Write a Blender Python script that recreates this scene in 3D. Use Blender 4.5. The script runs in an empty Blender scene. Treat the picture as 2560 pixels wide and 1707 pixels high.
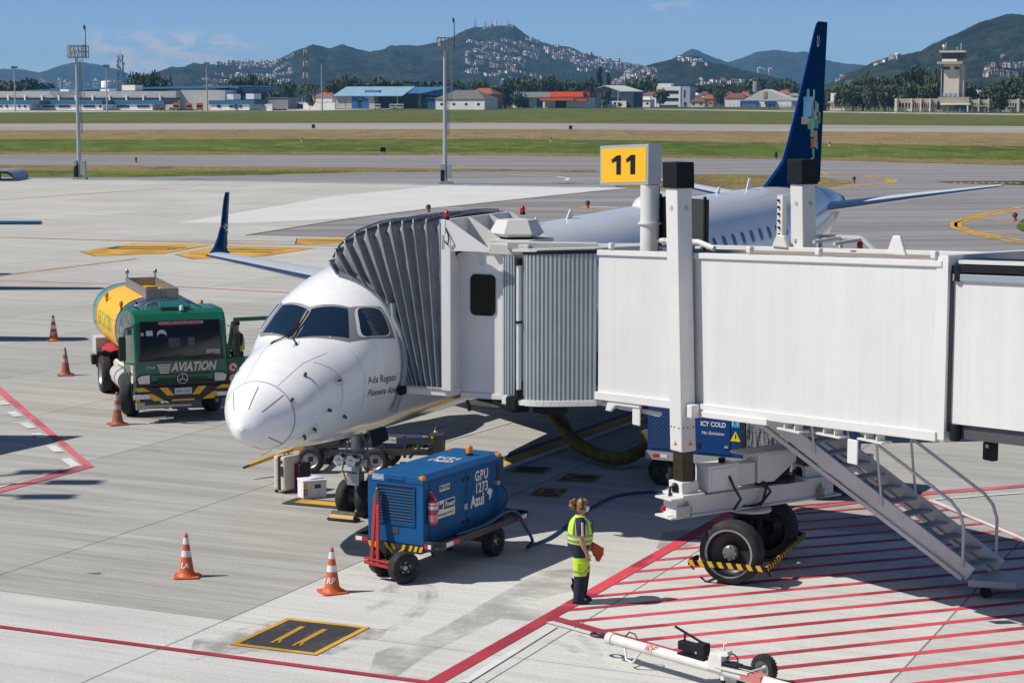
import bpy,bmesh,math,random
from mathutils import Vector,Matrix
R=math.radians
scene=bpy.context.scene
COL=scene.collection

# ------------------------------------------------------------ camera
FPX,PITCH,CAMH=4930.0,R(7.034),7.89
W0,H0=2560.0,1707.0
cam_d=bpy.data.cameras.new("camera")
cam=bpy.data.objects.new("camera",cam_d)
COL.objects.link(cam)
cam_d.sensor_fit='HORIZONTAL'
cam_d.sensor_width=36.0
cam_d.lens=36.0 * FPX / W0
cam_d.clip_start=0.5
cam_d.clip_end=90000.0
cam.location=(0,0,CAMH)
cam.rotation_euler=(R(90) - PITCH,0,0)
scene.camera=cam

# ------------------------------------------------------------ light
SUN_EL,SUN_AZ=R(48.0),R(188.0)
to_sun=Vector((math.cos(SUN_EL)*math.cos(SUN_AZ),math.cos(SUN_EL)*math.sin(SUN_AZ),math.sin(SUN_EL)))
sun_d=bpy.data.lights.new("sun",'SUN')
sun_d.energy=5.0
sun_d.angle=R(0.5)
sun_d.color=(1.0,0.95,0.87)
sun=bpy.data.objects.new("sun",sun_d)
COL.objects.link(sun)
sun.rotation_euler=to_sun.to_track_quat('Z','Y').to_euler()
sun.location=(0,0,300)

world=bpy.data.worlds.new("World")
scene.world=world
world.use_nodes=True
wt=world.node_tree
wt.nodes.clear()
def wn(t,**k):
    n=wt.nodes.new(t)
    for a,b in k.items(): setattr(n,a,b)
    return n
w_out=wn('ShaderNodeOutputWorld');w_bg=wn('ShaderNodeBackground')
w_sky=wn('ShaderNodeTexSky',sky_type='NISHITA',sun_disc=False)
w_sky.sun_elevation=SUN_EL
w_sky.sun_rotation=math.atan2(to_sun.x,to_sun.y)
w_sky.altitude=0;w_sky.air_density=0.6;w_sky.dust_density=0.0;w_sky.ozone_density=5.0
w_tc=wn('ShaderNodeTexCoord')
w_map=wn('ShaderNodeMapping');w_map.inputs['Location'].default_value=(0,0,0.002);w_map.inputs['Scale'].default_value=(1,1,1.75)
wt.links.new(w_tc.outputs['Generated'],w_map.inputs['Vector'])
wt.links.new(w_map.outputs['Vector'],w_sky.inputs['Vector'])
# small cumulus banks low over the far mountains on the left and a faint one overhead
w_sep=wn('ShaderNodeSeparateXYZ');wt.links.new(w_tc.outputs['Generated'],w_sep.inputs[0])
def wmath(op,a,b=None,c=None,clamp=False):
    n=wn('ShaderNodeMath',operation=op);n.use_clamp=clamp
    for i,v in enumerate((a,b,c)):
        if v is None: continue
        if isinstance(v,(int,float)): n.inputs[i].default_value=v
        else: wt.links.new(v,n.inputs[i])
    return n.outputs[0]
def bump_fn(sock,lo,mid0,mid1,hi):
    m1=wn('ShaderNodeMapRange',interpolation_type='SMOOTHSTEP');m1.inputs[1].default_value=lo;m1.inputs[2].default_value=mid0
    m2=wn('ShaderNodeMapRange',interpolation_type='SMOOTHSTEP');m2.inputs[1].default_value=hi;m2.inputs[2].default_value=mid1
    wt.links.new(sock,m1.inputs[0]);wt.links.new(sock,m2.inputs[0])
    return wmath('MULTIPLY',m1.outputs[0],m2.outputs[0])
azim=wmath('DIVIDE',w_sep.outputs['X'],w_sep.outputs['Y'])
elev=w_sep.outputs['Z']
cmap=wn('ShaderNodeMapping');cmap.inputs['Scale'].default_value=(70,70,150);cmap.inputs['Location'].default_value=(3.1,0.4,1.7)
wt.links.new(w_tc.outputs['Generated'],cmap.inputs['Vector'])
cn=wn('ShaderNodeTexNoise');cn.inputs['Scale'].default_value=1.0;cn.inputs['Detail'].default_value=7;cn.inputs['Roughness'].default_value=0.6
wt.links.new(cmap.outputs['Vector'],cn.inputs['Vector'])
mask=wmath('MULTIPLY',bump_fn(azim,-0.225,-0.20,-0.15,-0.115),bump_fn(elev,0.006,0.012,0.026,0.036))
thr=wn('ShaderNodeMapRange',interpolation_type='SMOOTHSTEP');thr.inputs[1].default_value=0.43;thr.inputs[2].default_value=0.60
wt.links.new(cn.outputs['Fac'],thr.inputs[0])
cl=wmath('MULTIPLY',wmath('MULTIPLY',thr.outputs[0],mask),0.85)
mask2=wmath('MULTIPLY',bump_fn(azim,0.062,0.075,0.085,0.10),bump_fn(elev,0.041,0.045,0.05,0.058))
cl2=wmath('MULTIPLY',wmath('MULTIPLY',thr.outputs[0],mask2),0.3)
cl=wmath('ADD',cl,cl2,clamp=True)
w_mix=wn('ShaderNodeMixRGB');w_mix.inputs[2].default_value=(6.6,6.4,6.3,1)
wt.links.new(cl,w_mix.inputs[0]);wt.links.new(w_sky.outputs[0],w_mix.inputs[1])
wt.links.new(w_mix.outputs[0],w_bg.inputs['Color'])
w_bg.inputs['Strength'].default_value=0.11
wt.links.new(w_bg.outputs[0],w_out.inputs['Surface'])

scene.view_settings.view_transform='Standard'
scene.view_settings.look='None'
scene.view_settings.exposure=0.0
scene.view_settings.gamma=1.0
scene.render.engine='CYCLES'
scene.cycles.use_denoising=True
scene.cycles.max_bounces=6
scene.cycles.volume_bounces=0

# ------------------------------------------------------------ photo pixel -> place on a real plane
_c,_s=math.cos(PITCH),math.sin(PITCH)
def ray(px,py):
    a=(px-W0/2)/FPX;b=-(py-H0/2)/FPX
    return Vector((a,_c+b*_s,-_s+b*_c))
EYE=Vector((0,0,CAMH))
def g(px,py,z=0.0):
    d=ray(px,py);return EYE + d*((z-CAMH)/d.z)
K=1.08844
def G(x,y,z=0.0): return g(x*K,y*K,z)
def atY(px,py,Y):
    d=ray(px,py);return EYE + d*(Y/d.y)
def onplane(px,py,P0,n):
    d=ray(px,py);return EYE + d*((P0-EYE).dot(n)/d.dot(n))

# ------------------------------------------------------------ materials
def lin(c):
    return c/12.92 if c <= 0.04045 else ((c+0.055)/1.055)**2.4
def hexc(h):
    return tuple(lin(int(h[i:i+2],16)/255) for i in (0,2,4))
_mats={}
def mat(name,col=(0.5,0.5,0.5),rough=0.5,metal=0.0,var=0.0,scale=3.0,bump=0.0,bscale=40.0,coat=0.0,emit=None,spec=0.5,stretch=None):
    if name in _mats: return _mats[name]
    if isinstance(col,str): col=hexc(col)
    m=bpy.data.materials.new(name);m.use_nodes=True
    nt=m.node_tree;b=nt.nodes['Principled BSDF']
    b.inputs['Base Color'].default_value=(*col,1);b.inputs['Roughness'].default_value=rough
    b.inputs['Metallic'].default_value=metal;b.inputs['Coat Weight'].default_value=coat
    b.inputs['Specular IOR Level'].default_value=spec
    if emit:
        b.inputs['Emission Color'].default_value=(*emit[:3],1);b.inputs['Emission Strength'].default_value=emit[3]
    if var or bump:
        tc=nt.nodes.new('ShaderNodeTexCoord');vec=tc.outputs['Object']
        if stretch:
            mp=nt.nodes.new('ShaderNodeMapping');mp.inputs['Scale'].default_value=stretch
            nt.links.new(vec,mp.inputs['Vector']);vec=mp.outputs['Vector']
    if var:
        no=nt.nodes.new('ShaderNodeTexNoise');no.inputs['Scale'].default_value=scale;no.inputs['Detail'].default_value=5
        no.inputs['Roughness'].default_value=0.62
        nt.links.new(vec,no.inputs['Vector'])
        mr=nt.nodes.new('ShaderNodeMapRange');mr.inputs[1].default_value=0.3;mr.inputs[2].default_value=0.7
        mr.inputs[3].default_value=1-var;mr.inputs[4].default_value=1+var*0.6
        nt.links.new(no.outputs['Fac'],mr.inputs[0])
        mx=nt.nodes.new('ShaderNodeMixRGB');mx.blend_type='MULTIPLY';mx.inputs[0].default_value=1
        mx.inputs[1].default_value=(*col,1)
        nt.links.new(mr.outputs[0],mx.inputs[2]);nt.links.new(mx.outputs[0],b.inputs['Base Color'])
        rr=nt.nodes.new('ShaderNodeMapRange');rr.inputs[1].default_value=0.3;rr.inputs[2].default_value=0.7
        rr.inputs[3].default_value=min(1,rough*1.25+0.03);rr.inputs[4].default_value=rough*0.85
        nt.links.new(no.outputs['Fac'],rr.inputs[0]);nt.links.new(rr.outputs[0],b.inputs['Roughness'])
    if bump:
        nb=nt.nodes.new('ShaderNodeTexNoise');nb.inputs['Scale'].default_value=bscale;nb.inputs['Detail'].default_value=3
        nt.links.new(vec,nb.inputs['Vector'])
        bp=nt.nodes.new('ShaderNodeBump');bp.inputs['Strength'].default_value=bump;bp.inputs['Distance'].default_value=0.02
        nt.links.new(nb.outputs['Fac'],bp.inputs['Height']);nt.links.new(bp.outputs['Normal'],b.inputs['Normal'])
    _mats[name]=m
    return m

# ------------------------------------------------------------ mesh builder
class MB:
    def __init__(s): s.v=[];s.f=[];s.mi=[];s.sm=[];s.T=Matrix.Identity(4)
    def add(s,vs,fs,mi=0,smooth=False):
        o=len(s.v);T=s.T
        s.v += [tuple(T @ Vector(p)) for p in vs]
        for f in fs: s.f.append(tuple(o+i for i in f));s.mi.append(mi);s.sm.append(smooth)
        return s
    def hexa(s,p,mi=0):
        return s.add(p,[(3,2,1,0),(4,5,6,7),(0,1,5,4),(1,2,6,5),(2,3,7,6),(3,0,4,7)],mi)
    def box(s,x0,x1,y0,y1,z0,z1,mi=0):
        return s.hexa([(x0,y0,z0),(x1,y0,z0),(x1,y1,z0),(x0,y1,z0),(x0,y0,z1),(x1,y0,z1),(x1,y1,z1),(x0,y1,z1)],mi)
    def cbox(s,c,sz,mi=0):
        return s.box(c[0]-sz[0]/2,c[0]+sz[0]/2,c[1]-sz[1]/2,c[1]+sz[1]/2,c[2]-sz[2]/2,c[2]+sz[2]/2,mi)
    def bar(s,a,b,w,h,up=(0,0,1),mi=0):
        a=Vector(a);b=Vector(b);d=(b-a).normalized();up=Vector(up)
        x=d.cross(up)
        if x.length < 1e-5: x=d.cross(Vector((1,0,0)))
        x.normalize();y=x.cross(d)
        x=x*w/2;y=y*h/2
        return s.hexa([a-x-y,a+x-y,b+x-y,b-x-y,a-x+y,a+x+y,b+x+y,b-x+y],mi)
    def cyl(s,a,b,r0,r1=None,n=16,mi=0,caps=True,smooth=True):
        a=Vector(a);b=Vector(b);r1=r0 if r1 is None else r1
        d=(b-a).normalized();x=d.cross(Vector((0,0,1)))
        if x.length < 1e-4: x=Vector((1,0,0))
        x.normalize();y=d.cross(x)
        vs=[]
        for p,r in ((a,r0),(b,r1)):
            vs += [p+(x*math.cos(2*math.pi*i/n)+y*math.sin(2*math.pi*i/n))*r for i in range(n)]
        s.add(vs,[(i,(i+1)%n,n+(i+1)%n,n+i) for i in range(n)],mi,smooth)
        if caps: s.add(vs,[tuple(range(n-1,-1,-1)),tuple(range(n,2*n))],mi)
        return s
    def tube(s,pts,r,n=8,mi=0,caps=True):
        pts=[Vector(p) for p in pts];rings=[];prev=None
        rs=r if isinstance(r,(list,tuple)) else [r]*len(pts)
        for i,p in enumerate(pts):
            d=(pts[min(i+1,len(pts)-1)]-pts[max(i-1,0)]).normalized()
            if prev is None:
                x=d.cross(Vector((0,0,1)))
                if x.length < 1e-3: x=d.cross(Vector((0,1,0)))
            else: x=prev - d*prev.dot(d)
            x.normalize();prev=x;y=d.cross(x)
            rings.append([p+(x*math.cos(2*math.pi*k/n)+y*math.sin(2*math.pi*k/n))*rs[i] for k in range(n)])
        vs=[q for ring in rings for q in ring]
        fs=[(i*n+k,i*n+(k+1)%n,(i+1)*n+(k+1)%n,(i+1)*n+k) for i in range(len(pts)-1) for k in range(n)]
        s.add(vs,fs,mi,True)
        if caps: s.add(vs,[tuple(range(n-1,-1,-1)),tuple(range((len(pts)-1)*n,len(pts)*n))],mi)
        return s
    def lathe(s,prof,n=20,o=(0,0,0),ax=(0,0,1),mi=0,smooth=True):
        o=Vector(o);ax=Vector(ax).normalized();x=ax.cross(Vector((0,0,1)))
        if x.length < 1e-4: x=Vector((1,0,0))
        x.normalize();y=ax.cross(x);vs=[]
        for r,z in prof:
            vs += [o+ax*z+(x*math.cos(2*math.pi*i/n)+y*math.sin(2*math.pi*i/n))*r for i in range(n)]
        m=len(prof)
        s.add(vs,[(j*n+i,j*n+(i+1)%n,(j+1)*n+(i+1)%n,(j+1)*n+i) for j in range(m-1) for i in range(n)],mi,smooth)
        return s
    def prism(s,poly,d,mi=0):
        p=[Vector(q) for q in poly];d=Vector(d);n=len(p)
        nrm=Vector((0,0,0))
        for i in range(n): nrm += (p[i]-p[0]).cross(p[(i+1)%n]-p[0])
        if nrm.dot(d) > 0: p.reverse()
        vs=p+[q+d for q in p]
        return s.add(vs,[tuple(range(n)),tuple(range(2*n-1,n-1,-1))]+[((i+1)%n,i,n+i,n+(i+1)%n) for i in range(n)],mi)
    def grid(s,P,mi=0,smooth=True,wrap=False):
        n=len(P[0]);vs=[q for row in P for q in row]
        kk=n if wrap else n-1
        return s.add(vs,[(i*n+k,i*n+(k+1)%n,(i+1)*n+(k+1)%n,(i+1)*n+k) for i in range(len(P)-1) for k in range(kk)],mi,smooth)
    def face(s,pts,mi=0): return s.add(pts,[tuple(range(len(pts)))],mi)
    def mesh(s,name,mats):
        me=bpy.data.meshes.new(name);me.from_pydata(s.v,[],s.f)
        for m in (mats if isinstance(mats,(list,tuple)) else [mats]): me.materials.append(m)
        me.polygons.foreach_set('material_index',s.mi);me.polygons.foreach_set('use_smooth',s.sm)
        me.update();return me
    def build(s,name,mats,parent=None,bevel=0.0,label=None):
        o=bpy.data.objects.new(name,s.mesh(name,mats));COL.objects.link(o)
        if parent: o.parent=parent
        if bevel:
            b=o.modifiers.new('bevel','BEVEL');b.width=bevel;b.segments=2;b.limit_method='ANGLE';b.angle_limit=R(40)
        if label: o['label']=label
        return o
def thing(name,label,cat,loc=(0,0,0),rotz=0.0,group=None):
    o=bpy.data.objects.new(name,None);COL.objects.link(o);o.empty_display_size=0.2
    o.location=loc;o.rotation_euler=(0,0,rotz);o['label']=label;o['category']=cat
    if group: o['group']=group
    return o
def tag(o,label,cat,group=None):
    o['label']=label;o['category']=cat
    if group: o['group']=group
    return o
def structure(o,kind='structure'):
    o['kind']=kind;return o
def children(o): return [c for c in bpy.data.objects if c.parent == o]
def dup(root,loc,rotz=0.0,label=None,scale=None,kids=None):
    r=root.copy();COL.objects.link(r);r.location=loc;r.rotation_euler=(0,0,rotz)
    if scale: r.scale=scale
    if label: r['label']=label
    for c in (kids if kids is not None else children(root)):
        d=c.copy();COL.objects.link(d);d.parent=r
        for e in children(c):
            q=e.copy();COL.objects.link(q);q.parent=d
    return r
def frame(o,ax,ay=None,az=None):
    pass
def text_mesh(txt,size,bold=0.0,shear=0.0,align='CENTER',width=1.0,spacing=1.0):
    cu=bpy.data.curves.new('lettering','FONT');cu.body=txt;cu.size=size;cu.offset=bold;cu.shear=shear
    cu.align_x=align;cu.align_y='CENTER';cu.space_character=spacing;cu.resolution_u=3
    ob=bpy.data.objects.new('lettering',cu);COL.objects.link(ob)
    bpy.context.view_layer.update()
    me=bpy.data.meshes.new_from_object(ob.evaluated_get(bpy.context.evaluated_depsgraph_get()))
    vs=[(v.co.x*width,v.co.y) for v in me.vertices];fs=[tuple(p.vertices) for p in me.polygons]
    bpy.data.objects.remove(ob);bpy.data.curves.remove(cu);bpy.data.meshes.remove(me)
    return vs,fs
def lettering(name,txt,size,o,u,v,m,parent,n_off=0.004,**k):
    vs,fs=text_mesh(txt,size,**k);o=Vector(o);u=Vector(u).normalized();v=Vector(v).normalized();n=u.cross(v)
    mb=MB();mb.add([o+u*a+v*b+n*n_off for a,b in vs],fs)
    return mb.build(name,m,parent)
def poly_uv(o,u,v,pts,off=0.0):
    o=Vector(o);u=Vector(u);v=Vector(v);n=u.cross(v).normalized()
    return [o+u*a+v*b+n*off for a,b in pts]
def arc(c,r,a0,a1,n):
    return [(c[0]+r*math.cos(a0+(a1-a0)*i/n),c[1]+r*math.sin(a0+(a1-a0)*i/n)) for i in range(n+1)]
def rrect(w,h,r,n=4):
    p=[]
    for cx,cy,a in ((w/2-r,h/2-r,0),(-w/2+r,h/2-r,90),(-w/2+r,-h/2+r,180),(w/2-r,-h/2+r,270)):
        p += [(cx+r*math.cos(R(a+90*i/n)),cy+r*math.sin(R(a+90*i/n))) for i in range(n+1)]
    return p
# ================================================================= GROUND
GO=Vector((-4.36,29.31,0));GU=Vector((math.cos(R(-24.7)),math.sin(R(-24.7)),0));GV=Vector((math.cos(R(65.3)),math.sin(R(65.3)),0))
def node_kit(name):
    m=bpy.data.materials.new(name);m.use_nodes=True;nt=m.node_tree;b=nt.nodes['Principled BSDF']
    def N(t,**k):
        n=nt.nodes.new(t)
        for a,v in k.items(): setattr(n,a,v)
        return n
    def put(sock,v):
        if v is None: return
        if hasattr(v,'bl_rna') and hasattr(v,'is_output'): nt.links.new(v,sock)
        elif isinstance(v,(tuple,list)) and len(v) == 3 and sock.type == 'RGBA': sock.default_value=(*v,1)
        else: sock.default_value=v
    def M(op,a,b_=None,c=None,clamp=False):
        n=N('ShaderNodeMath',operation=op);n.use_clamp=clamp
        for i,v in enumerate((a,b_,c)): put(n.inputs[i],v)
        return n.outputs[0]
    def MR(x,a,b_,c=0.0,d=1.0,smooth=True):
        n=N('ShaderNodeMapRange',interpolation_type='SMOOTHSTEP' if smooth else 'LINEAR')
        for i,v in enumerate((x,a,b_,c,d)): put(n.inputs[i],v)
        return n.outputs[0]
    def MIX(f,a,c,mode='MIX'):
        n=N('ShaderNodeMixRGB',blend_type=mode);put(n.inputs[0],f);put(n.inputs[1],a);put(n.inputs[2],c);return n.outputs[0]
    def NOISE(vec,sc,det=4,ro=0.55):
        n=N('ShaderNodeTexNoise');put(n.inputs['Vector'],vec);n.inputs['Scale'].default_value=sc
        n.inputs['Detail'].default_value=det;n.inputs['Roughness'].default_value=ro;return n.outputs['Fac']
    def DOT(v,d):
        n=N('ShaderNodeVectorMath',operation='DOT_PRODUCT');put(n.inputs[0],v);n.inputs[1].default_value=d;return n.outputs['Value']
    def VEC(x,y,z=0.0):
        n=N('ShaderNodeCombineXYZ');put(n.inputs[0],x);put(n.inputs[1],y);put(n.inputs[2],z);return n.outputs[0]
    return m,nt,b,N,M,MR,MIX,NOISE,DOT,VEC
def concrete_material():
    m,nt,b,N,M,MR,MIX,NOISE,DOT,VEC=node_kit('apron_concrete')
    pos=N('ShaderNodeNewGeometry').outputs['Position']
    u=M('SUBTRACT',DOT(pos,GU),GO.dot(GU));v=M('SUBTRACT',DOT(pos,GV),GO.dot(GV))
    newer=M('MULTIPLY',M('MAXIMUM',MR(u,-0.03,0.03),MR(v,0.03,-0.03)),MR(v,10.2,9.8))
    old=MIX(NOISE(pos,0.22,5),(0.325,0.318,0.292),(0.445,0.435,0.402))
    new=MIX(NOISE(pos,0.35,5),(0.47,0.465,0.44),(0.60,0.595,0.565))
    base=MIX(newer,old,new)
    far=MR(v,24,60)
    base=MIX(M('MULTIPLY',far,0.6),base,(0.545,0.53,0.485))
    # broomed / rubbed streaks across the slabs
    s1=NOISE(VEC(M('MULTIPLY',u,0.10),M('MULTIPLY',v,2.2)),1.0,5,0.65)
    s2=NOISE(VEC(M('MULTIPLY',u,0.5),M('MULTIPLY',v,12.0),3.0),1.0,3,0.6)
    amp=MIX(newer,(1,1,1),(0.5,0.5,0.5))
    k1=MR(s1,0.30,0.62,0.74,1.10);k2=MR(s2,0.32,0.6,0.82,1.08)
    st=MIX(1.0,MIX(1.0,(1,1,1),k1,'MULTIPLY'),k2,'MULTIPLY')
    st=MIX(MIX(newer,(0.62,0.62,0.62),(0.38,0.38,0.38)),(1,1,1),st)
    base=MIX(1.0,base,st,'MULTIPLY')
    # each slab a slightly different pour
    wnz=N('ShaderNodeTexWhiteNoise',noise_dimensions='2D')
    nt.links.new(VEC(M('FLOOR',M('DIVIDE',u,5.0)),M('FLOOR',M('DIVIDE',v,5.0))),wnz.inputs['Vector'])
    base=MIX(1.0,base,MR(wnz.outputs['Value'],0,1,0.90,1.06,False),'MULTIPLY')
    # stains
    stn=MR(NOISE(VEC(M('MULTIPLY',u,0.55),M('MULTIPLY',v,0.8),9.0),1.0,7,0.7),0.60,0.78,1.0,0.62)
    base=MIX(1.0,base,stn,'MULTIPLY')
    rust=MR(NOISE(VEC(M('MULTIPLY',u,0.35),M('MULTIPLY',v,1.6),21.0),1.0,5,0.6),0.69,0.80)
    base=MIX(M('MULTIPLY',rust,0.35),base,(0.42,0.27,0.12))
    # sealed joints
    def joint(x,p,w):
        return MR(M('ABSOLUTE',M('SUBTRACT',M('FRACT',M('ADD',M('DIVIDE',x,p),0.5)),0.5)),w/p*0.55,w/p*1.2,1.0,0.0)
    wob=M('MULTIPLY',M('SUBTRACT',NOISE(pos,1.2,3),0.5),0.03)
    j=M('MAXIMUM',M('MULTIPLY',joint(M('ADD',u,wob),5.0,0.018),0.75),M('MULTIPLY',joint(M('ADD',v,wob),25.0,0.016),0.5))
    base=MIX(j,base,(0.06,0.058,0.055))
    spk=NOISE(pos,22.0,2,0.7)
    base=MIX(1.0,base,MR(spk,0.3,0.7,0.90,1.08),'MULTIPLY')
    nt.links.new(base,b.inputs['Base Color']);b.inputs['Roughness'].default_value=0.85;b.inputs['Specular IOR Level'].default_value=0.3
    bp=N('ShaderNodeBump');bp.inputs['Strength'].default_value=0.25;bp.inputs['Distance'].default_value=0.01
    nt.links.new(NOISE(pos,30.0,4),bp.inputs['Height']);nt.links.new(bp.outputs[0],b.inputs['Normal'])
    return m
def asphalt_material():
    m,nt,b,N,M,MR,MIX,NOISE,DOT,VEC=node_kit('taxiway_asphalt')
    pos=N('ShaderNodeNewGeometry').outputs['Position']
    u=DOT(pos,(0.985,0.17,0));v=DOT(pos,(-0.17,0.985,0))
    base=MIX(NOISE(pos,0.05,5),(0.215,0.21,0.215),(0.285,0.28,0.28))
    s=NOISE(VEC(M('MULTIPLY',u,0.012),M('MULTIPLY',v,0.35)),1.0,6,0.65)
    base=MIX(1.0,base,MR(s,0.3,0.66,0.72,1.14),'MULTIPLY')
    s2=NOISE(VEC(M('MULTIPLY',DOT(pos,(0.9,-0.43,0)),0.03),M('MULTIPLY',DOT(pos,(0.43,0.9,0)),0.9),5.0),1.0,5,0.65)
    base=MIX(1.0,base,MR(s2,0.3,0.6,0.80,1.06),'MULTIPLY')
    nt.links.new(base,b.inputs['Base Color']);b.inputs['Roughness'].default_value=0.9;b.inputs['Specular IOR Level'].default_value=0.25
    return m
def grass_material(name,c0,c1,c2,sc=0.05):
    m,nt,b,N,M,MR,MIX,NOISE,DOT,VEC=node_kit(name)
    pos=N('ShaderNodeNewGeometry').outputs['Position']
    sx=N('ShaderNodeSeparateXYZ');nt.links.new(pos,sx.inputs[0])
    vx=VEC(M('MULTIPLY',sx.outputs[0],0.55),M('MULTIPLY',sx.outputs[1],0.22))
    base=MIX(MR(NOISE(vx,sc,6,0.65),0.35,0.65),c0,c1)
    base=MIX(MR(NOISE(vx,sc*7,5,0.7),0.5,0.72),base,c2)
    base=MIX(1.0,base,MR(NOISE(vx,3.0,4,0.8),0.3,0.7,0.5,1.35),'MULTIPLY')
    base=MIX(1.0,base,MR(NOISE(vx,0.35,6,0.75),0.3,0.7,0.6,1.3),'MULTIPLY')
    nt.links.new(base,b.inputs['Base Color']);b.inputs['Roughness'].default_value=0.95;b.inputs['Specular IOR Level'].default_value=0.1
    return m
M_CONC=concrete_material();M_ASPH=asphalt_material()
M_GREEN=grass_material('green_grass',(0.080,0.125,0.020),(0.125,0.165,0.030),(0.165,0.155,0.045))
M_GREEN2=grass_material('airfield_grass',(0.105,0.130,0.030),(0.150,0.155,0.042),(0.085,0.115,0.022))
M_DRY=grass_material('dry_grass',(0.255,0.185,0.090),(0.310,0.225,0.115),(0.200,0.160,0.062))
M_DRY2=grass_material('half_dry_grass',(0.205,0.165,0.062),(0.265,0.195,0.085),(0.135,0.140,0.035))
M_LAND=grass_material('far_land',(0.05,0.07,0.022),(0.08,0.095,0.032),(0.10,0.10,0.05),0.004)
M_RUNWAY=mat('runway_concrete',(0.345,0.31,0.29),0.9,var=0.35,scale=0.05,stretch=(0.12,1,1))
M_PALE=mat('pale_pavement',(0.46,0.44,0.40),0.9,var=0.12,scale=0.05,stretch=(0.15,1,1))
def paint_material(name,c,wear=0.5,sc=1.4,dark=None):
    m,nt,b,N,M,MR,MIX,NOISE,DOT,VEC=node_kit(name)
    pos=N('ShaderNodeNewGeometry').outputs['Position']
    lo=tuple(x*0.72 for x in c) if dark is None else dark
    col=MIX(MR(NOISE(pos,0.55,2,0.5),0.47,0.53),c,lo)
    col=MIX(M('MULTIPLY',MR(NOISE(pos,sc,7,0.75),0.55,0.72),wear),col,(0.42,0.40,0.38))
    nt.links.new(col,b.inputs['Base Color']);b.inputs['Roughness'].default_value=0.75
    return m
P_RED=paint_material('red_paint',(0.60,0.060,0.085),0.30,2.2,dark=(0.34,0.025,0.045))
P_RED2=paint_material('deep_red_paint',(0.40,0.030,0.055),0.25,2.0,dark=(0.31,0.022,0.042))
P_PINK=paint_material('worn_red_paint',(0.58,0.13,0.16),0.6,2.5)
P_YEL=paint_material('yellow_paint',(0.62,0.34,0.030),0.5,1.5)
P_ORA=paint_material('rusty_yellow_paint',(0.40,0.22,0.06),0.6,1.2)
P_WHI=paint_material('white_paint',(0.66,0.65,0.62),0.9,2.0,dark=(0.58,0.57,0.55))
P_BLK=paint_material('black_paint',(0.045,0.045,0.05),0.35,2.5)
P_BLU=paint_material('faded_blue_paint',(0.30,0.42,0.50),0.9,0.6)

def sheet(name,pts,m,z,kind='structure'):
    mb=MB();mb.face([(p[0],p[1],z) for p in pts])
    o=mb.build(name,m);o.data.polygons[0].flip() if o.data.polygons[0].normal.z < 0 else None
    return structure(o,kind)
def sheets(name,polys,m,z):
    mb=MB()
    for pts in polys:
        P=[Vector((p[0],p[1],z)) for p in pts]
        nn=sum(((P[i]-P[0]).cross(P[(i+1) % len(P)]-P[0]).z for i in range(len(P))))
        if nn < 0: P.reverse()
        mb.face(P)
    return structure(mb.build(name,m))
def stroke(a,b,w,w2=None):
    a=Vector(a);b=Vector(b);d=(b-a).normalized();n=Vector((-d.y,d.x,0));w2=w if w2 is None else w2
    return [a-n*w/2,b-n*w2/2,b+n*w2/2,a+n*w/2]
def polyline(pts,w):
    out=[]
    for i in range(len(pts)-1): out.append(stroke(pts[i],pts[i+1],w))
    return out

# one terrain sheet to the horizon
sheet('ground',[(-8500,-240),(8500,-240),(8500,15000),(-8500,15000)],M_LAND,-0.06)
random.seed(3)
def band(name,top,bot,m,z,jit=0.0):
    def samp(pl):
        xs=[-500+i*40 for i in range(87)];out=[]
        for x in xs:
            for (x0,y0),(x1,y1) in zip(pl,pl[1:]):
                if x <= x1 or (x1,y1) == pl[-1]:
                    y=y0+(y1-y0)*(x-x0)/(x1-x0);break
            out.append(G(x,y+random.uniform(-jit,jit)))
        return out
    a=samp(top);b=samp(bot);mb=MB()
    mb.grid([[(p.x,p.y,z) for p in b],[(p.x,p.y,z) for p in a]])
    return structure(mb.build(name,m))
L,C_,Rr=-500,1176,2352
def P3(a,b,c): return [(L,a),(C_,b),(Rr,c),(3000,c+(c-b)*0.5)]
band('grass',P3(250.5,248.8,252),P3(285,282.5,290.5),M_GREEN2,-0.050,0.3)
band('runway',P3(284.5,282.3,290),P3(299.5,296.5,305.5),M_RUNWAY,-0.044)
band('dry_grass',P3(299,296,305),P3(321,319,337),M_DRY,-0.050,0.5)
band('grass',P3(320.5,318.5,336),P3(347.5,349.5,367),M_GREEN,-0.042,0.8)
band('dry_grass',P3(346.5,348.5,366),P3(357,359,384),M_DRY2,-0.050,0.6)
# taxiway asphalt reaches down to the apron
sheet('taxiway',[G(-500,354.5),G(0,355),G(1176,357.5),G(1800,366),G(2352,380.5),G(3300,408),(420,60),(90,20),(6,44),G(900,549),G(560,541),G(200,426),G(-500,413)],M_ASPH,-0.035)
mbc=[(-400,-50),(200,-50),(200,30.0),(40,52),G(2352,592),G(1560,566),G(900,547.5),G(560,540.5),G(780,505),G(1000,478),G(1366,439.5),G(1452,432),G(1366,430),G(1020,424.5),G(600,417),G(183,410.5),G(0,409),G(-500,403)]
sheet('apron',mbc,M_CONC,0.0)
sheet('pale_slab',[G(1452,432),G(1366,430.5),G(1020,425.5),G(760,452),G(410,512),G(560,512),G(780,503),G(1000,476),G(1366,438.5)],mat('new_concrete',(0.60,0.595,0.57),0.9,var=0.08,scale=0.15),0.003)
sheet('grass',[G(-500,377.5),G(0,378.5),G(600,382.5),G(1176,388.3),G(1366,391),G(1380,393),G(1360,396),G(1176,393.5),G(820,395.5),G(600,402),G(300,406.5),G(0,406),G(-500,402)],M_DRY2,-0.025)
sheet('grass',[G(-500,390),G(0,391),G(600,394),G(820,394.5),G(600,401.5),G(300,406.2),G(0,405.6),G(-500,401.5)],M_GREEN,-0.021)
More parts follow.
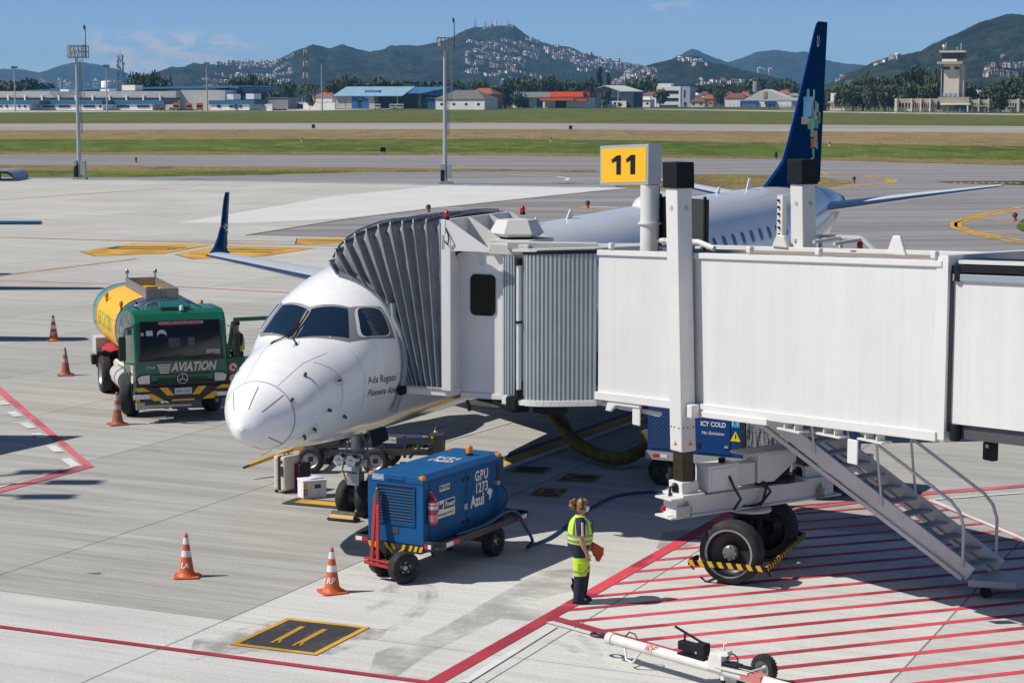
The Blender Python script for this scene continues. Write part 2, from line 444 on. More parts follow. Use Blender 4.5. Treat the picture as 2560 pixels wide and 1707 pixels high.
isl=[G(*p) for p in ((1380,414),(1500,406),(1600,399.5),(1690,399),(1790,403),(1880,407),(1965,416),(1955,421),(1890,431),(1780,433),(1560,434),(1420,430))]
sheet('grass',isl,M_DRY2,-0.028)
sheet('grass',[G(2352,500),G(2343,508),G(2334,518),G(2338,526),G(2352,533),G(2480,548),G(2480,490)],M_GREEN2,-0.028)
sheet('service_road',[G(-500,249),G(0,250.5),G(640,251),G(900,248.2),G(900,250.5),G(700,255),G(0,258.5),G(-500,258)],M_PALE,-0.038)
sheet('service_road',[G(1480,250.2),G(2352,262),G(2700,266),G(2700,268),G(2352,264.5),G(1900,258.5),G(1480,251.4)],M_PALE,-0.038)

# ----------------------------------------------------------------- painted markings
reds=[];deep=[]
redA0,redA1=g(1082,1707),g(1790,1303)
dA=(redA1-redA0).normalized()
deep.append(stroke(redA0-dA*4,g(1420,1515),0.24));sheets('red_marking',[stroke(g(1420,1515),redA0+dA*17.5,0.24)],P_RED,0.010)
B0,B1=g(1369,1541),g(1960,1707);dB=(B1-B0).normalized()
sheets('red_marking',[stroke(B0,B0+dB*9,0.20)],P_RED2,0.0105)
C0,C1=g(0,1568),g(1000,1698);dC=(C1-C0).normalized()
sheets('red_marking',[stroke(C0-dC*20,g(1095,1709),0.13)],P_RED2,0.013)
# hatched keep-out area: parallel stripes between line A and line B
c0,c1=g(1700,1498.7),g(2197,1453.0);dH=(c1-c0).normalized();nH=Vector((dH.y,-dH.x,0))
r0,r1=g(2301,1237),g(2560,1341);dR=(r1-r0).normalized()
def xline(p,d,q,e):
    det=d.x*(-e.y)+e.x*d.y
    t=((q.x-p.x)*(-e.y)+e.x*(q.y-p.y))/det
    return p+d*t
for i in range(-11,12):
    o=c0+nH*(0.651*i)
    pA=xline(o,dH,redA0,dA);pB=xline(o,dH,B0,dB)
    left=pA if (pA-B0).dot(dA) > 0 else pB
    pR=xline(o,dH,r0,dR)
    right=o+dH*14
    if (pR-left).dot(dH) > 0: right=min((pR,right),key=lambda q: (q-left).dot(dH))
    if i < -13: continue
    reds.append(stroke(left+dH*0.05,right,0.145))
sheets('red_marking',deep,P_RED2,0.008)
sheets('red_marking',reds,P_RED,0.005)
pk=[[r0,r1+dR*8,r1+dR*8+Vector((0.02,-0.26,0)),r0+Vector((-0.15,-0.2,0))]]
pk.append([g(2307,1238),g(2640,1212),g(2640,1205.5),g(2290,1231)])
pk.append([g(1790,1303),g(2307,1238),g(2300,1231),g(1800,1297)])
pk += [[g(0,967),g(235,1167),g(210,1164.5),g(0,986)],[g(-300,690),g(0,967),g(0,986),g(-300,709)],[g(235,1167),g(0,1232),g(0,1222.5),g(210,1163)],[g(0,1232),g(-250,1301),g(-250,1290),g(0,1222.5)]]
sheets('red_marking',pk,P_PINK,0.012)
sheets('red_marking',[stroke(g(-300,691.5),g(420,715.5),0.22),stroke(g(420,715.5),g(1100,752),0.22)],P_PINK,0.004)
wh=[stroke(g(2325,1250),g(2640,1226),0.09),stroke(g(2325,1250),g(2600,1365),0.13)]
for (x0,y0,x1,y1) in ((0,1002,15,1013),(27,1030,46,1042),(59,1057,80,1071),(88,1084,108,1096),(126,1114,148,1130),(163,1147,190,1166)):
    wh.append(stroke(g(x0,y0),g(x1,y1),0.22))
wh += [stroke(g(110,1187),g(188,1166),0.10),stroke(g(-60,1235),g(38,1207),0.10)]
wh += [stroke(g(1160,1707),g(1385,1567),0.13),stroke(g(1370,1556),g(1500,1592),0.09)]
wh += [stroke(g(1000,1137),g(1420,1015),0.05)]
sheets('white_marking',wh,P_WHI,0.016)
# lead-in line with dark and white edges
sheets('black_marking',[stroke(g(960,1265),g(1900,930),0.75),stroke(g(722,1252),g(900,1268),0.62)],P_BLK,0.016)
sheets('white_marking',[[p+Vector((0.17,-0.36,0)) for p in stroke(g(1000,1251),g(1900,930),0.22)]],P_WHI,0.020)
sheets('yellow_marking',[stroke(g(960,1265),g(1900,930),0.38),stroke(g(745,1254),g(900,1268),0.34)],P_YEL,0.024)
# stand number painted on the concrete
outer=[g(574,1612),g(718.5,1545),g(926,1568),g(790.5,1638.5)]
ctr=sum(outer,Vector())/4
sheets('black_marking',[[ctr+(p-ctr)*0.999 for p in outer]],P_BLK,0.006)
ring=[]
for i in range(4):
    a,b=outer[i],outer[(i+1) % 4];ring.append([a,b,ctr+(b-ctr)*0.875,ctr+(a-ctr)*0.875])
for (x0,y0,x1,y1) in ((682,1607.5,757,1566.5),(736,1614.5,813,1573.5)):
    a,b=g(x0,y0),g(x1,y1);ring.append(stroke(a,b,0.09))
    ring.append([a,a+Vector((0.09,0.0,0)),a+(b-a)*0.13+Vector((0.09,0.0,0)),a+(b-a)*0.13])
sheets('yellow_marking',ring,P_YEL,0.012)
for q,ch in (([(80,490),(130,452),(312,462),(265,497)],'C'),([(-55,560),(-5,522),(143,530),(92,570)],'B'),([(-150,448),(-105,418),(60,425),(20,455)],'')):
    q=[g(1350+x/1.944,950+y/1.944) for x,y in q];cc=sum(q,Vector())/4
    sheets('black_marking',[q],P_BLK,0.006);sheets('orange_marking',[[q[i],q[(i+1) % 4],cc+(q[(i+1) % 4]-cc)*.84,cc+(q[i]-cc)*.84] for i in range(4)],P_ORA,0.010)
    if ch:
        vs,fs=text_mesh(ch,1.1,.01);mb=MB();u=(q[2]-q[1]).normalized();v=(q[1]-q[0]).normalized();mb.add([cc+u*a+v*b_*.8+Vector((0,0,.014)) for a,b_ in vs],fs);structure(mb.build('orange_marking',P_ORA))
# far apron arrows, letters and guide lines
F5=lambda x,y: g(x/2.352,380+y/2.352)
yy=[[F5(475,585),F5(785,540),F5(1235,548),F5(960,598),F5(565,612)],[F5(1032,602),F5(1330,553),F5(1842,567),F5(1560,612),F5(1140,630)],[F5(1750,510),F5(2300,503),F5(2300,535),F5(1742,543)]]
sheets('black_marking',[[c+(p-c)*1.03 for p in q] for q in yy for c in [sum(q,Vector())/len(q)]],P_BLK,0.004)
sheets('yellow_marking',yy,P_YEL,0.009)
bk=[stroke(F5(640,569),F5(1000,575),0.42),stroke(F5(640,569),F5(720,558),0.42),stroke(F5(720,558),F5(1090,563),0.36),stroke(F5(1000,575),F5(1020,570),0.5),
      stroke(F5(1340,573),F5(1665,580),0.42),stroke(F5(1300,585),F5(1600,590),0.34),stroke(F5(1810,519),F5(2060,517),0.3),stroke(F5(1810,528),F5(2050,525),0.3)]
sheets('black_marking',bk,P_BLK,0.014)
sheets('orange_marking',[stroke(F5(-300,800),F5(0,728),0.33),stroke(F5(0,728),F5(800,629),0.33),stroke(F5(-300,492),F5(0,503),0.5),stroke(F5(0,503),F5(2000,553),0.45),
       stroke(F5(0,283),F5(640,238),0.35),stroke(F5(640,238),F5(1150,205),0.3),stroke(F5(900,519),F5(2000,530),0.25)],P_ORA,0.006)
sheets('blue_marking',[[G(1020,426),G(1366,431),G(1366,429.4),G(600,416.3),G(600,418)],[G(0,410.5),G(600,418),G(600,416.3),G(0,409)]],P_BLU,0.010)
yl=[]
for pts in ([(1840,384.5),(1900,399.5),(1990,404),(2040,409),(2058,414),(2048,420),(1985,427),(1890,437.5)],[(1880,400.5),(1985,405.5),(2030,410),(2045,414),(2036,419),(1980,425),(1890,434)],
            [(2352,480),(2280,492),(2225,503),(2200,511),(2200,519),(2235,531),(2300,544),(2352,552)],[(2352,474),(2270,489),(2212,502),(2191,511),(2191,521),(2230,535),(2300,549),(2352,558)],
            [(2235,503),(2330,509)],[(2240,531),(2352,537)],[(1040,383.5),(1072,379.5)],[(1330,388.5),(1368,386)],[(1630,388),(1690,386.5)],
            [(1290,474),(1420,483)],[(1270,484),(1440,490)],[(1000,491),(1270,484)]):
    yl += polyline([G(*p) for p in pts],0.45)
sheets('yellow_marking',yl,P_YEL,-0.020)
sheets('black_marking',[[G(2146,416.5),G(2352,415),G(2480,419),G(2480,427),G(2352,425),G(2200,421)]],P_BLK,-0.024)
ly=[]
for x0,x1 in ((2190,2212),(2222,2246),(2256,2276),(2284,2306),(2318,2340)):
    ly += [stroke(G(x0,420.6),G((x0+x1)/2,418.2),0.5),stroke(G((x0+x1)/2,418.2),G(x1,421.4),0.5),stroke(G(x0+3,420.2),G(x1,420.2),0.35)]
sheets('yellow_marking',ly,P_YEL,-0.016)
sheets('white_marking',polyline([G(*p) for p in ((1176,401),(1280,405),(1306,409),(1300,414),(1240,417))],0.4)+polyline([G(*p) for p in ((640,400.5),(800,397.5),(1176,396),(1330,398.5))],0.35)+
       [stroke(G(1340,474),G(1420,476),0.6),stroke(G(1000,477),G(1060,476),0.6)],P_WHI,-0.020)
# ----------------------------------------------------------------- tyre and water stains on the concrete
def stain_material(name,col,lo,hi,amt,sc):
    m,nt,b,N,M,MR,MIX,NOISE,DOT,VEC=node_kit(name)
    pos=N('ShaderNodeNewGeometry').outputs['Position']
    f=M('MULTIPLY',MR(NOISE(pos,sc,6,0.65),lo,hi),amt)
    b.inputs['Base Color'].default_value=(*col,1);b.inputs['Roughness'].default_value=0.9;nt.links.new(f,b.inputs['Alpha'])
    return m
S1=stain_material('rubber_stain',(0.20,0.19,0.175),0.34,0.60,0.30,0.9);S2=stain_material('tyre_track',(0.22,0.21,0.20),0.35,0.7,0.22,2.0)
Zs=lambda x,y: g(960+x/2.94,1440+y/2.94)
sheets('stain',[[Zs(-150,800),Zs(-60,560),Zs(350,420),Zs(800,160),Zs(1150,-40),Zs(1500,-60),Zs(1380,110),Zs(1060,190),Zs(1330,270),Zs(1060,330),Zs(860,310),Zs(330,570),Zs(60,760)]],S1,0.0025)
trk=[]
for pts in ([(0,120),(120,30),(260,20),(360,110),(345,190),(220,300),(40,400)],[(-150,250),(10,200),(90,120),(70,40),(0,0)],[(200,40),(300,120),(290,200),(150,310)],
            [(1400,430),(1500,480),(1560,560),(1540,640)],[(1180,470),(1330,500),(1440,560)]):
    trk += polyline([Zs(*p) for p in pts],0.20)
sheets('tyre_track',trk,S2,0.0032)
Zd=lambda x,y: g(x/2.352,1300+y/2.352)
S3=stain_material('damp_stain',(0.10,0.095,0.09),0.52,0.62,0.7,2.0)
sheets('stain',[[Zd(1100,830),Zd(1140,700),Zd(1600,590),Zd(2280,640),Zd(2260,680),Zd(1950,790),Zd(1500,770)]],stain_material('grey_stain',(0.27,0.265,0.25),0.40,0.60,0.45,1.2),0.0027)
sheets('stain',[[Zd(400,290),Zd(520,285),Zd(700,300),Zd(690,325),Zd(420,312)]],S3,0.0036)
sheets('stain',[[g(1640,1370),g(1660,1330),g(1760,1318),g(1800,1345),g(1700,1372)]],S1,0.0036)

# ================================================================= HILLS
def hill_material():
    m,nt,b,N,M,MR,MIX,NOISE,DOT,VEC=node_kit('forested_hill')
    pos=N('ShaderNodeNewGeometry').outputs['Position']
    base=MIX(MR(NOISE(pos,0.012,6,0.7),0.35,0.65),(0.012,0.022,0.011),(0.042,0.056,0.026))
    base=MIX(MR(NOISE(pos,0.004,5,0.6),0.52,0.68),base,(0.062,0.068,0.036))
    base=MIX(1.0,base,MR(NOISE(pos,0.05,5,0.75),0.32,0.68,0.45,1.55),'MULTIPLY')
    nt.links.new(base,b.inputs['Base Color']);b.inputs['Roughness'].default_value=0.95;b.inputs['Specular IOR Level'].default_value=0.05
    bp=N('ShaderNodeBump');bp.inputs['Strength'].default_value=1.0;bp.inputs['Distance'].default_value=30.0
    nt.links.new(NOISE(pos,0.022,6,0.75),bp.inputs['Height']);nt.links.new(bp.outputs[0],b.inputs['Normal'])
    return m
M_HILL=hill_material()
from mathutils import noise as mnoise
HILLS={}
def lerp_pl(pl,x):
    if x <= pl[0][0]: return pl[0][1]
    for (x0,y0),(x1,y1) in zip(pl,pl[1:]):
        if x <= x1: return y0+(y1-y0)*(x-x0)/(x1-x0)
    return pl[-1][1]
def hill(name,ridge,D,depth,step=5,rows=26,rough=1.0,foot=239.5):
    """ridge: crest traced as (photo column, photo row); the crest stands D metres away, the slope begins `depth` metres nearer"""
    x0,x1=ridge[0][0],ridge[-1][0];n=int((x1-x0)/step)+1
    P=[];Zc=[]
    for j in range(rows+9):
        row=[]
        for i in range(n):
            px=x0+step*i;zr=atY(px,lerp_pl(ridge,px),D).z
            zr=max(zr,2.0);ux=(px-W0/2)/FPX
            if j <= rows:
                t=j/rows;Y=D-depth*(1-t);prof=0.5-0.5*math.cos(math.pi*t**0.92)
                prof=0.62*prof+0.38*t
            else:
                t=(j-rows)/8;Y=D+depth*0.7*t;prof=max(0.0,1-t*t*0.9-0.1*t)
            X=ux*D + ux*(Y-D)*0.9
            nz=mnoise.fractal(Vector((X*0.0028,Y*0.0028,D*0.01)),0.9,2.1,6)
            edge=min(1.0,i/8,(n-1-i)/8)
            gul=nz*zr*0.30*math.sin(math.pi*min(1,max(0,j/rows)))*rough
            tree=mnoise.noise(Vector((px*0.11,Y*0.02,D)))*2.4*(D/6500)*rough + mnoise.noise(Vector((px*0.31,Y*0.05,7)))*1.6*(D/6500)*rough
            row.append((X,Y,-3+(zr+3)*prof*edge+gul*edge+tree*edge))
        P.append(row)
    mb=MB();mb.grid(P)
    HILLS[name]=(P,x0,step,rows)
    return structure(mb.build('hill',M_HILL))
hill('main',[(300,232),(350,205),(380,189),(407,180),(437,168),(468,168),(491,157),(525,162),(564,159),(594,157),(648,156),(692,155),(713,143),(743,128),(766,122),(793,113),(809,118.5),(828,124),(851,116),(866,113.5),(881,120),(904,127),(931,132),(965,127),(981,120),(1007,121),(1050,122),(1088,113),(1130,101),(1168,78),(1191,72.5),(1222,71),(1256,72),(1284,76),(1301,88),(1324,103.5),(1352,113),(1392,123),(1430,129),(1457,139),(1491,146),(1525,156),(1556,161),(1576,166),(1600,168.5),(1640,185),(1700,215),(1740,234)],6500,2200)
hill('near',[(1480,234),(1540,205),(1593,173),(1620,162),(1644,156),(1671,149.5),(1692,145),(1722,138),(1746,142),(1763,152),(1780,160),(1801,160),(1821,166),(1848,174),(1882,181),(1900,186),(1960,200),(2040,225),(2080,236)],4800,1200)
hill('far',[(1600,200),(1678,147),(1705,137),(1726,128),(1746,130),(1780,144),(1814,156),(1855,144),(1879,133),(1900,129),(1928,125),(1955,129),(1982,132),(2004,128),(2042,144),(2075,155),(2129,163),(2159,165),(2230,175),(2330,215)],11000,3000,6,22,0.9)
hill('right',[(1980,236),(2042,220),(2064,210),(2096,188),(2129,177),(2162,163),(2200,150),(2238,141.5),(2287,131),(2314,114),(2347,98),(2390,79),(2428,60),(2461,49),(2499,36),(2532,37),(2560,43),(2640,60),(2760,110),(2900,180),(2980,230)],4300,1700)
hill('leftfar',[(-300,215),(-200,195),(-100,180),(0,174.5),(16,173),(65,174),(109,182),(163,166),(218,156),(261,163),(305,174),(337,188),(381,204),(430,222)],12500,3000,6,20,0.8)
def on_hill(name,px,py):
    P,x0,step,rows=HILLS[name];i=int(round((px-x0)/step))
    if i < 0 or i >= len(P[0]): return None
    best=None
    for j in range(rows+1):
        X,Y,Z=P[j][i]
        z2=Z-CAMH;d=Y*_c-z2*_s;u=Y*_s+z2*_c;yy_=H0/2-FPX*u/d
        if yy_ <= py:
            return Vector((X,Y,Z))
    return None
# ================================================================= FAR SIDE OF THE AIRFIELD
random.seed(11)
def rnd(a,b): return random.uniform(a,b)
WHITE=mat('white_render','f4f2ec',0.8,var=0.08,scale=0.3);CREAM=mat('cream_render','d8cdb8',0.8,var=0.1,scale=0.3)
GREYW=mat('grey_render','b9b7b4',0.8,var=0.1,scale=0.3);DGREY=mat('dark_grey_cladding','5d6166',0.7,var=0.1,scale=0.4)
BLUEF=mat('blue_fascia','1d6a93',0.6,var=0.1,scale=0.4);BLUER=mat('blue_metal_roof','84a9bd',0.55,var=0.2,scale=0.25,stretch=(1,0.3,1))
BLUED=mat('blue_door_paint','1c62a5',0.6,var=0.1);DARKW=mat('dark_window',(0.02,0.025,0.035),0.15);ORANGE=mat('orange_wall','ee5f1a',0.7,var=0.1,scale=0.3)
TILE=mat('clay_tile','9a5a42',0.85,var=0.25,scale=0.4);TILE2=mat('old_clay_tile','7d4c3a',0.85,var=0.25,scale=0.4);ROOFG=mat('grey_sheet_roof','8d8b86',0.7,var=0.15,scale=0.3)
ROOFW=mat('pale_sheet_roof','cfcfca',0.7,var=0.1,scale=0.3);STEEL=mat('galvanised_steel','a9b3b8',0.45,0.3,var=0.1,scale=2.0);CONCP=mat('concrete_post','b5b0a6',0.9)
BEIGE=mat('beige_concrete','b3a58e',0.85,var=0.12,scale=0.3);REDP=mat('red_vehicle_paint','b3202a',0.4);YELP=mat('yellow_vehicle_paint','e0a21c',0.4);BLKP=mat('black_rubber',(0.02,0.02,0.022),0.7)
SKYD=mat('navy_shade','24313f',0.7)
FROT=R(19)
class Far:
    """a building facing the camera: x along the front in metres from its left end, z up, y back"""
    def __init__(s,name,label,cat,px0,px1,Y,pybase,group=None):
        s.c,s.s=math.cos(FROT),math.sin(FROT);s.Y=Y;Yl=Y+.5*(px1-px0)/FPX*Y*s.s;s.Yl=Yl
        a=atY(px0,270,Yl);s.ax=a.x;s.root=thing(name,label,cat,(a.x,Yl,0),-FROT,group);s.w=s.X(px1)
    def X(s,px): k=atY(px,270,1000).x/1000;return (k*s.Yl-s.ax)/(s.c+k*s.s)
    def Z(s,py): return atY(1280,py,s.Y).z
    def part(s,name,m,fn,**k):
        mb=MB();fn(mb);return mb.build(name,m,s.root,**k)
    def box(s,name,m,px0,px1,py0,py1,y0=0.0,y1=10.0):
        mb=MB();mb.box(s.X(px0),s.X(px1),y0,y1,max(0,s.Z(py1)),s.Z(py0));return mb.build(name,m,s.root)
ZA=lambda x: x/3.675;ZAy=lambda y: 180+y/3.675
# --- old terminal
Y0t=1215
t=Far('terminal_building','long low white terminal building with blue fascia under a dark blue vaulted roof','building',-60,ZA(2180),Y0t+45,272)
t.box('wall',GREYW,-60,ZA(1620),ZAy(178),ZAy(352),0,60)
t.box('wall',GREYW,ZA(1622),ZA(2030),ZAy(170),ZAy(352),6,60)
t.box('window_band',DARKW,-60,ZA(1650),ZAy(238),ZAy(258),-0.6,1)
for i in range(11):
    x=-20+ZA(155)*i;t.box('pilaster',WHITE,x,x+3,ZAy(215),ZAy(262),-1.6,0)
mb=MB()
for (xa,ya,xb,yb) in ((50,168,500,148),(500,148,1100,140),(1100,140,1960,128),(1960,128,2060,135)):
    mb.hexa([(t.X(ZA(xa)),20,t.Z(ZAy(ya+18))),(t.X(ZA(xb)),20,t.Z(ZAy(yb+22))),(t.X(ZA(xb)),80,t.Z(ZAy(yb+22))),(t.X(ZA(xa)),80,t.Z(ZAy(ya+18))),
             (t.X(ZA(xa)),20,t.Z(ZAy(ya))),(t.X(ZA(xb)),20,t.Z(ZAy(yb))),(t.X(ZA(xb)),80,t.Z(ZAy(yb))),(t.X(ZA(xa)),80,t.Z(ZAy(ya)))])
mb.build('vaulted_roof',mat('deep_blue_roof','2d6d9c',0.5,var=0.1,scale=0.2),t.root)
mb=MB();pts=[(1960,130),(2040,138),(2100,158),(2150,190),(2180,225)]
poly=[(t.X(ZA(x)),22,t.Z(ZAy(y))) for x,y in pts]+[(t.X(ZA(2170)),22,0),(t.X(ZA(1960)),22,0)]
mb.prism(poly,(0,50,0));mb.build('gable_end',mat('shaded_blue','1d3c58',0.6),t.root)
for x0,x1,y0 in ((510,590,160),(1080,1200,122),(880,960,158),(2045,2105,205),(2220,2295,202)):
    t.box('roof_unit',WHITE,ZA(x0),ZA(x1),ZAy(y0),ZAy(y0+50),6,16)
lettering('sign_text','FLORIANOPOLIS',2.9,(t.X(ZA(610)),-0.7,t.Z(ZAy(199))),(1,0,0),(0,0,1),DGREY,t.root,bold=0.05)
# --- annexes along the service road
def annex(label,x0,x1,fx0,fx1,wins):
    a=Far('terminal_annex',label,'annex',ZA(x0),ZA(x1),Y0t,275,'low annexes in front of the old terminal')
    a.box('wall',WHITE,ZA(x0),ZA(x1),ZAy(298),ZAy(352),0,16)
    a.box('fascia',BLUEF,ZA(fx0),ZA(fx1),ZAy(262),ZAy(299),-0.7,17)
    for w0,w1 in wins: a.box('window',DARKW,ZA(w0),ZA(w1),ZAy(308),ZAy(327),-0.35,0.3)
    return a
annex('white terminal annex with blue fascia, cut by the left frame edge',-60,270,-60,370,((5,20),(55,72),(170,185),(222,238)))
annex('white terminal annex with blue fascia crossed by the tall grey floodlight mast',275,945,372,945,((280,362),(398,502),(540,645),(768,875),(912,930)))
annex('white terminal annex with blue fascia left of the yellow fire trucks',985,1400,985,1510,((1075,1188),(1262,1372)))
a=annex('white terminal annex with blue fascia right of the yellow fire trucks',1935,2290,1922,2340,((1995,2030),(2108,2150),(2195,2225)))
a.box('door',SKYD,ZA(2158),ZA(2184),ZAy(296),ZAy(342),-0.4,0.3)
tk=thing('water_tank','white upright cylindrical water tank behind the old terminal roof','tank',(atY(227,250,1240).x,1290,0))
MB().lathe([(3.6,0),(3.6,18.2),(3.2,18.7),(0.01,18.9)],20).build('tank_body',WHITE,tk)
# --- fire trucks
def fire_truck(label,px,w,h,m):
    p=atY(px,271,1205);r=thing('fire_truck',label,'fire truck',(p.x,1205,0),R(8),'emergency vehicles parked by the old terminal')
    mb=MB();mb.box(-w/2,w/2,0,2.4,0.9,h*0.8);mb.box(-w/2,w/2,2.6,10,0.9,h);mb.build('body',m,r,bevel=0.12)
    MB().box(-w/2+.15,w/2-.15,-0.06,0.1,h*0.45,h*0.74).build('windscreen',DARKW,r)
    MB().box(-w/2,w/2,-0.08,0.02,0.8,1.35).build('bumper',mat('dark_bumper','33353a',0.6),r)
    MB().box(-w*.3,w*.3,0.5,1.2,h*0.8,h*0.8+.3).build('light_bar',REDP,r)
    for x in (-w/2+.3,w/2-.3):
        for y in (1.2,7.5): MB().cyl((x-.2,y,.6),(x+.2,y,.6),.6,n=12).build('wheel',BLKP,r)
    return r
for lb,px,w,h,m in (('small yellow emergency pickup at the left end of the fire trucks',406,3.0,3.2,YELP),('small white car between the yellow fire trucks',428.5,2.6,2.6,WHITE),
                        ('yellow fire truck with white cab roof, leftmost of the three big ones',440,3.6,4.8,YELP),('middle yellow fire truck of the three big ones',473,3.6,4.7,YELP),
                        ('yellow fire truck nearest the right annex',499,4.0,4.9,YELP)): fire_truck(lb,px,w,h,m)
# --- floodlight masts and lattice towers in the distance
def far_mast(label,px,ytop,ybase,Y,r=0.45,lamps=6):
    p=atY(px,ybase,Y);h=atY(px,ytop,Y).z
    t_=thing('floodlight_mast',label,'light mast',(p.x,Y,0),0,'distant floodlight masts')
    MB().cyl((0,0,0),(0,0,h),r,r*0.6,10).build('pole',CONCP,t_)
    mb=MB()
    for i in range(lamps): mb.box(-1.6+i*0.62,-1.15+i*0.62,-0.5,0.1,h-0.2,h+0.8)
    mb.bar((-1.8,0,h-0.3),(1.8,0,h-0.3),.2,.2);mb.build('lamp_cluster',DGREY,t_)
far_mast('thin distant floodlight mast at the far left of the old terminal',38,170,262,1150)
far_mast('thin distant floodlight mast over the annex left of the fire trucks',267.5,166,262,1150)
far_mast('thin distant floodlight mast beside the right annex',518,160,271,1180)
far_mast('thin distant floodlight mast left of the blue hangar',805,154,271,1200)
def lattice(label,px,ytop,Y,w0,w1,mats_,dishes=True,name='lattice_tower',nseg=10,bands=False):
    p=atY(px,240,Y);h=atY(px,ytop,Y).z
    t_=thing(name,label,'antenna tower',(p.x,Y,0))
    mbs=[MB() for _ in mats_]
    for k in range(nseg):
        z0,z1=h*k/nseg,h*(k+1)/nseg;a0=w0+(w1-w0)*k/nseg;a1=w0+(w1-w0)*(k+1)/nseg;mb=mbs[k % len(mbs)] if bands else mbs[0]
        for sx,sy in ((-1,-1),(1,-1),(1,1),(-1,1)):
            mb.bar((sx*a0,sy*a0,z0),(sx*a1,sy*a1,z1),.22,.22);mb.bar((sx*a0,sy*a0,z0),(-sy*a1,sx*a1,z1),.14,.14);mb.bar((sx*a1,sy*a1,z1),(-sy*a1,sx*a1,z1),.14,.14)
    for mb,m in zip(mbs,mats_):
        if mb.v: mb.build('lattice',m,t_)
    if dishes:
        mb=MB()
        for k in range(14):
            a=k*0.9;z=h*(0.62+0.36*((k*0.37) % 1));rr=w1+1.0
            mb.cbox((rr*math.cos(a),rr*math.sin(a),z),(.6,.6,2.2))
        mb.build('antenna_panels',DGREY,t_)
    MB().cyl((0,0,h),(0,0,h+4),.1,n=6).build('lightning_rod',DGREY,t_)
lattice('grey lattice telecom tower crowded with antennas behind the old terminal',303,137,1330,2.3,1.3,[DGREY])
lattice('red and white lattice telecom tower in front of the wooded hill',764,124,1650,2.6,0.9,[REDP,WHITE],bands=True)
# --- blue hangar
ZB=lambda x: 640+x/3.675
h_=Far('hangar','blue metal roofed hangar with bright blue sliding doors','hangar',ZB(715),ZB(1660),1389,271)
mb=MB();z0,z1=h_.Z(ZAy(225)),h_.Z(ZAy(140))
mb.prism([(h_.X(ZB(715)),-2,z0),(h_.X(ZB(1355)),-2,z0),(h_.X(ZB(1385)),16,z1),(h_.X(ZB(748)),16,z1)],(0,0,0.4))
mb.build('roof',BLUER,h_.root)
mb=MB();mb.prism([(h_.X(ZB(1385)),15.5,z1),(h_.X(ZB(1705)),20,h_.Z(ZAy(138))),(h_.X(ZB(1705)),20,h_.Z(ZAy(240))),(h_.X(ZB(1470)),8,h_.Z(ZAy(200))),(h_.X(ZB(1365)),5,h_.Z(ZAy(195)))],(0,12,0));mb.build('roof_extension',mat('deep_blue_cladding','376f98',0.6,var=0.1),h_.root)
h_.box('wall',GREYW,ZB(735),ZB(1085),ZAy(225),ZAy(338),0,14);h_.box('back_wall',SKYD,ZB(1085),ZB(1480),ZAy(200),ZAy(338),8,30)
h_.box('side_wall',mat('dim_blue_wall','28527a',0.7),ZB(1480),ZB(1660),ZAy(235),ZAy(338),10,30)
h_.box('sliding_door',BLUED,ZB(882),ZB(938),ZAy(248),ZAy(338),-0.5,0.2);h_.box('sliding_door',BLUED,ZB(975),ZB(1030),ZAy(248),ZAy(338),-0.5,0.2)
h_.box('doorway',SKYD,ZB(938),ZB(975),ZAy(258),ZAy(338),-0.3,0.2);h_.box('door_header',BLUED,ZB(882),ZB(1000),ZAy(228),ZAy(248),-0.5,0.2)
h_.box('window',DARKW,ZB(1515),ZB(1582),ZAy(170),ZAy(200),13,18);h_.box('window',DARKW,ZB(1475),ZB(1605),ZAy(243),ZAy(258),9.5,12)
h_.box('roof_panel',mat('mid_blue_panel','4a86b4',0.5),ZB(978),ZB(1110),ZAy(168),ZAy(192),4,9)
for x in (820,1295): h_.box('column',GREYW,ZB(x),ZB(x+8),ZAy(225),ZAy(338),0.0,0.6)
def bus(label,x0,x1):
    p=atY(ZB(x0),271,1380);q=atY(ZB(x1),271,1380);r=thing('parked_van',label,'van',((p.x+q.x)/2,1380,0),0,'vans parked in front of the hangar');w=q.x-p.x
    MB().box(-w/2,w/2,0,2.4,.5,3.6).build('body',WHITE,r,bevel=0.2);MB().box(-w/2+.3,w/2-.3,-0.05,0.05,2.2,3.1).build('window_band',DARKW,r)
    for x in (-w*.33,w*.33): MB().cyl((x,0,.5),(x,.3,.5),.5,n=12).build('wheel',BLKP,r)
bus('white van parked in the hangar mouth right of the blue doors',1085,1145);bus('second white van inside the shaded hangar mouth',1228,1272);bus('long white van at the right of the hangar mouth',1280,1355)
p=atY(ZB(1690),271,1350);r=thing('parked_truck','small red truck parked beside the grey roofed house','truck',(p.x,1350,0));MB().box(-1.4,1.4,0,6,.6,3.4).build('body',REDP,r,bevel=.15);MB().box(-1.2,1.2,-.05,.1,2.1,3.1).build('windscreen',DARKW,r)
for x in (-1.1,1.1): MB().cyl((x-.15,1,.5),(x+.15,1,.5),.5,n=12).build('wheel',BLKP,r)
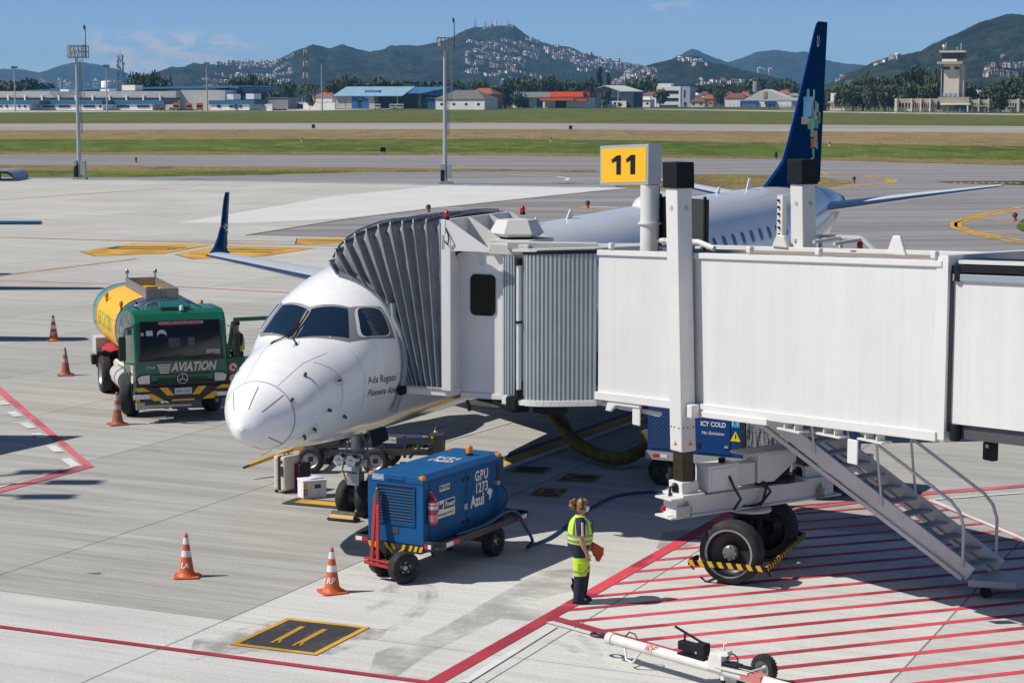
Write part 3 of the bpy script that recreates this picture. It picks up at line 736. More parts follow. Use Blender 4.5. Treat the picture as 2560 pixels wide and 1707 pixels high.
# --- generic gabled house
def house(label,px0,px1,pyr,pye,pyb,Y,wall,roof,depth=14,group=None,name='house',side=0.0,wins=2,gable=False):
    f_=Far(name,label,'house',px0,px1,Y,pyb,group);w=f_.w;ze=f_.Z(pye);zr=f_.Z(pyr);zb=min(0.0,f_.Z(pyb))
    mb=MB();mb.box(0,w,0,depth,zb,ze)
    if gable:
        mb.prism([(0,0,ze),(w,0,ze),(w/2,0,zr)],(0,depth,0));mb.build('wall',wall,f_.root)
        mb=MB();o=0.6
        mb.prism([(-o,-o,ze-.3),(w/2,-o,zr+.25),(w/2,-o,zr+.75),(-o,-o,ze+.2)],(0,depth+2*o,0));mb.prism([(w+o,-o,ze-.3),(w/2,-o,zr+.25),(w/2,-o,zr+.75),(w+o,-o,ze+.2)],(0,depth+2*o,0))
    else:
        mb.build('wall',wall,f_.root);mb=MB();o=0.7;i=min(w*0.28,depth/2)
        vs=[(-o,-o,ze),(w+o,-o,ze),(w+o,depth+o,ze),(-o,depth+o,ze),(i,depth/2,zr),(w-i,depth/2,zr)]
        mb.add(vs,[(0,1,5,4),(1,2,5),(2,3,4,5),(3,0,4),(3,2,1,0)])
    mb.build('roof',roof,f_.root)
    hz=max(1.0,min(1.6,ze*0.4))
    for k in range(wins):
        x=w*(k+.5)/wins;MB().box(x-.9,x+.9,-.12,.1,ze*0.4,ze*0.4+hz).build('window',DARKW,f_.root)
    return f_
hh=house('grey roofed white house with a broad gable beside the blue hangar',ZB(1650),ZB(2100),ZAy(168),ZAy(248),ZAy(330),1340,WHITE,mat('slate_roof','6d6a68',0.85,var=0.15,scale=.3),26,gable=False,wins=4)
house('orange tiled house behind the grey roofed white house',ZB(1935),ZB(2170),ZAy(150),ZAy(205),ZAy(330),1420,mat('ochre_render','b07a54',.8),TILE,22)
house('white house with clay roof left of the hangar, right of the thin mast',ZB(520),ZB(700),ZAy(188),ZAy(228),ZAy(330),1420,WHITE,TILE,18)
# --- low white walls and sheds in front
def wall(label,x0,x1,y0,y1,Y,m,name='perimeter_wall',d=1.0):
    f_=Far(name,label,'wall',x0,x1,Y,271);mb=MB();mb.box(0,f_.w,0,d,0,f_.Z(y0));o=mb.build('wall_panel',m,f_.root)
    MB().box(-.1,f_.w+.1,-.12,d+.12,f_.Z(y0),f_.Z(y0)+.25).build('coping',GREYW,f_.root);return f_
wall('low white boundary wall between the right annex and the hangar',ZB(400),ZB(725),ZAy(280),272,1375,WHITE);wall('short white wall next to the grey shed beside the right annex',ZB(45),ZB(148),ZAy(292),272,1230,WHITE)
sh=Far('storage_shed','grey flat roofed shed right of the right annex','shed',ZB(50),ZB(295),1260,272);sh.box('wall',mat('shed_grey','8e9095',.8),ZB(50),ZB(295),ZAy(240),273,0,14);sh.box('roof',ROOFG,ZB(48),ZB(298),ZAy(236),ZAy(240),-0.5,15)
sh=Far('storage_shed','small white shed with a dark open bay left of the boundary wall','shed',ZB(228),ZB(390),1300,272);sh.box('wall',WHITE,ZB(228),ZB(304),ZAy(288),273,0,8);sh.box('bay',SKYD,ZB(306),ZB(385),ZAy(294),273,1,8);sh.box('roof',ROOFW,ZB(226),ZB(392),ZAy(283),ZAy(288),-.4,8)
# --- orange and grey depot
ZC=lambda x: 1240+x/4.523;ZCy=lambda y: 180+y/4.523
d=Far('depot_building','low depot with grey and bright orange parapet and blue doors','depot',ZC(185),ZC(1050),1540,269)
d.box('wall',WHITE,ZC(190),ZC(1045),ZCy(292),270,0,18);d.box('grey_parapet',mat('parapet_grey','a4a9ae',.8),ZC(207),ZC(610),ZCy(228),ZCy(292),-1,20);d.box('orange_parapet',ORANGE,ZC(611),ZC(990),ZCy(226),ZCy(283),-1.3,20)
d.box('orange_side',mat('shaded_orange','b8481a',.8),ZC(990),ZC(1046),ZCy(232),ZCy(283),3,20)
d.box('eave',DGREY,ZC(150),ZC(1048),ZCy(286),ZCy(296),-3,2);d.box('canopy',ORANGE,ZC(520),ZC(900),ZCy(300),ZCy(324),-6,-1);d.box('canopy',mat('canopy_orange','d9531c',.8),ZC(900),ZC(1048),ZCy(306),ZCy(330),-4,-1)
for x0,x1 in ((283,372),(460,550)): d.box('door',BLUEF,ZC(x0),ZC(x1),ZCy(306),270,-0.2,0.2)
d.box('doorway',SKYD,ZC(670),ZC(795),ZCy(326),270,-0.2,0.2);d.box('pillar',WHITE,ZC(555),ZC(576),ZCy(324),270,-5.5,-4.6)
# --- open steel shed
d=Far('steel_shed','tall open steel shed with a pale pitched roof and dark cladding','shed',ZC(1048),ZC(1560),1600,268)
mb=MB();zl,zp,zr=d.Z(ZCy(222)),d.Z(ZCy(160)),d.Z(ZCy(228))
xl,xp,xr=d.X(ZC(1045)),d.X(ZC(1228)),d.X(ZC(1420));xb=d.X(ZC(1565))
mb.prism([(xl,-1,zl),(xp,-1,zp),(xp,-1,zp+.5),(xl,-1,zl+.5)],(6,30,0));mb.hexa([(xp,-1,zp),(xr,-1,zr),(xb,30,zr),(xp+8,30,zp),(xp,-1,zp+.5),(xr,-1,zr+.5),(xb,30,zr+.5),(xp+8,30,zp+.5)]);mb.build('roof',ROOFW,d.root)
CLAD=mat('dark_slate_cladding','3d4b58',.7,var=.15,scale=.2)
d.box('wall',CLAD,ZC(1048),ZC(1195),ZCy(232),269,0,1.2);d.box('wall',CLAD,ZC(1415),ZC(1555),ZCy(232),269,0,28);d.box('back_wall',CLAD,ZC(1195),ZC(1415),ZCy(290),269,6,28)
d.box('office',WHITE,ZC(1195),ZC(1480),ZCy(330),269,-2,6);d.box('column',STEEL,ZC(1378),ZC(1388),ZCy(225),269,-.8,0)
for x in (1340,1385): d.box('window',DARKW,ZC(x),ZC(x+24),ZCy(345),ZCy(365),-2.2,-1.8)
# --- white office block
d=Far('office_building','white three storey office block with dark ribbon windows','building',ZC(1815),ZC(2190),1690,267)
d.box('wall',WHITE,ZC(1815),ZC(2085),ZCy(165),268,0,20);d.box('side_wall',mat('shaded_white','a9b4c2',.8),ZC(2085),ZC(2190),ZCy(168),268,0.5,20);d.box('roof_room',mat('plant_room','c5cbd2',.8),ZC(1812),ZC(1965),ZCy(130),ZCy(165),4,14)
for y0,y1 in ((212,245),(296,328),(375,395)): d.box('window_band',DARKW,ZC(1845),ZC(2058),ZCy(y0),ZCy(y1),-.3,.3)
d.box('side_window',DARKW,ZC(2122),ZC(2134),ZCy(205),ZCy(290),.2,1);d.box('side_window',DARKW,ZC(2122),ZC(2150),ZCy(345),ZCy(390),.2,1)
# --- houses of the neighbourhood behind the fence (pixel columns, ridge row, eave row)
ZD=lambda x: 1600+x/4.704;ZDy=lambda y: 180+y/4.704
PINKW=mat('pale_pink_render','d9b9a6',.8);OCH=mat('ochre_wall','c8a070',.8)
nb=[('low tiled house left of the white office block',10,190,236,270,WHITE,TILE2,1720),('white gabled house in front of the office block',-20,120,292,330,WHITE,ROOFW,1660),
      ('small white house just right of the office block',585,680,245,275,WHITE,ROOFW,1760),('long terracotta roofed house right of the office block',585,760,300,352,CREAM,TILE2,1680),('white house with dark roof behind the terracotta one',690,790,232,265,WHITE,TILE2,1800),
      ('terracotta house left of the palm clump',730,860,268,318,OCH,TILE,1720),('ochre house behind the palm clump',985,1085,232,275,OCH,TILE2,1800),('broad brown tiled house right of the palm clump',1000,1235,250,308,WHITE,TILE2,1730),
      ('clay roofed house left of the white workshop',1150,1290,235,285,CREAM,TILE,1790),('brick red house behind the white workshop',1600,1760,212,262,PINKW,TILE,1800),('small pale house next to the tail fin',1740,1860,250,282,WHITE,ROOFG,1760),('brown roofed house far behind the workshop',1480,1640,222,262,OCH,TILE2,1850)]
for lb,x0,x1,yr,ye,wl,rf,Y in nb: house(lb,ZD(x0),ZD(x1),ZDy(yr),ZDy(ye),266,Y,wl,rf,14,'houses beyond the airfield fence')
d=Far('workshop','white workshop with a wide low gable and blue shop fronts','workshop',ZD(1040),ZD(1800),1640,267)
mb=MB();w=d.w;pk_=d.X(ZD(1470));mb.prism([(d.X(ZD(1200)),0,d.Z(ZDy(340))),(d.X(ZD(1790)),0,d.Z(ZDy(340))),(d.X(ZD(1715)),0,d.Z(ZDy(300))),(pk_,0,d.Z(ZDy(205))),(d.X(ZD(1400)),0,d.Z(ZDy(225)))],(0,30,0));mb.build('gable',ROOFW,d.root)
d.box('wall',WHITE,ZD(1045),ZD(1780),ZDy(338),268,.3,28);d.box('shop_front',mat('strong_blue','1a4fa0',.6),ZD(1180),ZD(1385),ZDy(338),ZDy(372),-1,.3);d.box('shop_front',mat('strong_blue'),ZD(1465),ZD(1600),ZDy(346),ZDy(378),-1,.3)
for x in (1180,1366): d.box('pillar',mat('strong_blue'),ZD(x),ZD(x+20),ZDy(372),268,-1,.3)
d.box('bay',SKYD,ZD(1478),ZD(1590),ZDy(380),268,-.4,.3);d.box('chimney',mat('salmon_wall','d58a5e',.8),ZD(1448),ZD(1486),ZDy(232),ZDy(305),-.5,3)
tk=thing('water_tank','grey water tank on legs left of the white workshop gable','tank',(atY(ZD(1368),240,1700).x,1700,0));MB().cyl((0,0,13),(0,0,22),3.2,n=14).build('tank_body',ROOFG,tk)
for sx in (-2,2): MB().cyl((sx,0,0),(sx,0,13),.35,n=8).build('leg',CONCP,tk)
# --- gatehouse right of the tail
ZE=lambda x: 2040+x/4.523;ZEy=lambda y: 150+y/4.523
d=Far('gatehouse','small beige gatehouse with a flat roof slab and two white tanks','gatehouse',ZE(140),ZE(345),1150,277)
d.box('wall',CREAM,ZE(160),ZE(330),ZEy(492),277,0,8);d.box('roof',BEIGE,ZE(135),ZE(350),ZEy(470),ZEy(492),-1.2,9);d.box('side_wall',GREYW,ZE(330),ZE(392),ZEy(490),277,1,8)
for x0,x1 in ((155,190),(202,243)):
    d.box('tank',WHITE,ZE(x0),ZE(x1),ZEy(376),ZEy(470),2,7)
d.box('window',DARKW,ZE(288),ZE(328),ZEy(500),ZEy(516),-.15,.2)
# --- control tower
T6=lambda x: 2220+x/6.918;T6y=lambda y: 80+y/6.918
d=Far('control_tower','beige concrete control tower with a dark glazed flared cab','control tower',T6(900),T6(1300),1085,278)
d.box('shaft',mat('tower_render','d9cfc0',.8,var=.06,scale=.1),T6(945),T6(1222),T6y(565),T6y(1140),0,9.5)
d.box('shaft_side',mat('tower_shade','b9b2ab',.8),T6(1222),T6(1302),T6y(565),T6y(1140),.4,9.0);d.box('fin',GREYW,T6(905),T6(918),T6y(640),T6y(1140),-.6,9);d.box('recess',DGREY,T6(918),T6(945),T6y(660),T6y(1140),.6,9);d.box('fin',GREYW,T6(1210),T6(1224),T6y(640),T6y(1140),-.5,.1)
d.box('balcony',BEIGE,T6(838),T6(1282),T6y(515),T6y(560),-3.2,12);d.box('parapet',WHITE,T6(918),T6(1175),T6y(472),T6y(515),-1.6,-1.0)
for x0,x1 in ((930,1050),(1130,1218)): d.box('window',DARKW,T6(x0),T6(x1),T6y(602),T6y(655),-.15,.3)
mb=MB();z0,z1=d.Z(T6y(470)),d.Z(T6y(362));a0,a1,b0,b1=d.X(T6(925)),d.X(T6(1295)),d.X(T6(898)),d.X(T6(1318));mb.hexa([(a0,-1,z0),(a1,-1,z0),(a1,9,z0),(a0,9,z0),(b0,-2.2,z1),(b1,-2.2,z1),(b1,10.2,z1),(b0,10.2,z1)]);cab=mb.build('glazed_cab',DARKW,d.root)
mb=MB()
for k in range(7):
    f=k/6;mb.bar((a0+(a1-a0)*f,-1.05,z0),(b0+(b1-b0)*f,-2.25,z1),.18,.18)
mb.build('mullion',DGREY,cab)
d.box('roof',CREAM,T6(875),T6(1325),T6y(328),T6y(360),-3,11)
mb=MB();zr_=d.Z(T6y(328));zt_=d.Z(T6y(290))
for k in range(12):
    x=b0-.5+(b1-b0+1)*k/11;mb.cyl((x,-2.8,zr_),(x,-2.8,zt_),.08,n=6)
mb.bar((b0-.5,-2.8,zt_),(b1+.5,-2.8,zt_),.12,.12);mb.bar((b0-.5,-2.8,(zr_+zt_)/2),(b1+.5,-2.8,(zr_+zt_)/2),.1,.1);mb.build('railing',DGREY,d.root)
mb=MB()
for x,yt in ((930,240),(966,185),(1163,262),(1228,195)):
    xx=d.X(T6(x));mb.cyl((xx,2,zr_),(xx,2,d.Z(T6y(yt))),.12,n=6)
mb.build('antenna',WHITE,d.root);MB().lathe([(.01,-.9),(.7,-.5),(.8,0),(.6,.6),(.01,.9)],12,(d.X(T6(932)),1,d.Z(T6y(248)))).build('radome',WHITE,d.root)
mb=MB()
for x in (940,1020,1112): mb.box(d.X(T6(x)),d.X(T6(x+58)),-.25,.1,d.Z(T6y(1120)),d.Z(T6y(1058)))
mb.build('window',mat('pale_glass','9fc0c4',.2),d.root)
# --- operations building at the foot of the tower
d=Far('operations_building','low beige concrete operations building with deep pilasters under the control tower','building',T6(125),T6(2600),1065,279)
d.box('wall',BEIGE,T6(160),T6(870),T6y(1155),279,0,16);d.box('wall',BEIGE,T6(1400),T6(2600),T6y(1172),280,0,16);d.box('entrance_block',mat('entrance_stone','a39886',.85,var=.15,scale=.3),T6(865),T6(1405),T6y(1128),279,-2,14)
for x in (125,398,558,720,1560,1730,2235): d.box('pilaster',CREAM,T6(x),T6(x+26 if x not in (125,2235) else x+42),T6y(1152),279.5,-3.0,0)
for x0,x1 in ((180,400),(425,560),(580,720),(742,862),(1440,1560),(1590,1725),(2060,2230),(2290,2560)):
    d.box('window_band',DARKW,T6(x0),T6(x1),T6y(1232),T6y(1310),-.25,.2)
    mb=MB()
    for k in range(5):
        x=d.X(T6(x0+(x1-x0)*k/4));mb.box(x-.15,x+.15,-.5,0,d.Z(T6y(1312)),d.Z(T6y(1228)))
    mb.build('mullion',CREAM,d.root)
d.box('canopy',WHITE,T6(872),T6(1445),T6y(1238),T6y(1262),-8,-2);d.box('doorway',mat('teal_glass','1d4b52',.2),T6(1150),T6(1385),T6y(1268),279,-2.3,-1.9)
for x in (885,1392): d.box('pillar',WHITE,T6(x),T6(x+22),T6y(1262),279,-7.8,-7.0)
d.box('awning',mat('teal_awning','8fc0a8',.7),T6(1435),T6(1830),T6y(1272),T6y(1290),-3,0);d.box('awning',mat('teal_awning'),T6(2050),T6(2200),T6y(1285),T6y(1300),-3,0)
bt=thing('back_building','white flat roofed block with a red patch right of the control tower','building',(atY(T6(1300),240,1180).x,1180,0));x1=atY(T6(1690),240,1180).x-bt.location.x;x2=atY(T6(1790),240,1180).x-bt.location.x
MB().box(0,x1,0,12,0,atY(1280,T6y(1080),1180).z).build('wall',WHITE,bt);MB().box(x1,x2,0,12,0,atY(1280,T6y(1118),1180).z).build('annex_wall',mat('brick_red','b06050',.8),bt);MB().box(x1*.7,x1,2,8,0,atY(1280,T6y(1008),1180).z).build('roof_room',WHITE,bt)
bb=thing('billboard','yellow and pale blue billboard above the trees left of the control tower','billboard',(atY(2118,215,1500).x,1500,0))
MB().box(-3.0,3.2,0,.5,atY(1280,ZEy(308),1500).z,atY(1280,ZEy(265),1500).z).build('panel',mat('billboard_yellow','e8d22a',.6),bb);MB().box(-3.0,1.0,0,.5,atY(1280,ZEy(265),1500).z,atY(1280,ZEy(240),1500).z).build('panel',mat('billboard_lilac','b9b4e8',.6),bb);MB().box(1.0,3.2,.02,.5,atY(1280,ZEy(265),1500).z,atY(1280,ZEy(236),1500).z).build('panel',mat('billboard_cyan','9fd6e0',.6),bb)
for x in (-2,2): MB().cyl((x,.3,0),(x,.3,atY(1280,ZEy(300),1500).z),.25,n=8).build('leg',DGREY,bb)
# --- perimeter fence: concrete posts with a mesh between
def fence(label,pts,npost,hgt=2.6,braces=()):
    f_=thing('perimeter_fence',label,'fence',(pts[0].x,pts[0].y,0));o=pts[0]
    P=[]
    for k in range(npost):
        u=k/(npost-1)*(len(pts)-1);i=min(int(u),len(pts)-2);P.append(pts[i].lerp(pts[i+1],u-i)-o)
    proto=MB().box(-.14,.14,-.14,.14,0,hgt);proto.bar((0,0,hgt),(0,-.5,hgt+.6),.2,.2);me=proto.mesh('post',CONCP)
    for k,p in enumerate(P):
        q=bpy.data.objects.new('post',me);COL.objects.link(q);q.parent=f_;q.location=(p.x,p.y,0)
    mb=MB()
    for a,b in zip(P,P[1:]):
        for z in (.3,1.0,1.7,2.4): mb.bar((a.x,a.y,z),(b.x,b.y,z),.035,.035)
    mb.build('wire',STEEL,f_)
fence('concrete post fence in front of the hangar and depot',[g(ZB(1360),271.5),g(1470,270.0),g(1620,268.2)],34)
fence('concrete post fence in front of the office block and workshop',[g(1640,268.4),g(1800,270.0),g(1952,271.3)],30)
fence('concrete post fence right of the tail fin',[g(2068,280),g(2130,283.5),g(2300,285),g(2560,288)],26,2.6)
fence('short white picket fence just left of the tail fin',[g(1950,278.5),g(1990,280)],14,3.2)
# ================================================================= TREES
def leaf_material(name,c0,c1,c2):
    m,nt,b,N,M,MR,MIX,NOISE,DOT,VEC=node_kit(name)
    tc=N('ShaderNodeTexCoord').outputs['Object'];oi=N('ShaderNodeObjectInfo').outputs['Random']
    col=MIX(MR(NOISE(tc,0.45,4,0.65),0.38,0.62),c0,c1)
    col=MIX(MR(NOISE(tc,1.7,3,0.7),0.55,0.72),col,c2)
    col=MIX(1.0,col,MR(oi,0,1,0.75,1.2,False),'MULTIPLY')
    nt.links.new(col,b.inputs['Base Color']);b.inputs['Roughness'].default_value=0.75;b.inputs['Specular IOR Level'].default_value=0.2
    return m
LEAF_D=leaf_material('dark_foliage',(0.030,0.050,0.016),(0.062,0.088,0.028),(0.095,0.115,0.036))
LEAF_M=leaf_material('mid_foliage',(0.042,0.068,0.020),(0.082,0.112,0.032),(0.12,0.135,0.042))
LEAF_O=leaf_material('olive_foliage',(0.055,0.060,0.026),(0.095,0.095,0.045),(0.12,0.10,0.05))
BARK=mat('bark',(0.11,0.085,0.06),0.9,var=0.3,scale=2)
def crown_mesh(seed,w,h,n,q,kind='round'):
    rs=random.Random(seed);mb=MB()
    blobs=[]
    nb_=9 if kind == 'round' else 12
    for i in range(nb_):
        a=rs.uniform(0,6.28);rr=rs.uniform(0,.62)*w/2;z=h*(0.45+0.42*rs.random()) if kind == 'round' else h*(0.25+0.68*i/nb_)
        s_=rs.uniform(.20,.36)*w if kind == 'round' else w*rs.uniform(.16,.26)*(1.15-0.75*i/nb_)
        if kind != 'round': rr *= (1-0.7*i/nb_)
        blobs.append((Vector((rr*math.cos(a),rr*math.sin(a),z)),s_))
    for i in range(n):
        c,s_=blobs[rs.randrange(len(blobs))]
        d=Vector((rs.gauss(0,1),rs.gauss(0,1),rs.gauss(0,1))).normalized()
        r=s_*(0.55+0.5*rs.random()**0.5);p=c+Vector((d.x*r,d.y*r,d.z*r*0.78))
        u=(d+Vector((rs.gauss(0,.7),rs.gauss(0,.7),rs.gauss(0,.7)))).normalized();v=u.cross(Vector((rs.gauss(0,1),rs.gauss(0,1),rs.gauss(0,1)))).normalized();u2=u.cross(v)
        k=q*rs.uniform(.6,1.3)
        mb.add([p-v*k-u2*k*.6,p+v*k*.9-u2*k*.8,p+v*k+u2*k*.7,p-v*k*.7+u2*k],[(0,1,2,3)],0,False)
    return mb
def trunk_mesh(seed,w,h):
    rs=random.Random(seed);mb=MB();r=0.035*h
    mb.tube([(0,0,-.2),(rs.uniform(-.1,.1),0,h*.25),(rs.uniform(-.2,.2)*.5,0,h*.55)],[r*1.3,r,r*.55],8)
    for k in range(6):
        a=k*1.05+rs.random();z=h*rs.uniform(.28,.5);L_=w*rs.uniform(.22,.4)
        mb.tube([(0,0,z),(L_*.5*math.cos(a),L_*.5*math.sin(a),z+L_*.45),(L_*math.cos(a),L_*math.sin(a),z+L_*.8)],[r*.5,r*.35,r*.12],6)
    return mb
TREES={}
for nm,w,h,n,q,m,kind in (('broad',16,10,620,.75,LEAF_D,'round'),('broad2',13,10,520,.7,LEAF_M,'round'),('tall',8,14,480,.6,LEAF_D,'tall'),('bushy',10,7,420,.6,LEAF_M,'round'),('olive',11,9,460,.65,LEAF_O,'round'),('broad3',15,11,640,.7,LEAF_M,'round')):
    TREES[nm]=(trunk_mesh(hash(nm) % 97,w,h).mesh('trunk',BARK),crown_mesh(len(TREES)*13+5,w,h,n,q,kind).mesh('crown',m),w,h)
TREE_N=[0]
def tree(kind,px,ytop,ybase,Y,label,group='trees along the far side of the airfield',wpx=None):
    tm,cm,w,h=TREES[kind]
    p=atY(px,ybase,Y);hh=atY(px,ytop,Y).z;hh=max(hh,2.0)
    s=hh/(h*0.95);sw=s if wpx is None else (wpx/FPX*Y)/w
    t_=thing('tree',label,'tree',(p.x,Y,0),rnd(0,6.28),group);t_.scale=(sw,sw,s);TREE_N[0] += 1
    for nm,me in (('trunk',tm),('crown',cm)):
        o=bpy.data.objects.new(nm,me);COL.objects.link(o);o.parent=t_
    return t_
random.seed(5)
kinds=['broad','broad2','broad3','bushy']
def wood(x0,x1,tops,Y,n,label,ks=kinds,group='trees along the far side of the airfield',wf=1.0,low=0.0):
    for i in range(n):
        f=(i+0.5+rnd(-.35,.35))/n;px=x0+(x1-x0)*f
        yt=lerp_pl(tops,px)+rnd(-1.5,3.5)
        yt=yt+low*rnd(0,1)
        tree(random.choice(ks),px,yt,270,Y+rnd(-40,40),label,group,(x1-x0)/n*rnd(2.3,3.4)*wf)
wood(330,412,[(330,203),(365,198),(400,205)],1360,5,'dark tree above the dark blue terminal roof, left of the wooded hill')
wood(545,655,[(540,226),(570,214),(620,206),(655,210),(720,215)],1330,9,'tree in the clump right of the old terminal')
wood(560,690,[(560,236),(690,232)],1290,8,'lower tree in the clump right of the old terminal')
wood(660,735,[(660,214),(700,220),(735,214)],1420,5,'tree between the terminal clump and the palm clump')
wood(815,905,[(815,216),(850,207),(905,212)],1460,6,'tree behind the left end of the blue hangar')
wood(905,1150,[(905,214),(1000,214),(1150,214)],1500,9,'tree top showing behind the blue hangar roof')
wood(1180,1265,[(1180,214),(1230,220),(1265,222)],1480,6,'tree behind the orange tiled house')
wood(1255,1480,[(1255,212),(1300,208),(1350,205),(1420,212),(1480,214)],1620,15,'tree in the row behind the orange depot')
wood(1250,1300,[(1250,240),(1300,240)],1560,3,'bushy tree at the left end of the depot')
wood(1560,1650,[(1560,214),(1610,206),(1650,214)],1800,6,'tree between the steel shed and the office block')
wood(1730,1990,[(1730,224),(1850,222),(1880,208),(1920,210),(1990,216)],1900,15,'tree behind the tiled houses left of the tail fin')
wood(2060,2350,[(2060,236),(2100,222),(2150,208),(2200,206),(2250,205),(2290,190),(2345,190)],1210,20,'tree in the wood left of the control tower',['broad','broad3','broad2','olive'])
wood(2090,2345,[(2090,236),(2160,224),(2240,218),(2345,222)],1150,14,'lower tree in the wood left of the control tower',['olive','broad2','bushy','broad'])
wood(2410,2640,[(2410,222),(2480,236),(2500,222),(2530,212),(2560,206),(2640,205)],1160,9,'tree right of the control tower')
wood(-40,120,[(-40,212),(120,214)],1500,7,'tree behind the left end of the dark blue terminal roof',low=3)
tree('tall',1499,167,262,1680,'tall sparse conifer behind the steel shed','tall trees behind the depot',34);tree('tall',1520,182,262,1690,'shorter conifer right of the tall one behind the steel shed','tall trees behind the depot',26)
tree('olive',1650,229,266,1640,'leafless spreading tree in front of the white office block',None,44)
tree('bushy',1514,252,268,1580,'round green bush in front of the open steel shed',None,20);tree('bushy',1550,260,268,1580,'small dark bush at the right foot of the steel shed',None,14)
tree('broad',2500,228,279,1040,'dark round tree in front of the operations building, right of its entrance',None,52);tree('bushy',2476,266,279,1035,'round dark bush left of the tree by the operations building entrance',None,15);tree('bushy',2345,258,279,1050,'small shrub left of the operations building canopy',None,12)
tree('bushy',775,242,270,1370,'green bush under the palm clump',None,22)
# palms
PALM=leaf_material('palm_foliage',(0.030,0.050,0.016),(0.060,0.085,0.026),(0.10,0.11,0.04))
def palm_parts(seed,h,fr):
    rs=random.Random(seed);tr=MB();tr.tube([(0,0,-.2),(.15,0,h*.5),(.1,0,h)],[.38,.26,.22],8);cr=MB()
    for k in range(26):
        a=k*2.399;el=rs.uniform(-.35,1.2);L_=fr*rs.uniform(.8,1.1);pts=[]
        for j in range(6):
            u=j/5;pts.append(Vector((math.cos(a)*L_*u*math.cos(el*(1-u*.4)),math.sin(a)*L_*u*math.cos(el*(1-u*.4)),h+L_*u*math.sin(el)*(1-u*.5)-L_*u*u*.55)))
        sd=Vector((-math.sin(a),math.cos(a),0))
        for j in range(5):
            wd=.55*(1-j/6);cr.add([pts[j],pts[j+1],pts[j+1]+sd*wd-Vector((0,0,.35*wd)),pts[j]+sd*wd-Vector((0,0,.35*wd))],[(0,1,2,3)]);cr.add([pts[j+1],pts[j],pts[j]-sd*wd-Vector((0,0,.35*wd)),pts[j+1]-sd*wd-Vector((0,0,.35*wd))],[(0,1,2,3)])
    return tr.mesh('trunk',BARK),cr.mesh('crown',PALM)
PALMS=[palm_parts(i,10,4.2) for i in range(3)]
def palm(px,ytop,Y,label,k=0):
    t_=thing('palm_tree',label,'palm',(atY(px,260,Y).x,Y,0),k*1.3,'palms along the far side of the airfield');s=atY(px,ytop,Y).z/11.5;t_.scale=(s,s,s)
    for nm,me in zip(('trunk','crown'),PALMS[k % 3]):
        o=bpy.data.objects.new(nm,me);COL.objects.link(o);o.parent=t_
for i,(px,yt) in enumerate(((757,212),(768,204),(778,203),(788,206),(750,222))): palm(px,yt,1385,'feathery palm in the clump between the terminal trees and the hangar',i)
for i,(px,yt) in enumerate(((1000,201),(1012,198),(972,207))): palm(px,yt,1520,'palm top showing over the blue hangar roof',i)
for i,(px,yt) in enumerate(((1106,206),(1140,208))): palm(px,yt,1500,'palm behind the middle floodlight mast and the grey roofed house',i)
for i,(px,yt) in enumerate(((1790,226),(1800,220),(1810,226))): palm(px,yt,1640,'palm in the clump among the tiled houses',i)

# ================================================================= HILLSIDE TOWN
random.seed(21)
hw=[mat('hill_wall_%s' % n,c,0.85) for n,c in (('white','f2eee8'),('cream','d9c8b0'),('brick','b8805f'),('pink','d6b4a4'),('grey','bcbab8'),('blue','b5c4cc'))]
hr=[mat('hill_roof_%s' % n,c,0.85) for n,c in (('clay','9c5a3f'),('sheet','b3aea6'),('dark','6e5a4e'),('white','d8d5cf'))]
HM=[]
for i in range(14):
    w=random.choice((7,8,10,12));d_=random.choice((7,9));h=random.choice((4,6,7,9));mb=MB();mb.box(-w/2,w/2,0,d_,-6,h,0)
    if i % 3: mb.add([(-w/2-.5,-.5,h),(w/2+.5,-.5,h),(w/2+.5,d_+.5,h),(-w/2-.5,d_+.5,h),(-w/2-.5,d_/2,h+2.2),(w/2+.5,d_/2,h+2.2)],[(0,1,5,4),(2,3,4,5),(1,2,5),(3,0,4)],1)
    else: mb.box(-w/2,w/2,0,d_,h,h+.8,1)
    for k in range(2): mb.box(-w/2+w*(k+.3)/2,-w/2+w*(k+.3)/2+1.4,-.1,.1,h-2.6,h-1.2,2)
    HM.append(mb.mesh('house',[hw[i % 6] if i % 2 else hw[0],hr[i % 4],DARKW]))
masses={}
def pos_house(hillname,px,py):
    return on_hill(hillname,px,py)
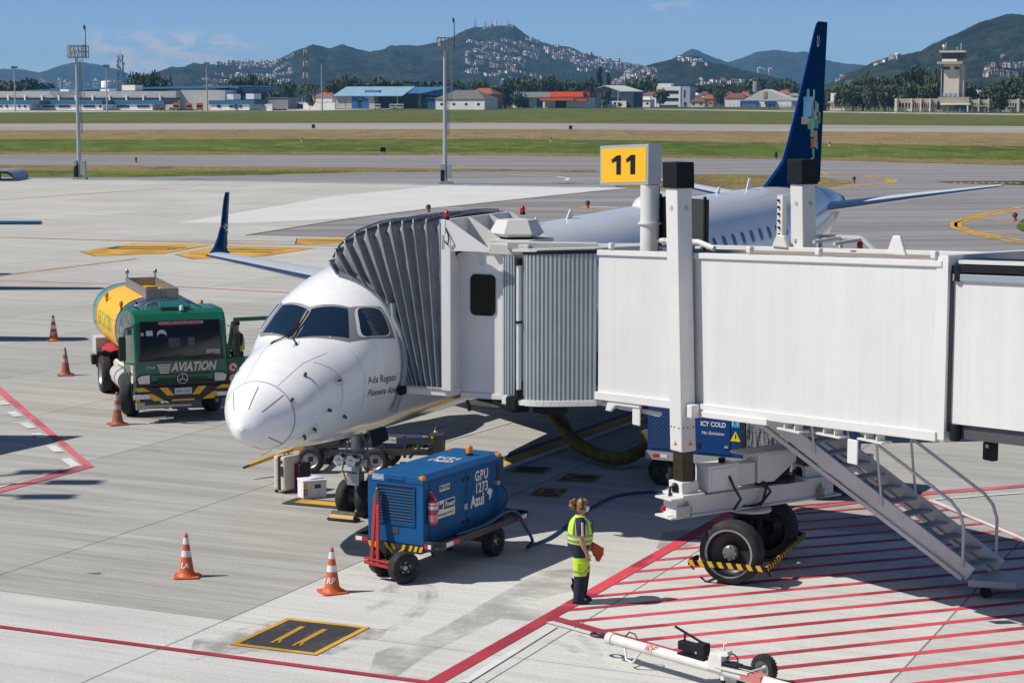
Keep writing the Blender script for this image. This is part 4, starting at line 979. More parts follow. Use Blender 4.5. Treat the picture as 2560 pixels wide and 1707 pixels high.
def town(hillname,area,n_ind,n_mass,label,group,dense=1.0,sc=1.0):
    """area: list of (px, py0, py1): column -> vertical span filled with houses"""
    cols=[(a[0],a[1],a[2]) for a in area]
    def pick():
        px=random.uniform(cols[0][0],cols[-1][0]);y0=lerp_pl([(c[0],c[1]) for c in cols],px);y1=lerp_pl([(c[0],c[2]) for c in cols],px)
        for _ in range(6):
            py=random.uniform(y0,y1)
            if mnoise.noise(Vector((px*0.035,py*0.07,len(label)))) > -0.12/dense: break
        return px,py
    k=0
    while k < n_ind:
        px,py=pick();p=on_hill(hillname,px,py)
        if p is None: k += 1;continue
        o=bpy.data.objects.new('house',random.choice(HM));COL.objects.link(o);o.location=p;o.rotation_euler=(0,0,rnd(-1.1,-.1));s=sc*rnd(.6,1.05);o.scale=(s,s,s)
        tag(o,label,'house',group);k += 1
    mb=MB()
    for _ in range(n_mass):
        px,py=pick();p=on_hill(hillname,px,py)
        if p is None: continue
        me=random.choice(HM);s=sc*rnd(.5,.95);Rm=Matrix.Translation(p) @ Matrix.Rotation(rnd(-1.1,-.1),4,'Z') @ Matrix.Scale(s,4)
        mb.T=Rm;wi=random.choice((0,0,1,2,2,3,4));ri=random.randrange(4)
        w=rnd(7,11);mb.box(-w/2,w/2,0,8,-6,rnd(4,8),wi);mb.box(-w/2-.3,w/2+.3,-.3,8.3,8,8.8,6+ri)
    if mb.v:
        o=mb.build('hillside_houses',hw+hr);tag(o,label.replace('house','houses as a dense mass',1) if False else 'smaller crowded houses filling in '+group,'houses');structure(o,'stuff')
town('main',[(533,214,222),(570,200,222),(620,183,220),(660,178,218),(700,175,216),(745,200,216)],55,330,'pale house on the slope above the terminal trees','the hillside left of the red and white tower')
town('main',[(545,160,166),(620,157,166),(700,155,172),(745,160,185)],25,150,'pale house along the crest left of the red and white tower','the crest left of the red and white tower')
town('main',[(1168,122,186),(1210,115,186),(1260,113,182),(1310,113,168),(1345,118,150)],70,720,'small house in the dense hillside quarter below the antenna summit','the hillside below the antenna summit')
town('main',[(1362,126,140),(1400,133,155),(1440,136,180),(1500,148,180),(1560,163,185),(1598,170,180)],60,560,'small house on the long ridge right of the antenna summit','the ridge right of the antenna summit')
town('main',[(1200,208,224),(1240,198,222),(1300,200,222),(1350,204,222)],15,60,'pale block at the foot of the main hill above the depot trees','the foot of the main hill')
town('near',[(1518,200,214),(1560,192,214),(1600,180,210),(1630,178,205)],20,90,'pale block in the saddle behind the steel shed','the saddle behind the steel shed',sc=1.1)
town('near',[(1690,152,172),(1730,150,166),(1760,160,170)],8,8,'scattered pale house high on the small wooded hill','the small wooded hill')
town('near',[(1730,212,222),(1800,208,222),(1860,210,222)],16,50,'pale house at the foot of the small wooded hill','the foot of the small wooded hill')
town('right',[(2405,188,220),(2430,172,224),(2460,166,222),(2490,172,210),(2520,172,190)],30,330,'house in the quarter right of the control tower','the quarter right of the control tower')
town('right',[(2500,205,222),(2560,196,222),(2600,200,222)],6,40,'pale house at the right edge of the hillside quarter','the right edge of the hillside')
town('right',[(2068,200,208),(2092,192,206)],5,12,'white house on the spur behind the tail fin','the spur behind the tail fin');town('right',[(2162,168,182),(2180,166,182),(2215,165,172)],7,4,'scattered white house above the billboard','the slope above the billboard')
# hilltop antennas
def crest_ant(px,ytop,w,label,m=DGREY,solid=False):
    p=on_hill('main',px,lerp_pl([(1168,78),(1191,72.5),(1222,71),(1256,72),(1284,76)],px)+2.0)
    if p is None: return
    h=atY(px,ytop,p.y).z-p.z;t_=thing('antenna_mast',label,'antenna mast',(p.x,p.y,p.z-3),0,'antenna masts on the summit');h += 3
    if solid: MB().cyl((0,0,0),(0,0,h*.75),w,w*.8,8).cyl((0,0,h*.75),(0,0,h),.7,.4,6).build('mast',m,t_)
    else:
        mb=MB()
        for k in range(12):
            z0,z1=h*k/12,h*(k+1)/12;a0=w*(1-k/15);a1=w*(1-(k+1)/15)
            for sx,sy in ((-1,-1),(1,-1),(1,1),(-1,1)):
                mb.bar((sx*a0,sy*a0,z0),(sx*a1,sy*a1,z1),.5,.5);mb.bar((sx*a0,sy*a0,z0),(-sy*a1,sx*a1,z1),.35,.35)
        mb.build('mast',m,t_)
for px,yt,w,lb,so in ((1191,47,4.5,'leftmost lattice antenna mast on the hill summit',False),(1215,54,3.0,'second antenna mast on the hill summit',False),(1231,50,1.0,'thin antenna mast left of the pale concrete one on the summit',True),(1239,44,2.6,'pale concrete antenna mast, tallest on the summit',True),(1251,60,0.9,'short thin antenna mast right of the pale concrete one',True),(1272,52,1.6,'antenna mast beside the white building at the right of the summit',False)):
    crest_ant(px,yt,w,lb,WHITE if 'pale' in lb and so and w > 2 else DGREY,so)
for px,lb in ((1276,'white building on the right of the antenna summit'),(1213,'small white building among the antennas on the summit'),(1228,'low white building left of the pale antenna mast')):
    p=on_hill('main',px,79);mb=MB();mb.box(-9,9,0,10,-8,6);mb.box(-5,7,1,9,6,9)
    o=mb.build('summit_building',WHITE);o.location=p;tag(o,lb,'building')
# apartment blocks
def tower_block(px,w,ytop,ybase,Y,label,m=WHITE,group=None):
    p=atY(px,ybase,Y);zt=atY(px,ytop,Y).z;W_=w/FPX*Y;z0=min(p.z,0)-20;t_=thing('apartment_block',label,'building',(p.x,Y,0),0,group)
    MB().box(-W_/2,W_/2,0,W_*.8,z0,zt).build('wall',m,t_);MB().box(-W_*.25,W_*.2,W_*.2,W_*.6,zt,zt+max(3,W_*.15)).build('roof_room',m,t_)
    nf=max(3,int((zt-p.z)/4.5));mb=MB()
    for f in range(nf):
        z=zt-(f+.75)*(zt-p.z)/nf
        for k in range(4): x=-W_/2+W_*(k+.25)/4;mb.box(x,x+W_*.11,-.4,.1,z,z+(zt-p.z)/nf*.5)
    mb.build('windows',mat('dim_window',(0.12,0.13,0.15),.4),t_)
for px,yt in ((1900,170),(1909,173),(1927,172)): tower_block(px,11,yt,196,5600,'tall white apartment tower on the wooded slope left of the tail fin',group='white apartment towers left of the tail fin')
for px,w,yt in ((1843,12,210),(1830,12,216)): tower_block(px,w,yt,222,4300,'white apartment block at the foot of the small wooded hill',group='white blocks at the foot of the small hill')
for px,w,yt,yb in ((1258,14,200,218),(1275,7,195,216),(1288,7,199,216),(1327,12,197,210),(1570,18,180,200),(1580,12,193,208),(1592,16,196,210),(1540,10,200,214)): tower_block(px,w,yt,yb,4500,'pale apartment block at the foot of the hills between depot and steel shed',group='pale apartment blocks at the foot of the hills')
ch=thing('church','small white church with a slim spire right of the steel shed','church',(atY(1622,220,3000).x,3000,0));MB().box(-6,6,0,20,-5,18).prism([(-6,0,18),(6,0,18),(0,0,26)],(0,20,0)).build('nave',WHITE,ch);mb=MB();mb.box(5,9,-2,2,-5,26);mb.add([(5,-2,26),(9,-2,26),(9,2,26),(5,2,26),(7,0,44)],[(0,1,4),(1,2,4),(2,3,4),(3,0,4)]);mb.build('spire',WHITE,ch)
# distant city on the left horizon
random.seed(8)
for i in range(56):
    px=rnd(-20,345);w=rnd(5,15);yt=rnd(203,214) if rnd(0,1) > .25 else rnd(197,205);p=atY(px,226,7000+rnd(-300,300))
    zt=atY(px,yt,p.y).z;W_=w/FPX*p.y;mb=MB();mb.box(-W_/2,W_/2,0,18,-10,zt,0)
    for f in range(3): mb.box(-W_*.42,W_*.42,-.6,.1,zt-8-f*11,zt-5-f*11,1)
    mb.box(-W_*.2,W_*.2,4,10,zt,zt+5,0)
    o=mb.build('city_block',[random.choice(hw),mat('dim_window')]);o.location=(p.x,p.y,0);tag(o,'pale high rise block in the distant city on the left horizon','building','distant city on the left horizon')
# ================================================================= AIRLINER
TH=R(24.51);AO=Vector((-4.631,33.223,0));AA=Vector((math.sin(TH),math.cos(TH),0));AP=Vector((math.cos(TH),-math.sin(TH),0))
def ploc(px,py,axis,val):
    n={'x': AA,'y': AP,'z': Vector((0,0,1))}[axis];w=onplane(px,py,AO+n*val,n)-AO
    return (w.dot(AA),w.dot(AP),w.z)
def PL(x,p,z): return (x,-p,z)
jet=thing('airliner','white twin engined airliner with dark blue tail docked at the boarding bridge','airliner',AO,R(90)-TH)
WPAINT=mat('aircraft_white',(0.80,0.805,0.81),0.22,var=0.03,scale=0.8,coat=0.5)
NAVY=mat('aircraft_navy',(0.003,0.036,0.105),0.25,spec=.10);GLASSD=mat('cockpit_glass',(0.008,0.022,0.045),0.04,spec=0.7)
SEAL=mat('windscreen_frame',(0.20,0.205,0.21),0.45);LINEG=mat('panel_line',(0.25,0.26,0.28),0.6);PROBE=mat('probe_metal',(0.10,0.09,0.085),0.35,0.7)
POLISH=mat('polished_leading_edge',(0.62,0.64,0.67),0.16,1.0);WINGG=mat('wing_grey',(0.50,0.53,0.56),0.35,var=0.06,scale=0.6);TYRE=mat('tyre_rubber',(0.022,0.022,0.024),0.75,var=0.25,scale=6);GEARM=mat('gear_metal',(0.35,0.36,0.36),0.4,0.5,var=.15,scale=8)
def fus_material():
    m,nt,b,N,M,MR,MIX,NOISE,DOT,VEC=node_kit('fuselage_paint')
    tc=N('ShaderNodeTexCoord').outputs['Object'];s=N('ShaderNodeSeparateXYZ');nt.links.new(tc,s.inputs[0])
    x,z=s.outputs[0],s.outputs[2]
    # dark belly whose edge climbs from the nose gear bay aft
    edge=M('ADD',MR(x,2.3,5.6,1.70,2.06,False),MR(x,26,36,0.0,2.1,False))
    belly=M('MULTIPLY',MR(M('SUBTRACT',edge,z),-0.006,0.006),MR(x,2.2,2.35))
    tail=MR(M('SUBTRACT',x,M('MULTIPLY',M('SUBTRACT',5.0,z),0.55)),33.9,33.92)
    base=MIX(MR(NOISE(tc,0.7,4),0.3,0.7),(0.86,0.86,0.855),(0.81,0.81,0.805))
    streak=NOISE(VEC(M('MULTIPLY',x,6.0),s.outputs[1],M('MULTIPLY',z,0.5)),1.0,4,.6)
    base=MIX(1.0,base,MR(streak,.3,.7,.965,1.02),'MULTIPLY')
    base=MIX(M('MAXIMUM',belly,tail),base,(0.003,0.028,0.08))
    nt.links.new(base,b.inputs['Base Color']);b.inputs['Roughness'].default_value=0.2;b.inputs['Coat Weight'].default_value=0.5;b.inputs['Coat Roughness'].default_value=0.08
    return m
FX=[0,.12,.35,.7,1.2,1.9,2.7,3.6,5,8,14,20,26,29.5,32,34,36,37.5,38.3]
FT=[2.32,2.603,2.833,3.089,3.427,3.743,4.408,4.76,4.973,5.0,5.08,5.16,5.2,5.2,5.17,5.1,4.95,4.75,4.6]
FB=[2.25,2.025,1.927,1.812,1.755,1.69,1.65,1.61,1.6,1.6,1.6,1.6,1.65,1.95,2.5,3.0,3.55,3.95,4.15]
FW=[.041,.273,.493,.774,1.002,1.18,1.372,1.49,1.505,1.505,1.505,1.505,1.505,1.45,1.25,1.0,.66,.36,.2]
def pchip(x,y):
    n=len(x);h=[x[i+1]-x[i] for i in range(n-1)];d=[(y[i+1]-y[i])/h[i] for i in range(n-1)];m=[0]*n
    for i in range(1,n-1):
        if d[i-1]*d[i] > 0:
            w1,w2=2*h[i]+h[i-1],h[i]+2*h[i-1];m[i]=(w1+w2)/(w1/d[i-1]+w2/d[i])
    m[0],m[-1]=d[0],d[-1]
    def f(v):
        k=0
        while k < n-2 and v > x[k+1]: k += 1
        t=(v-x[k])/h[k]
        return (1+2*t)*(1-t)**2*y[k]+t*(1-t)**2*h[k]*m[k]+t*t*(3-2*t)*y[k+1]+t*t*(t-1)*h[k]*m[k+1]
    return f
fT,fB,fW=pchip(FX,FT),pchip(FX,FB),pchip(FX,FW)
def surf_pt(x,ang,off=0.0):
    a,b,w=fT(x),fB(x),fW(x);zm,hz=(a+b)/2,(a-b)/2
    return PL(x,(w+off)*math.cos(ang),zm+(hz+off)*math.sin(ang))
def on_fus(x,p,z,off=0.0):
    a,b,w=fT(x),fB(x),fW(x);zm,hz=(a+b)/2,(a-b)/2
    return surf_pt(x,math.atan2((z-zm)/hz,p/w),off)
xs=[0.0,.01,.03,.06,.09,.12,.17,.22,.28,.35,.45,.55,.7,.85,1.0,1.2,1.4,1.6,1.8,1.95,2.1,2.25,2.4,2.55,2.7,2.85,3.0,3.3,3.6,4,4.5,5,6,8,10,12,14,17,20,23,26,27.5,29,30,31,32,33,34,35,36,36.8,37.5,38,38.3]
mb=MB();NA=72
mb.grid([[surf_pt(x,2*math.pi*k/NA) for k in range(NA)] for x in xs],0,True,True)
mb.face([surf_pt(0,2*math.pi*k/NA) for k in range(NA)]);mb.face([surf_pt(38.3,2*math.pi*k/NA) for k in range(NA)][::-1])
FUS=mb.build('fuselage',fus_material(),jet)
def patch(name,quad,m,parent,off=0.01,nx=8,ny=8,rnd_=0.0,sides=(1,)):
    out=[]
    for sd in sides:
        A,B,C,D=[Vector(q) for q in quad]
        def at(u,v):
            q=(A*(1-u)+B*u)*(1-v)+(D*(1-u)+C*u)*v;return on_fus(q.x,sd*q.y,q.z,off)
        mb=MB()
        if rnd_ <= 0: mb.grid([[at(i/nx,j/ny) for i in range(nx+1)] for j in range(ny+1)])
        else:
            e=2/rnd_;rows=[]
            for r in (0.0,.35,.7,.9,1.0):
                row=[]
                for k in range(36):
                    t=2*math.pi*k/36;c,s_=math.cos(t),math.sin(t)
                    row.append(at(.5+.5*r*math.copysign(abs(c)**e,c),.5+.5*r*math.copysign(abs(s_)**e,s_)))
                rows.append(row)
            mb.grid(rows,0,True,True)
        out.append(mb.build(name,m,parent))
    return out
# cockpit windows on their dark frame band
for sd in (1,-1):
    top=[(2.372,0.0,4.168),(2.60,.72,4.178),(3.10,1.085,4.165)];bot=[(1.665,0.0,3.605),(2.16,.93,3.592),(3.06,1.375,3.575)]
    mb=MB();rows=[]
    for i in range(2):
        for k in range(11 if i else 10):
            u=k/10;T_=Vector(top[i]).lerp(Vector(top[i+1]),u);B_=Vector(bot[i]).lerp(Vector(bot[i+1]),u)
            rows.append([on_fus(*(lambda q: (q.x,sd*q.y,q.z))(T_.lerp(B_,j/10)),.004) for j in range(11)])
    mb.grid(rows);fr=mb.build('windscreen_frame',SEAL,FUS)
    patch('windscreen',[(2.335,.055,4.118),(2.545,.675,4.128),(2.20,.885,3.645),(1.735,.075,3.652)],GLASSD,jet,.010,10,10,sides=(sd,))
    patch('side_window_rim',[(2.625,.765,4.160),(3.08,1.075,4.135),(3.0,1.345,3.612),(2.30,1.0,3.615)],mat('window_rim',(0.62,0.62,0.62),.4),FUS,.009,rnd_=5,sides=(sd,))
    patch('side_window',[(2.655,.79,4.138),(3.05,1.065,4.112),(2.97,1.33,3.638),(2.36,1.04,3.642)],GLASSD,jet,.014,rnd_=5,sides=(sd,))
def strip(name,pts,w,m,parent,off=0.004,n=8):
    P=[]
    for a,b in zip(pts,pts[1:]):
        a,b=Vector(a),Vector(b)
        for k in range(n): P.append(a.lerp(b,k/n))
    P.append(Vector(pts[-1]));Q=[Vector(on_fus(p.x,p.y,p.z,off)) for p in P];mb=MB();rows=[]
    for i,q in enumerate(Q):
        d=Q[min(i+1,len(Q)-1)]-Q[max(i-1,0)];out=(q-Vector((q.x,0,(fT(q.x)+fB(q.x))/2)));s_=d.cross(out).normalized()*w/2
        rows.append([q-s_,q+s_])
    mb.grid(rows);return mb.build(name,m,parent)
ring=[surf_pt(.60,2*math.pi*k/64,.003) for k in range(64)];ring2=[surf_pt(.614,2*math.pi*k/64,.003) for k in range(64)]
mb=MB();mb.grid([ring,ring2],0,True,True);mb.build('radome_seam',LINEG,FUS)
for a,b in (((.548,-.473,2.81),(.164,-.223,2.57)),((.5,.059,2.951),(.132,.083,2.61)),((.58,.502,2.815),(.212,.299,2.564)),((.292,.364,2.129),(.612,.463,1.971)),((.28,.05,1.95),(.6,.06,1.83)),((.25,-.3,2.1),(.6,-.45,1.97))):
    strip('diverter_strip',[a,b],.016,mat('diverter_grey',(0.10,0.10,0.11),.5),FUS)
strip('panel_seam',[(.62,.35,2.95),(1.2,.52,3.28),(1.72,.75,3.46)],.008,LINEG,FUS,.003);strip('panel_seam',[(1.35,.72,3.38),(1.6,.98,3.15),(1.62,1.05,2.95),(1.55,1.08,2.5)],.008,LINEG,FUS,.003);strip('panel_seam',[(.62,-.3,2.98),(1.2,-.35,3.38),(1.55,-.4,3.55)],.008,LINEG,FUS,.003)
strip('panel_seam',[(2.1,.95,3.5),(2.15,1.2,3.0),(2.12,1.22,2.5),(2.1,1.0,2.0)],.006,LINEG,FUS,.003)
for (x,p,z,r) in ((1.571,1.028,2.979,.10),(1.027,.834,2.193,.10),(1.603,-.333,3.554,.12),(1.555,.191,3.564,.10)):
    pts=[(x+r*math.cos(t),p+r*.55*math.sin(t)*(1 if p > 0 else -1)*.6,z+r*math.sin(t)*(.9 if z < 3.3 else .35)) for t in [2*math.pi*k/18 for k in range(19)]]
    strip('access_panel',pts,.008,LINEG,FUS,.003,1)
for (x,p,z) in ((1.043,.649,3.105),(1.571,1.028,2.979),(1.027,.834,2.193),(1.251,1.007,2.499),(1.155,-.756,3.092),(.628,.618,2.732),(1.7,1.15,2.3),(.9,.75,2.05)):
    a=Vector(on_fus(x,p,z,0));n=Vector(on_fus(x,p,z,1))-a;mb=MB()
    mb.tube([a,a+n*.05,a+n*.075+Vector((-.05,0,0)),a+n*.08+Vector((-.10,0,0))],[.03,.022,.018,.008],8);mb.cyl(a-n*.005,a+n*.01,.035,.03,12)
    mb.build('probe',PROBE,jet)
for pts in ([(1.60,-.333,3.555),(1.70,-.10,3.66),(1.95,-.06,3.86),(2.30,-.02,4.10)],[(1.555,.19,3.565),(1.69,.02,3.66),(1.95,.0,3.87),(2.26,.05,4.07)]):
    Q=[Vector(on_fus(*p,.045 if i else .02)) for i,p in enumerate(pts)]
    mb=MB();mb.tube(Q,[.016,.013,.012,.008],6);mb.tube([Q[1]+Vector((.02,.02,.02)),Q[2]+Vector((0,.03,.0)),Q[3]],.011,6);mb.cyl(Vector(on_fus(*pts[0],0)),Q[0],.03,n=10);mb.build('wiper',mat('wiper_black',(0.02,0.02,0.02),.4),jet)
def fus_text(txt,x0,z0,size,shear=0.0,wd=1.0,slope=0.0):
    vs,fs=text_mesh(txt,size,0.001,shear,'LEFT',wd);mb=MB()
    mb.add([on_fus(x0+a,1.3,z0+b+slope*a,.006) for a,b in vs],fs);return mb.build('name_lettering',mat('lettering_grey',(0.09,0.10,0.12),.5),FUS)
fus_text('Ada Rogato',2.215,2.905,.185,0.0,.90,-.02);fus_text('Pioneira Azul',2.215,2.665,.185,.18,.90,-.01)
# passenger door and cabin windows
patch('passenger_door',[(4.25,1.4,4.45),(5.02,1.4,4.45),(5.02,1.4,2.62),(4.25,1.4,2.62)],mat('door_white',(0.72,0.73,0.74),.3),jet,.015,rnd_=9)
rim=mat('cabin_window_rim',(0.45,0.46,0.47),.4);pane=mat('cabin_window',(0.03,0.04,0.055),.1)
for sd in (1,-1):
    for i in range(30):
        x=5.9+.795*i
        if 14.9 < x < 15.5: continue
        q=lambda e,h: [(x-e,1.45*1,4.14+h),(x+e,1.45,4.14+h),(x+e,1.5,4.14-h),(x-e,1.5,4.14-h)]
        w_=patch('cabin_window',q(.155,.215),rim,jet,.004,rnd_=3.2,sides=(sd,))[0];patch('pane',q(.115,.17),pane,w_,.009,rnd_=3.2,sides=(sd,))
# belly fairing
mb=MB();rows=[]
for x,w,zb,zt in ((9.0,.5,1.6,1.8),(9.6,1.1,1.32,2.2),(10.6,1.5,1.14,2.6),(13,1.72,1.06,2.8),(16,1.72,1.06,2.8),(18.5,1.5,1.2,2.5),(20.2,.9,1.5,2.0),(20.8,.4,1.62,1.8)):
    rows.append([PL(x,w*math.cos(t),(zb+zt)/2+(zt-zb)/2*math.sin(t)) for t in [2*math.pi*k/36 for k in range(36)]])
mb.grid(rows,0,True,True);mb.build('belly_fairing',NAVY,jet)
# wings
AF=[(1,0),(.8,.035),(.6,.062),(.42,.073),(.28,.068),(.15,.053),(.07,.037),(.02,.019),(0,0),(.02,-.015),(.07,-.027),(.15,-.036),(.28,-.043),(.42,-.044),(.6,-.034),(.8,-.015),(1,-.002)]
def lofted(name,st,mats_,parent,sd,inc=R(2.0),le=.08):
    mb=MB();rows=[]
    for (p,x,z,c,tk) in st:
        rows.append([PL(x+c*(u*math.cos(inc)+v*tk*math.sin(inc)),sd*p,z-c*u*math.sin(inc)*0.6+c*v*tk) for u,v in AF])
    n=len(AF)
    for i in range(len(rows)-1):
        for k in range(n-1):
            mi=1 if max(AF[k][0],AF[k+1][0]) <= le and len(mats_) > 1 else 0
            mb.add([rows[i][k],rows[i][k+1],rows[i+1][k+1],rows[i+1][k]],[(0,1,2,3)],mi,True)
    mb.face(rows[-1]);mb.face(rows[0]);return mb.build(name,mats_,parent)
WST=[(1.2,12.2,2.18,6.4,1.15),(2.4,13.0,2.42,5.3,1.1),(4.9,14.55,2.80,3.75,1.0),(8.5,16.72,3.14,2.55,.95),(11.0,18.05,3.28,1.9,.9),(13.35,19.30,3.40,1.32,.85)]
WLT=[(19.30,13.35,3.40,20.62),(19.72,13.50,3.44,20.72),(20.12,13.62,3.58,20.82),(20.50,13.72,3.85,20.98),(20.80,13.80,4.20,21.15),(21.02,13.88,4.60,21.32),(21.22,13.95,4.95,21.48),(21.36,13.98,5.12,21.54)]
for sd in (1,-1):
    W_=lofted('wing',WST,[WINGG,POLISH],jet,sd)
    mb=MB();A=[]
    for i,(xl,p,z,xt) in enumerate(WLT):
        t_=.05-.035*i/7;nx_,nz_=(.0,1.0) if i == 0 else ((.5,.85) if i < 3 else (.97,.2))
        A.append([PL(xl,sd*p,z),PL(xl+(xt-xl)*.25,sd*(p-nx_*t_),z+nz_*t_),PL(xl+(xt-xl)*.7,sd*(p-nx_*t_*.7),z+nz_*t_*.7),PL(xt,sd*p,z),PL(xl+(xt-xl)*.6,sd*(p+nx_*t_),z-nz_*t_)])
    mb.grid(A,0,True,True);mb.face(A[-1]);wl=mb.build('winglet',NAVY,W_)
    mb=MB()
    mb.grid([[PL(xt-.085,sd*(p-.05),z+.01),PL(xt-.02,sd*(p-.05),z+.01)] for (xl,p,z,xt) in WLT[2:]]);mb.build('trailing_stripe',mat('teal_stripe',(0.01,0.20,0.24),.3),wl)
    for dx,dz,c in ((0,0,(.3,.55,.65)),(.09,.06,(.75,.6,.1)),(.12,-.05,(.2,.5,.3)),(.03,.09,(.1,.3,.6)),(.15,-.14,(.55,.15,.2)),(.17,.03,(.65,.65,.7)),(.07,-.07,(.2,.6,.7)),(-.05,.04,(.5,.6,.2))):
        x,z=20.83+dx,4.08+dz;MB().face([PL(x,sd*(13.70),z),PL(x+.07,sd*13.70,z),PL(x+.07,sd*13.70,z+.06),PL(x,sd*13.70,z+.06)]).build('emblem_tile',mat('tile_%d' % int(c[0]*100+c[1]*10),c,.4),wl)
    mb=MB()
    for (p,x) in ((5.6,15.3),(8.2,16.9)):
        rows=[[PL(x+u*2.6+1.2,sd*(p+.14*r*math.cos(t)),2.72+.05*(p-5)+.16*r*math.sin(t)-.1) for t in [2*math.pi*k/12 for k in range(12)]] for u,r in ((0,.05),(.2,.7),(.5,1),(.8,.7),(1,.05))]
        mb2=MB();mb2.grid(rows,0,True,True);mb2.build('flap_fairing',WINGG,W_)
    # engine
    en=MB();en.lathe([(.62,.25),(.70,.04),(.76,0),(.82,.12),(.88,.7),(.87,1.7),(.74,2.6),(.62,3.0)],28,PL(10.9,sd*4.35,1.52),(1,0,0));EN=en.build('engine',NAVY,jet)
    MB().lathe([(.80,.07),(.77,.0),(.70,.03),(.66,.18),(.63,.5)],28,PL(10.9,sd*4.35,1.52),(1,0,0)).build('intake_lip',POLISH,EN)
    MB().lathe([(.01,.35),(.2,.45),(.2,.55),(.63,.6)],24,PL(10.9,sd*4.35,1.52),(1,0,0)).build('fan',mat('fan_dark',(0.05,0.05,0.055),.4,.6),EN)
    MB().lathe([(.60,2.9),(.5,3.5),(.42,3.9),(.01,4.3)],20,PL(10.9,sd*4.35,1.52),(1,0,0)).build('exhaust',mat('exhaust_metal',(0.2,0.18,0.16),.35,.9),EN)
    MB().prism([PL(11.7,sd*4.35-.08,2.3),PL(14.6,sd*4.35-.08,2.3),PL(15.6,sd*4.35-.08,2.75),PL(13.6,sd*4.35-.08,2.72)],(0,.16,0)).build('pylon',WINGG,EN)
    # main gear
    mg=MB();mg.cyl(PL(18.2,sd*2.9,.5),PL(18.0,sd*2.7,2.4),.12,n=12);mg.cyl(PL(18.2,sd*2.9-.45,.5),PL(18.2,sd*2.9+.45,.5),.09,n=12);mg.bar(PL(18.3,sd*2.8,1.0),PL(19.0,sd*2.3,2.2),.1,.1);MG=mg.build('main_gear',GEARM,jet)
    for d in (-.38,.38):
        p=sd*2.9+d;MB().lathe([(.22,-.16),(.42,-.17),(.5,-.10),(.51,0),(.5,.10),(.42,.17),(.22,.16)],26,PL(18.2,p,.51),(0,1,0)).build('tyre',TYRE,MG);MB().lathe([(.01,-.1),(.2,-.12),(.24,-.15),(.24,.15),(.2,.12),(.01,.1)],20,PL(18.2,p,.51),(0,1,0)).build('rim',GEARM,MG)
    # tailplane
    lofted('tailplane',[(.3,32.9,4.28,3.4,1.0),(.9,33.1,4.35,3.1,.9),(3.4,34.55,4.72,2.1,.85),(5.9,36.0,5.06,1.25,.7)],[mat('tailplane_white',(0.66,0.69,0.72),.25),POLISH],jet,sd,R(-0.5),.07)
    tb=MB();rr=[ (.3,32.86,4.29,3.4,1.04),(.9,33.06,4.36,3.1,.94),(2.1,33.76,4.54,1.5,1.4)]
# fin
fin=[(29.5,5.18,.06),(31.6,5.97,.16),(33.37,8.08,.13),(35.07,10.33,.07)]
FZ=[(5.12,29.3,35.86,.20),(5.4,30.1,35.90,.19),(5.75,31.05,35.93,.18),(5.97,31.55,35.96,.175),(6.6,32.15,36.02,.16),(8.08,33.37,36.18,.13),(10.1,34.93,36.42,.075),(10.3,35.12,36.45,.06),(10.38,35.35,36.46,.03)]
mb=MB();rows=[]
prof=[(0,0),(.03,.35),(.1,.68),(.25,.95),(.4,1.0),(.6,.8),(.8,.45),(1,.06)]
for z,xl,xt,tk in FZ:
    c=xt-xl;rows.append([PL(xl+u*c,v*tk,z) for u,v in prof]+[PL(xl+u*c,-v*tk,z) for u,v in prof[::-1][:-1]])
n=len(rows[0])
for i in range(len(rows)-1):
    for k in range(n):
        k2=(k+1) % n;mi=1 if (k == 0 or k2 == 0) else 0
        mb.add([rows[i][k],rows[i][k2],rows[i+1][k2],rows[i+1][k]],[(0,1,2,3)],mi,True)
mb.face(rows[-1]);FIN=mb.build('fin',[mat('fin_navy',(.003,.040,.115),.4,spec=.0),mat('fin_leading_edge',(0.01,0.07,0.30),.2,.2)],jet)
def fin_y(x,z):
    for a,b in zip(FZ,FZ[1:]):
        if z <= b[0] or b is FZ[-1]:
            f=(z-a[0])/(b[0]-a[0]);xl,xt,tk=[a[i]+(b[i]-a[i])*f for i in (1,2,3)];u=min(1,max(0,(x-xl)/(xt-xl)));break
    for (u0,v0),(u1,v1) in zip(prof,prof[1:]):
        if u <= u1: return tk*(v0+(v1-v0)*(u-u0)/(u1-u0))
    return 0.0
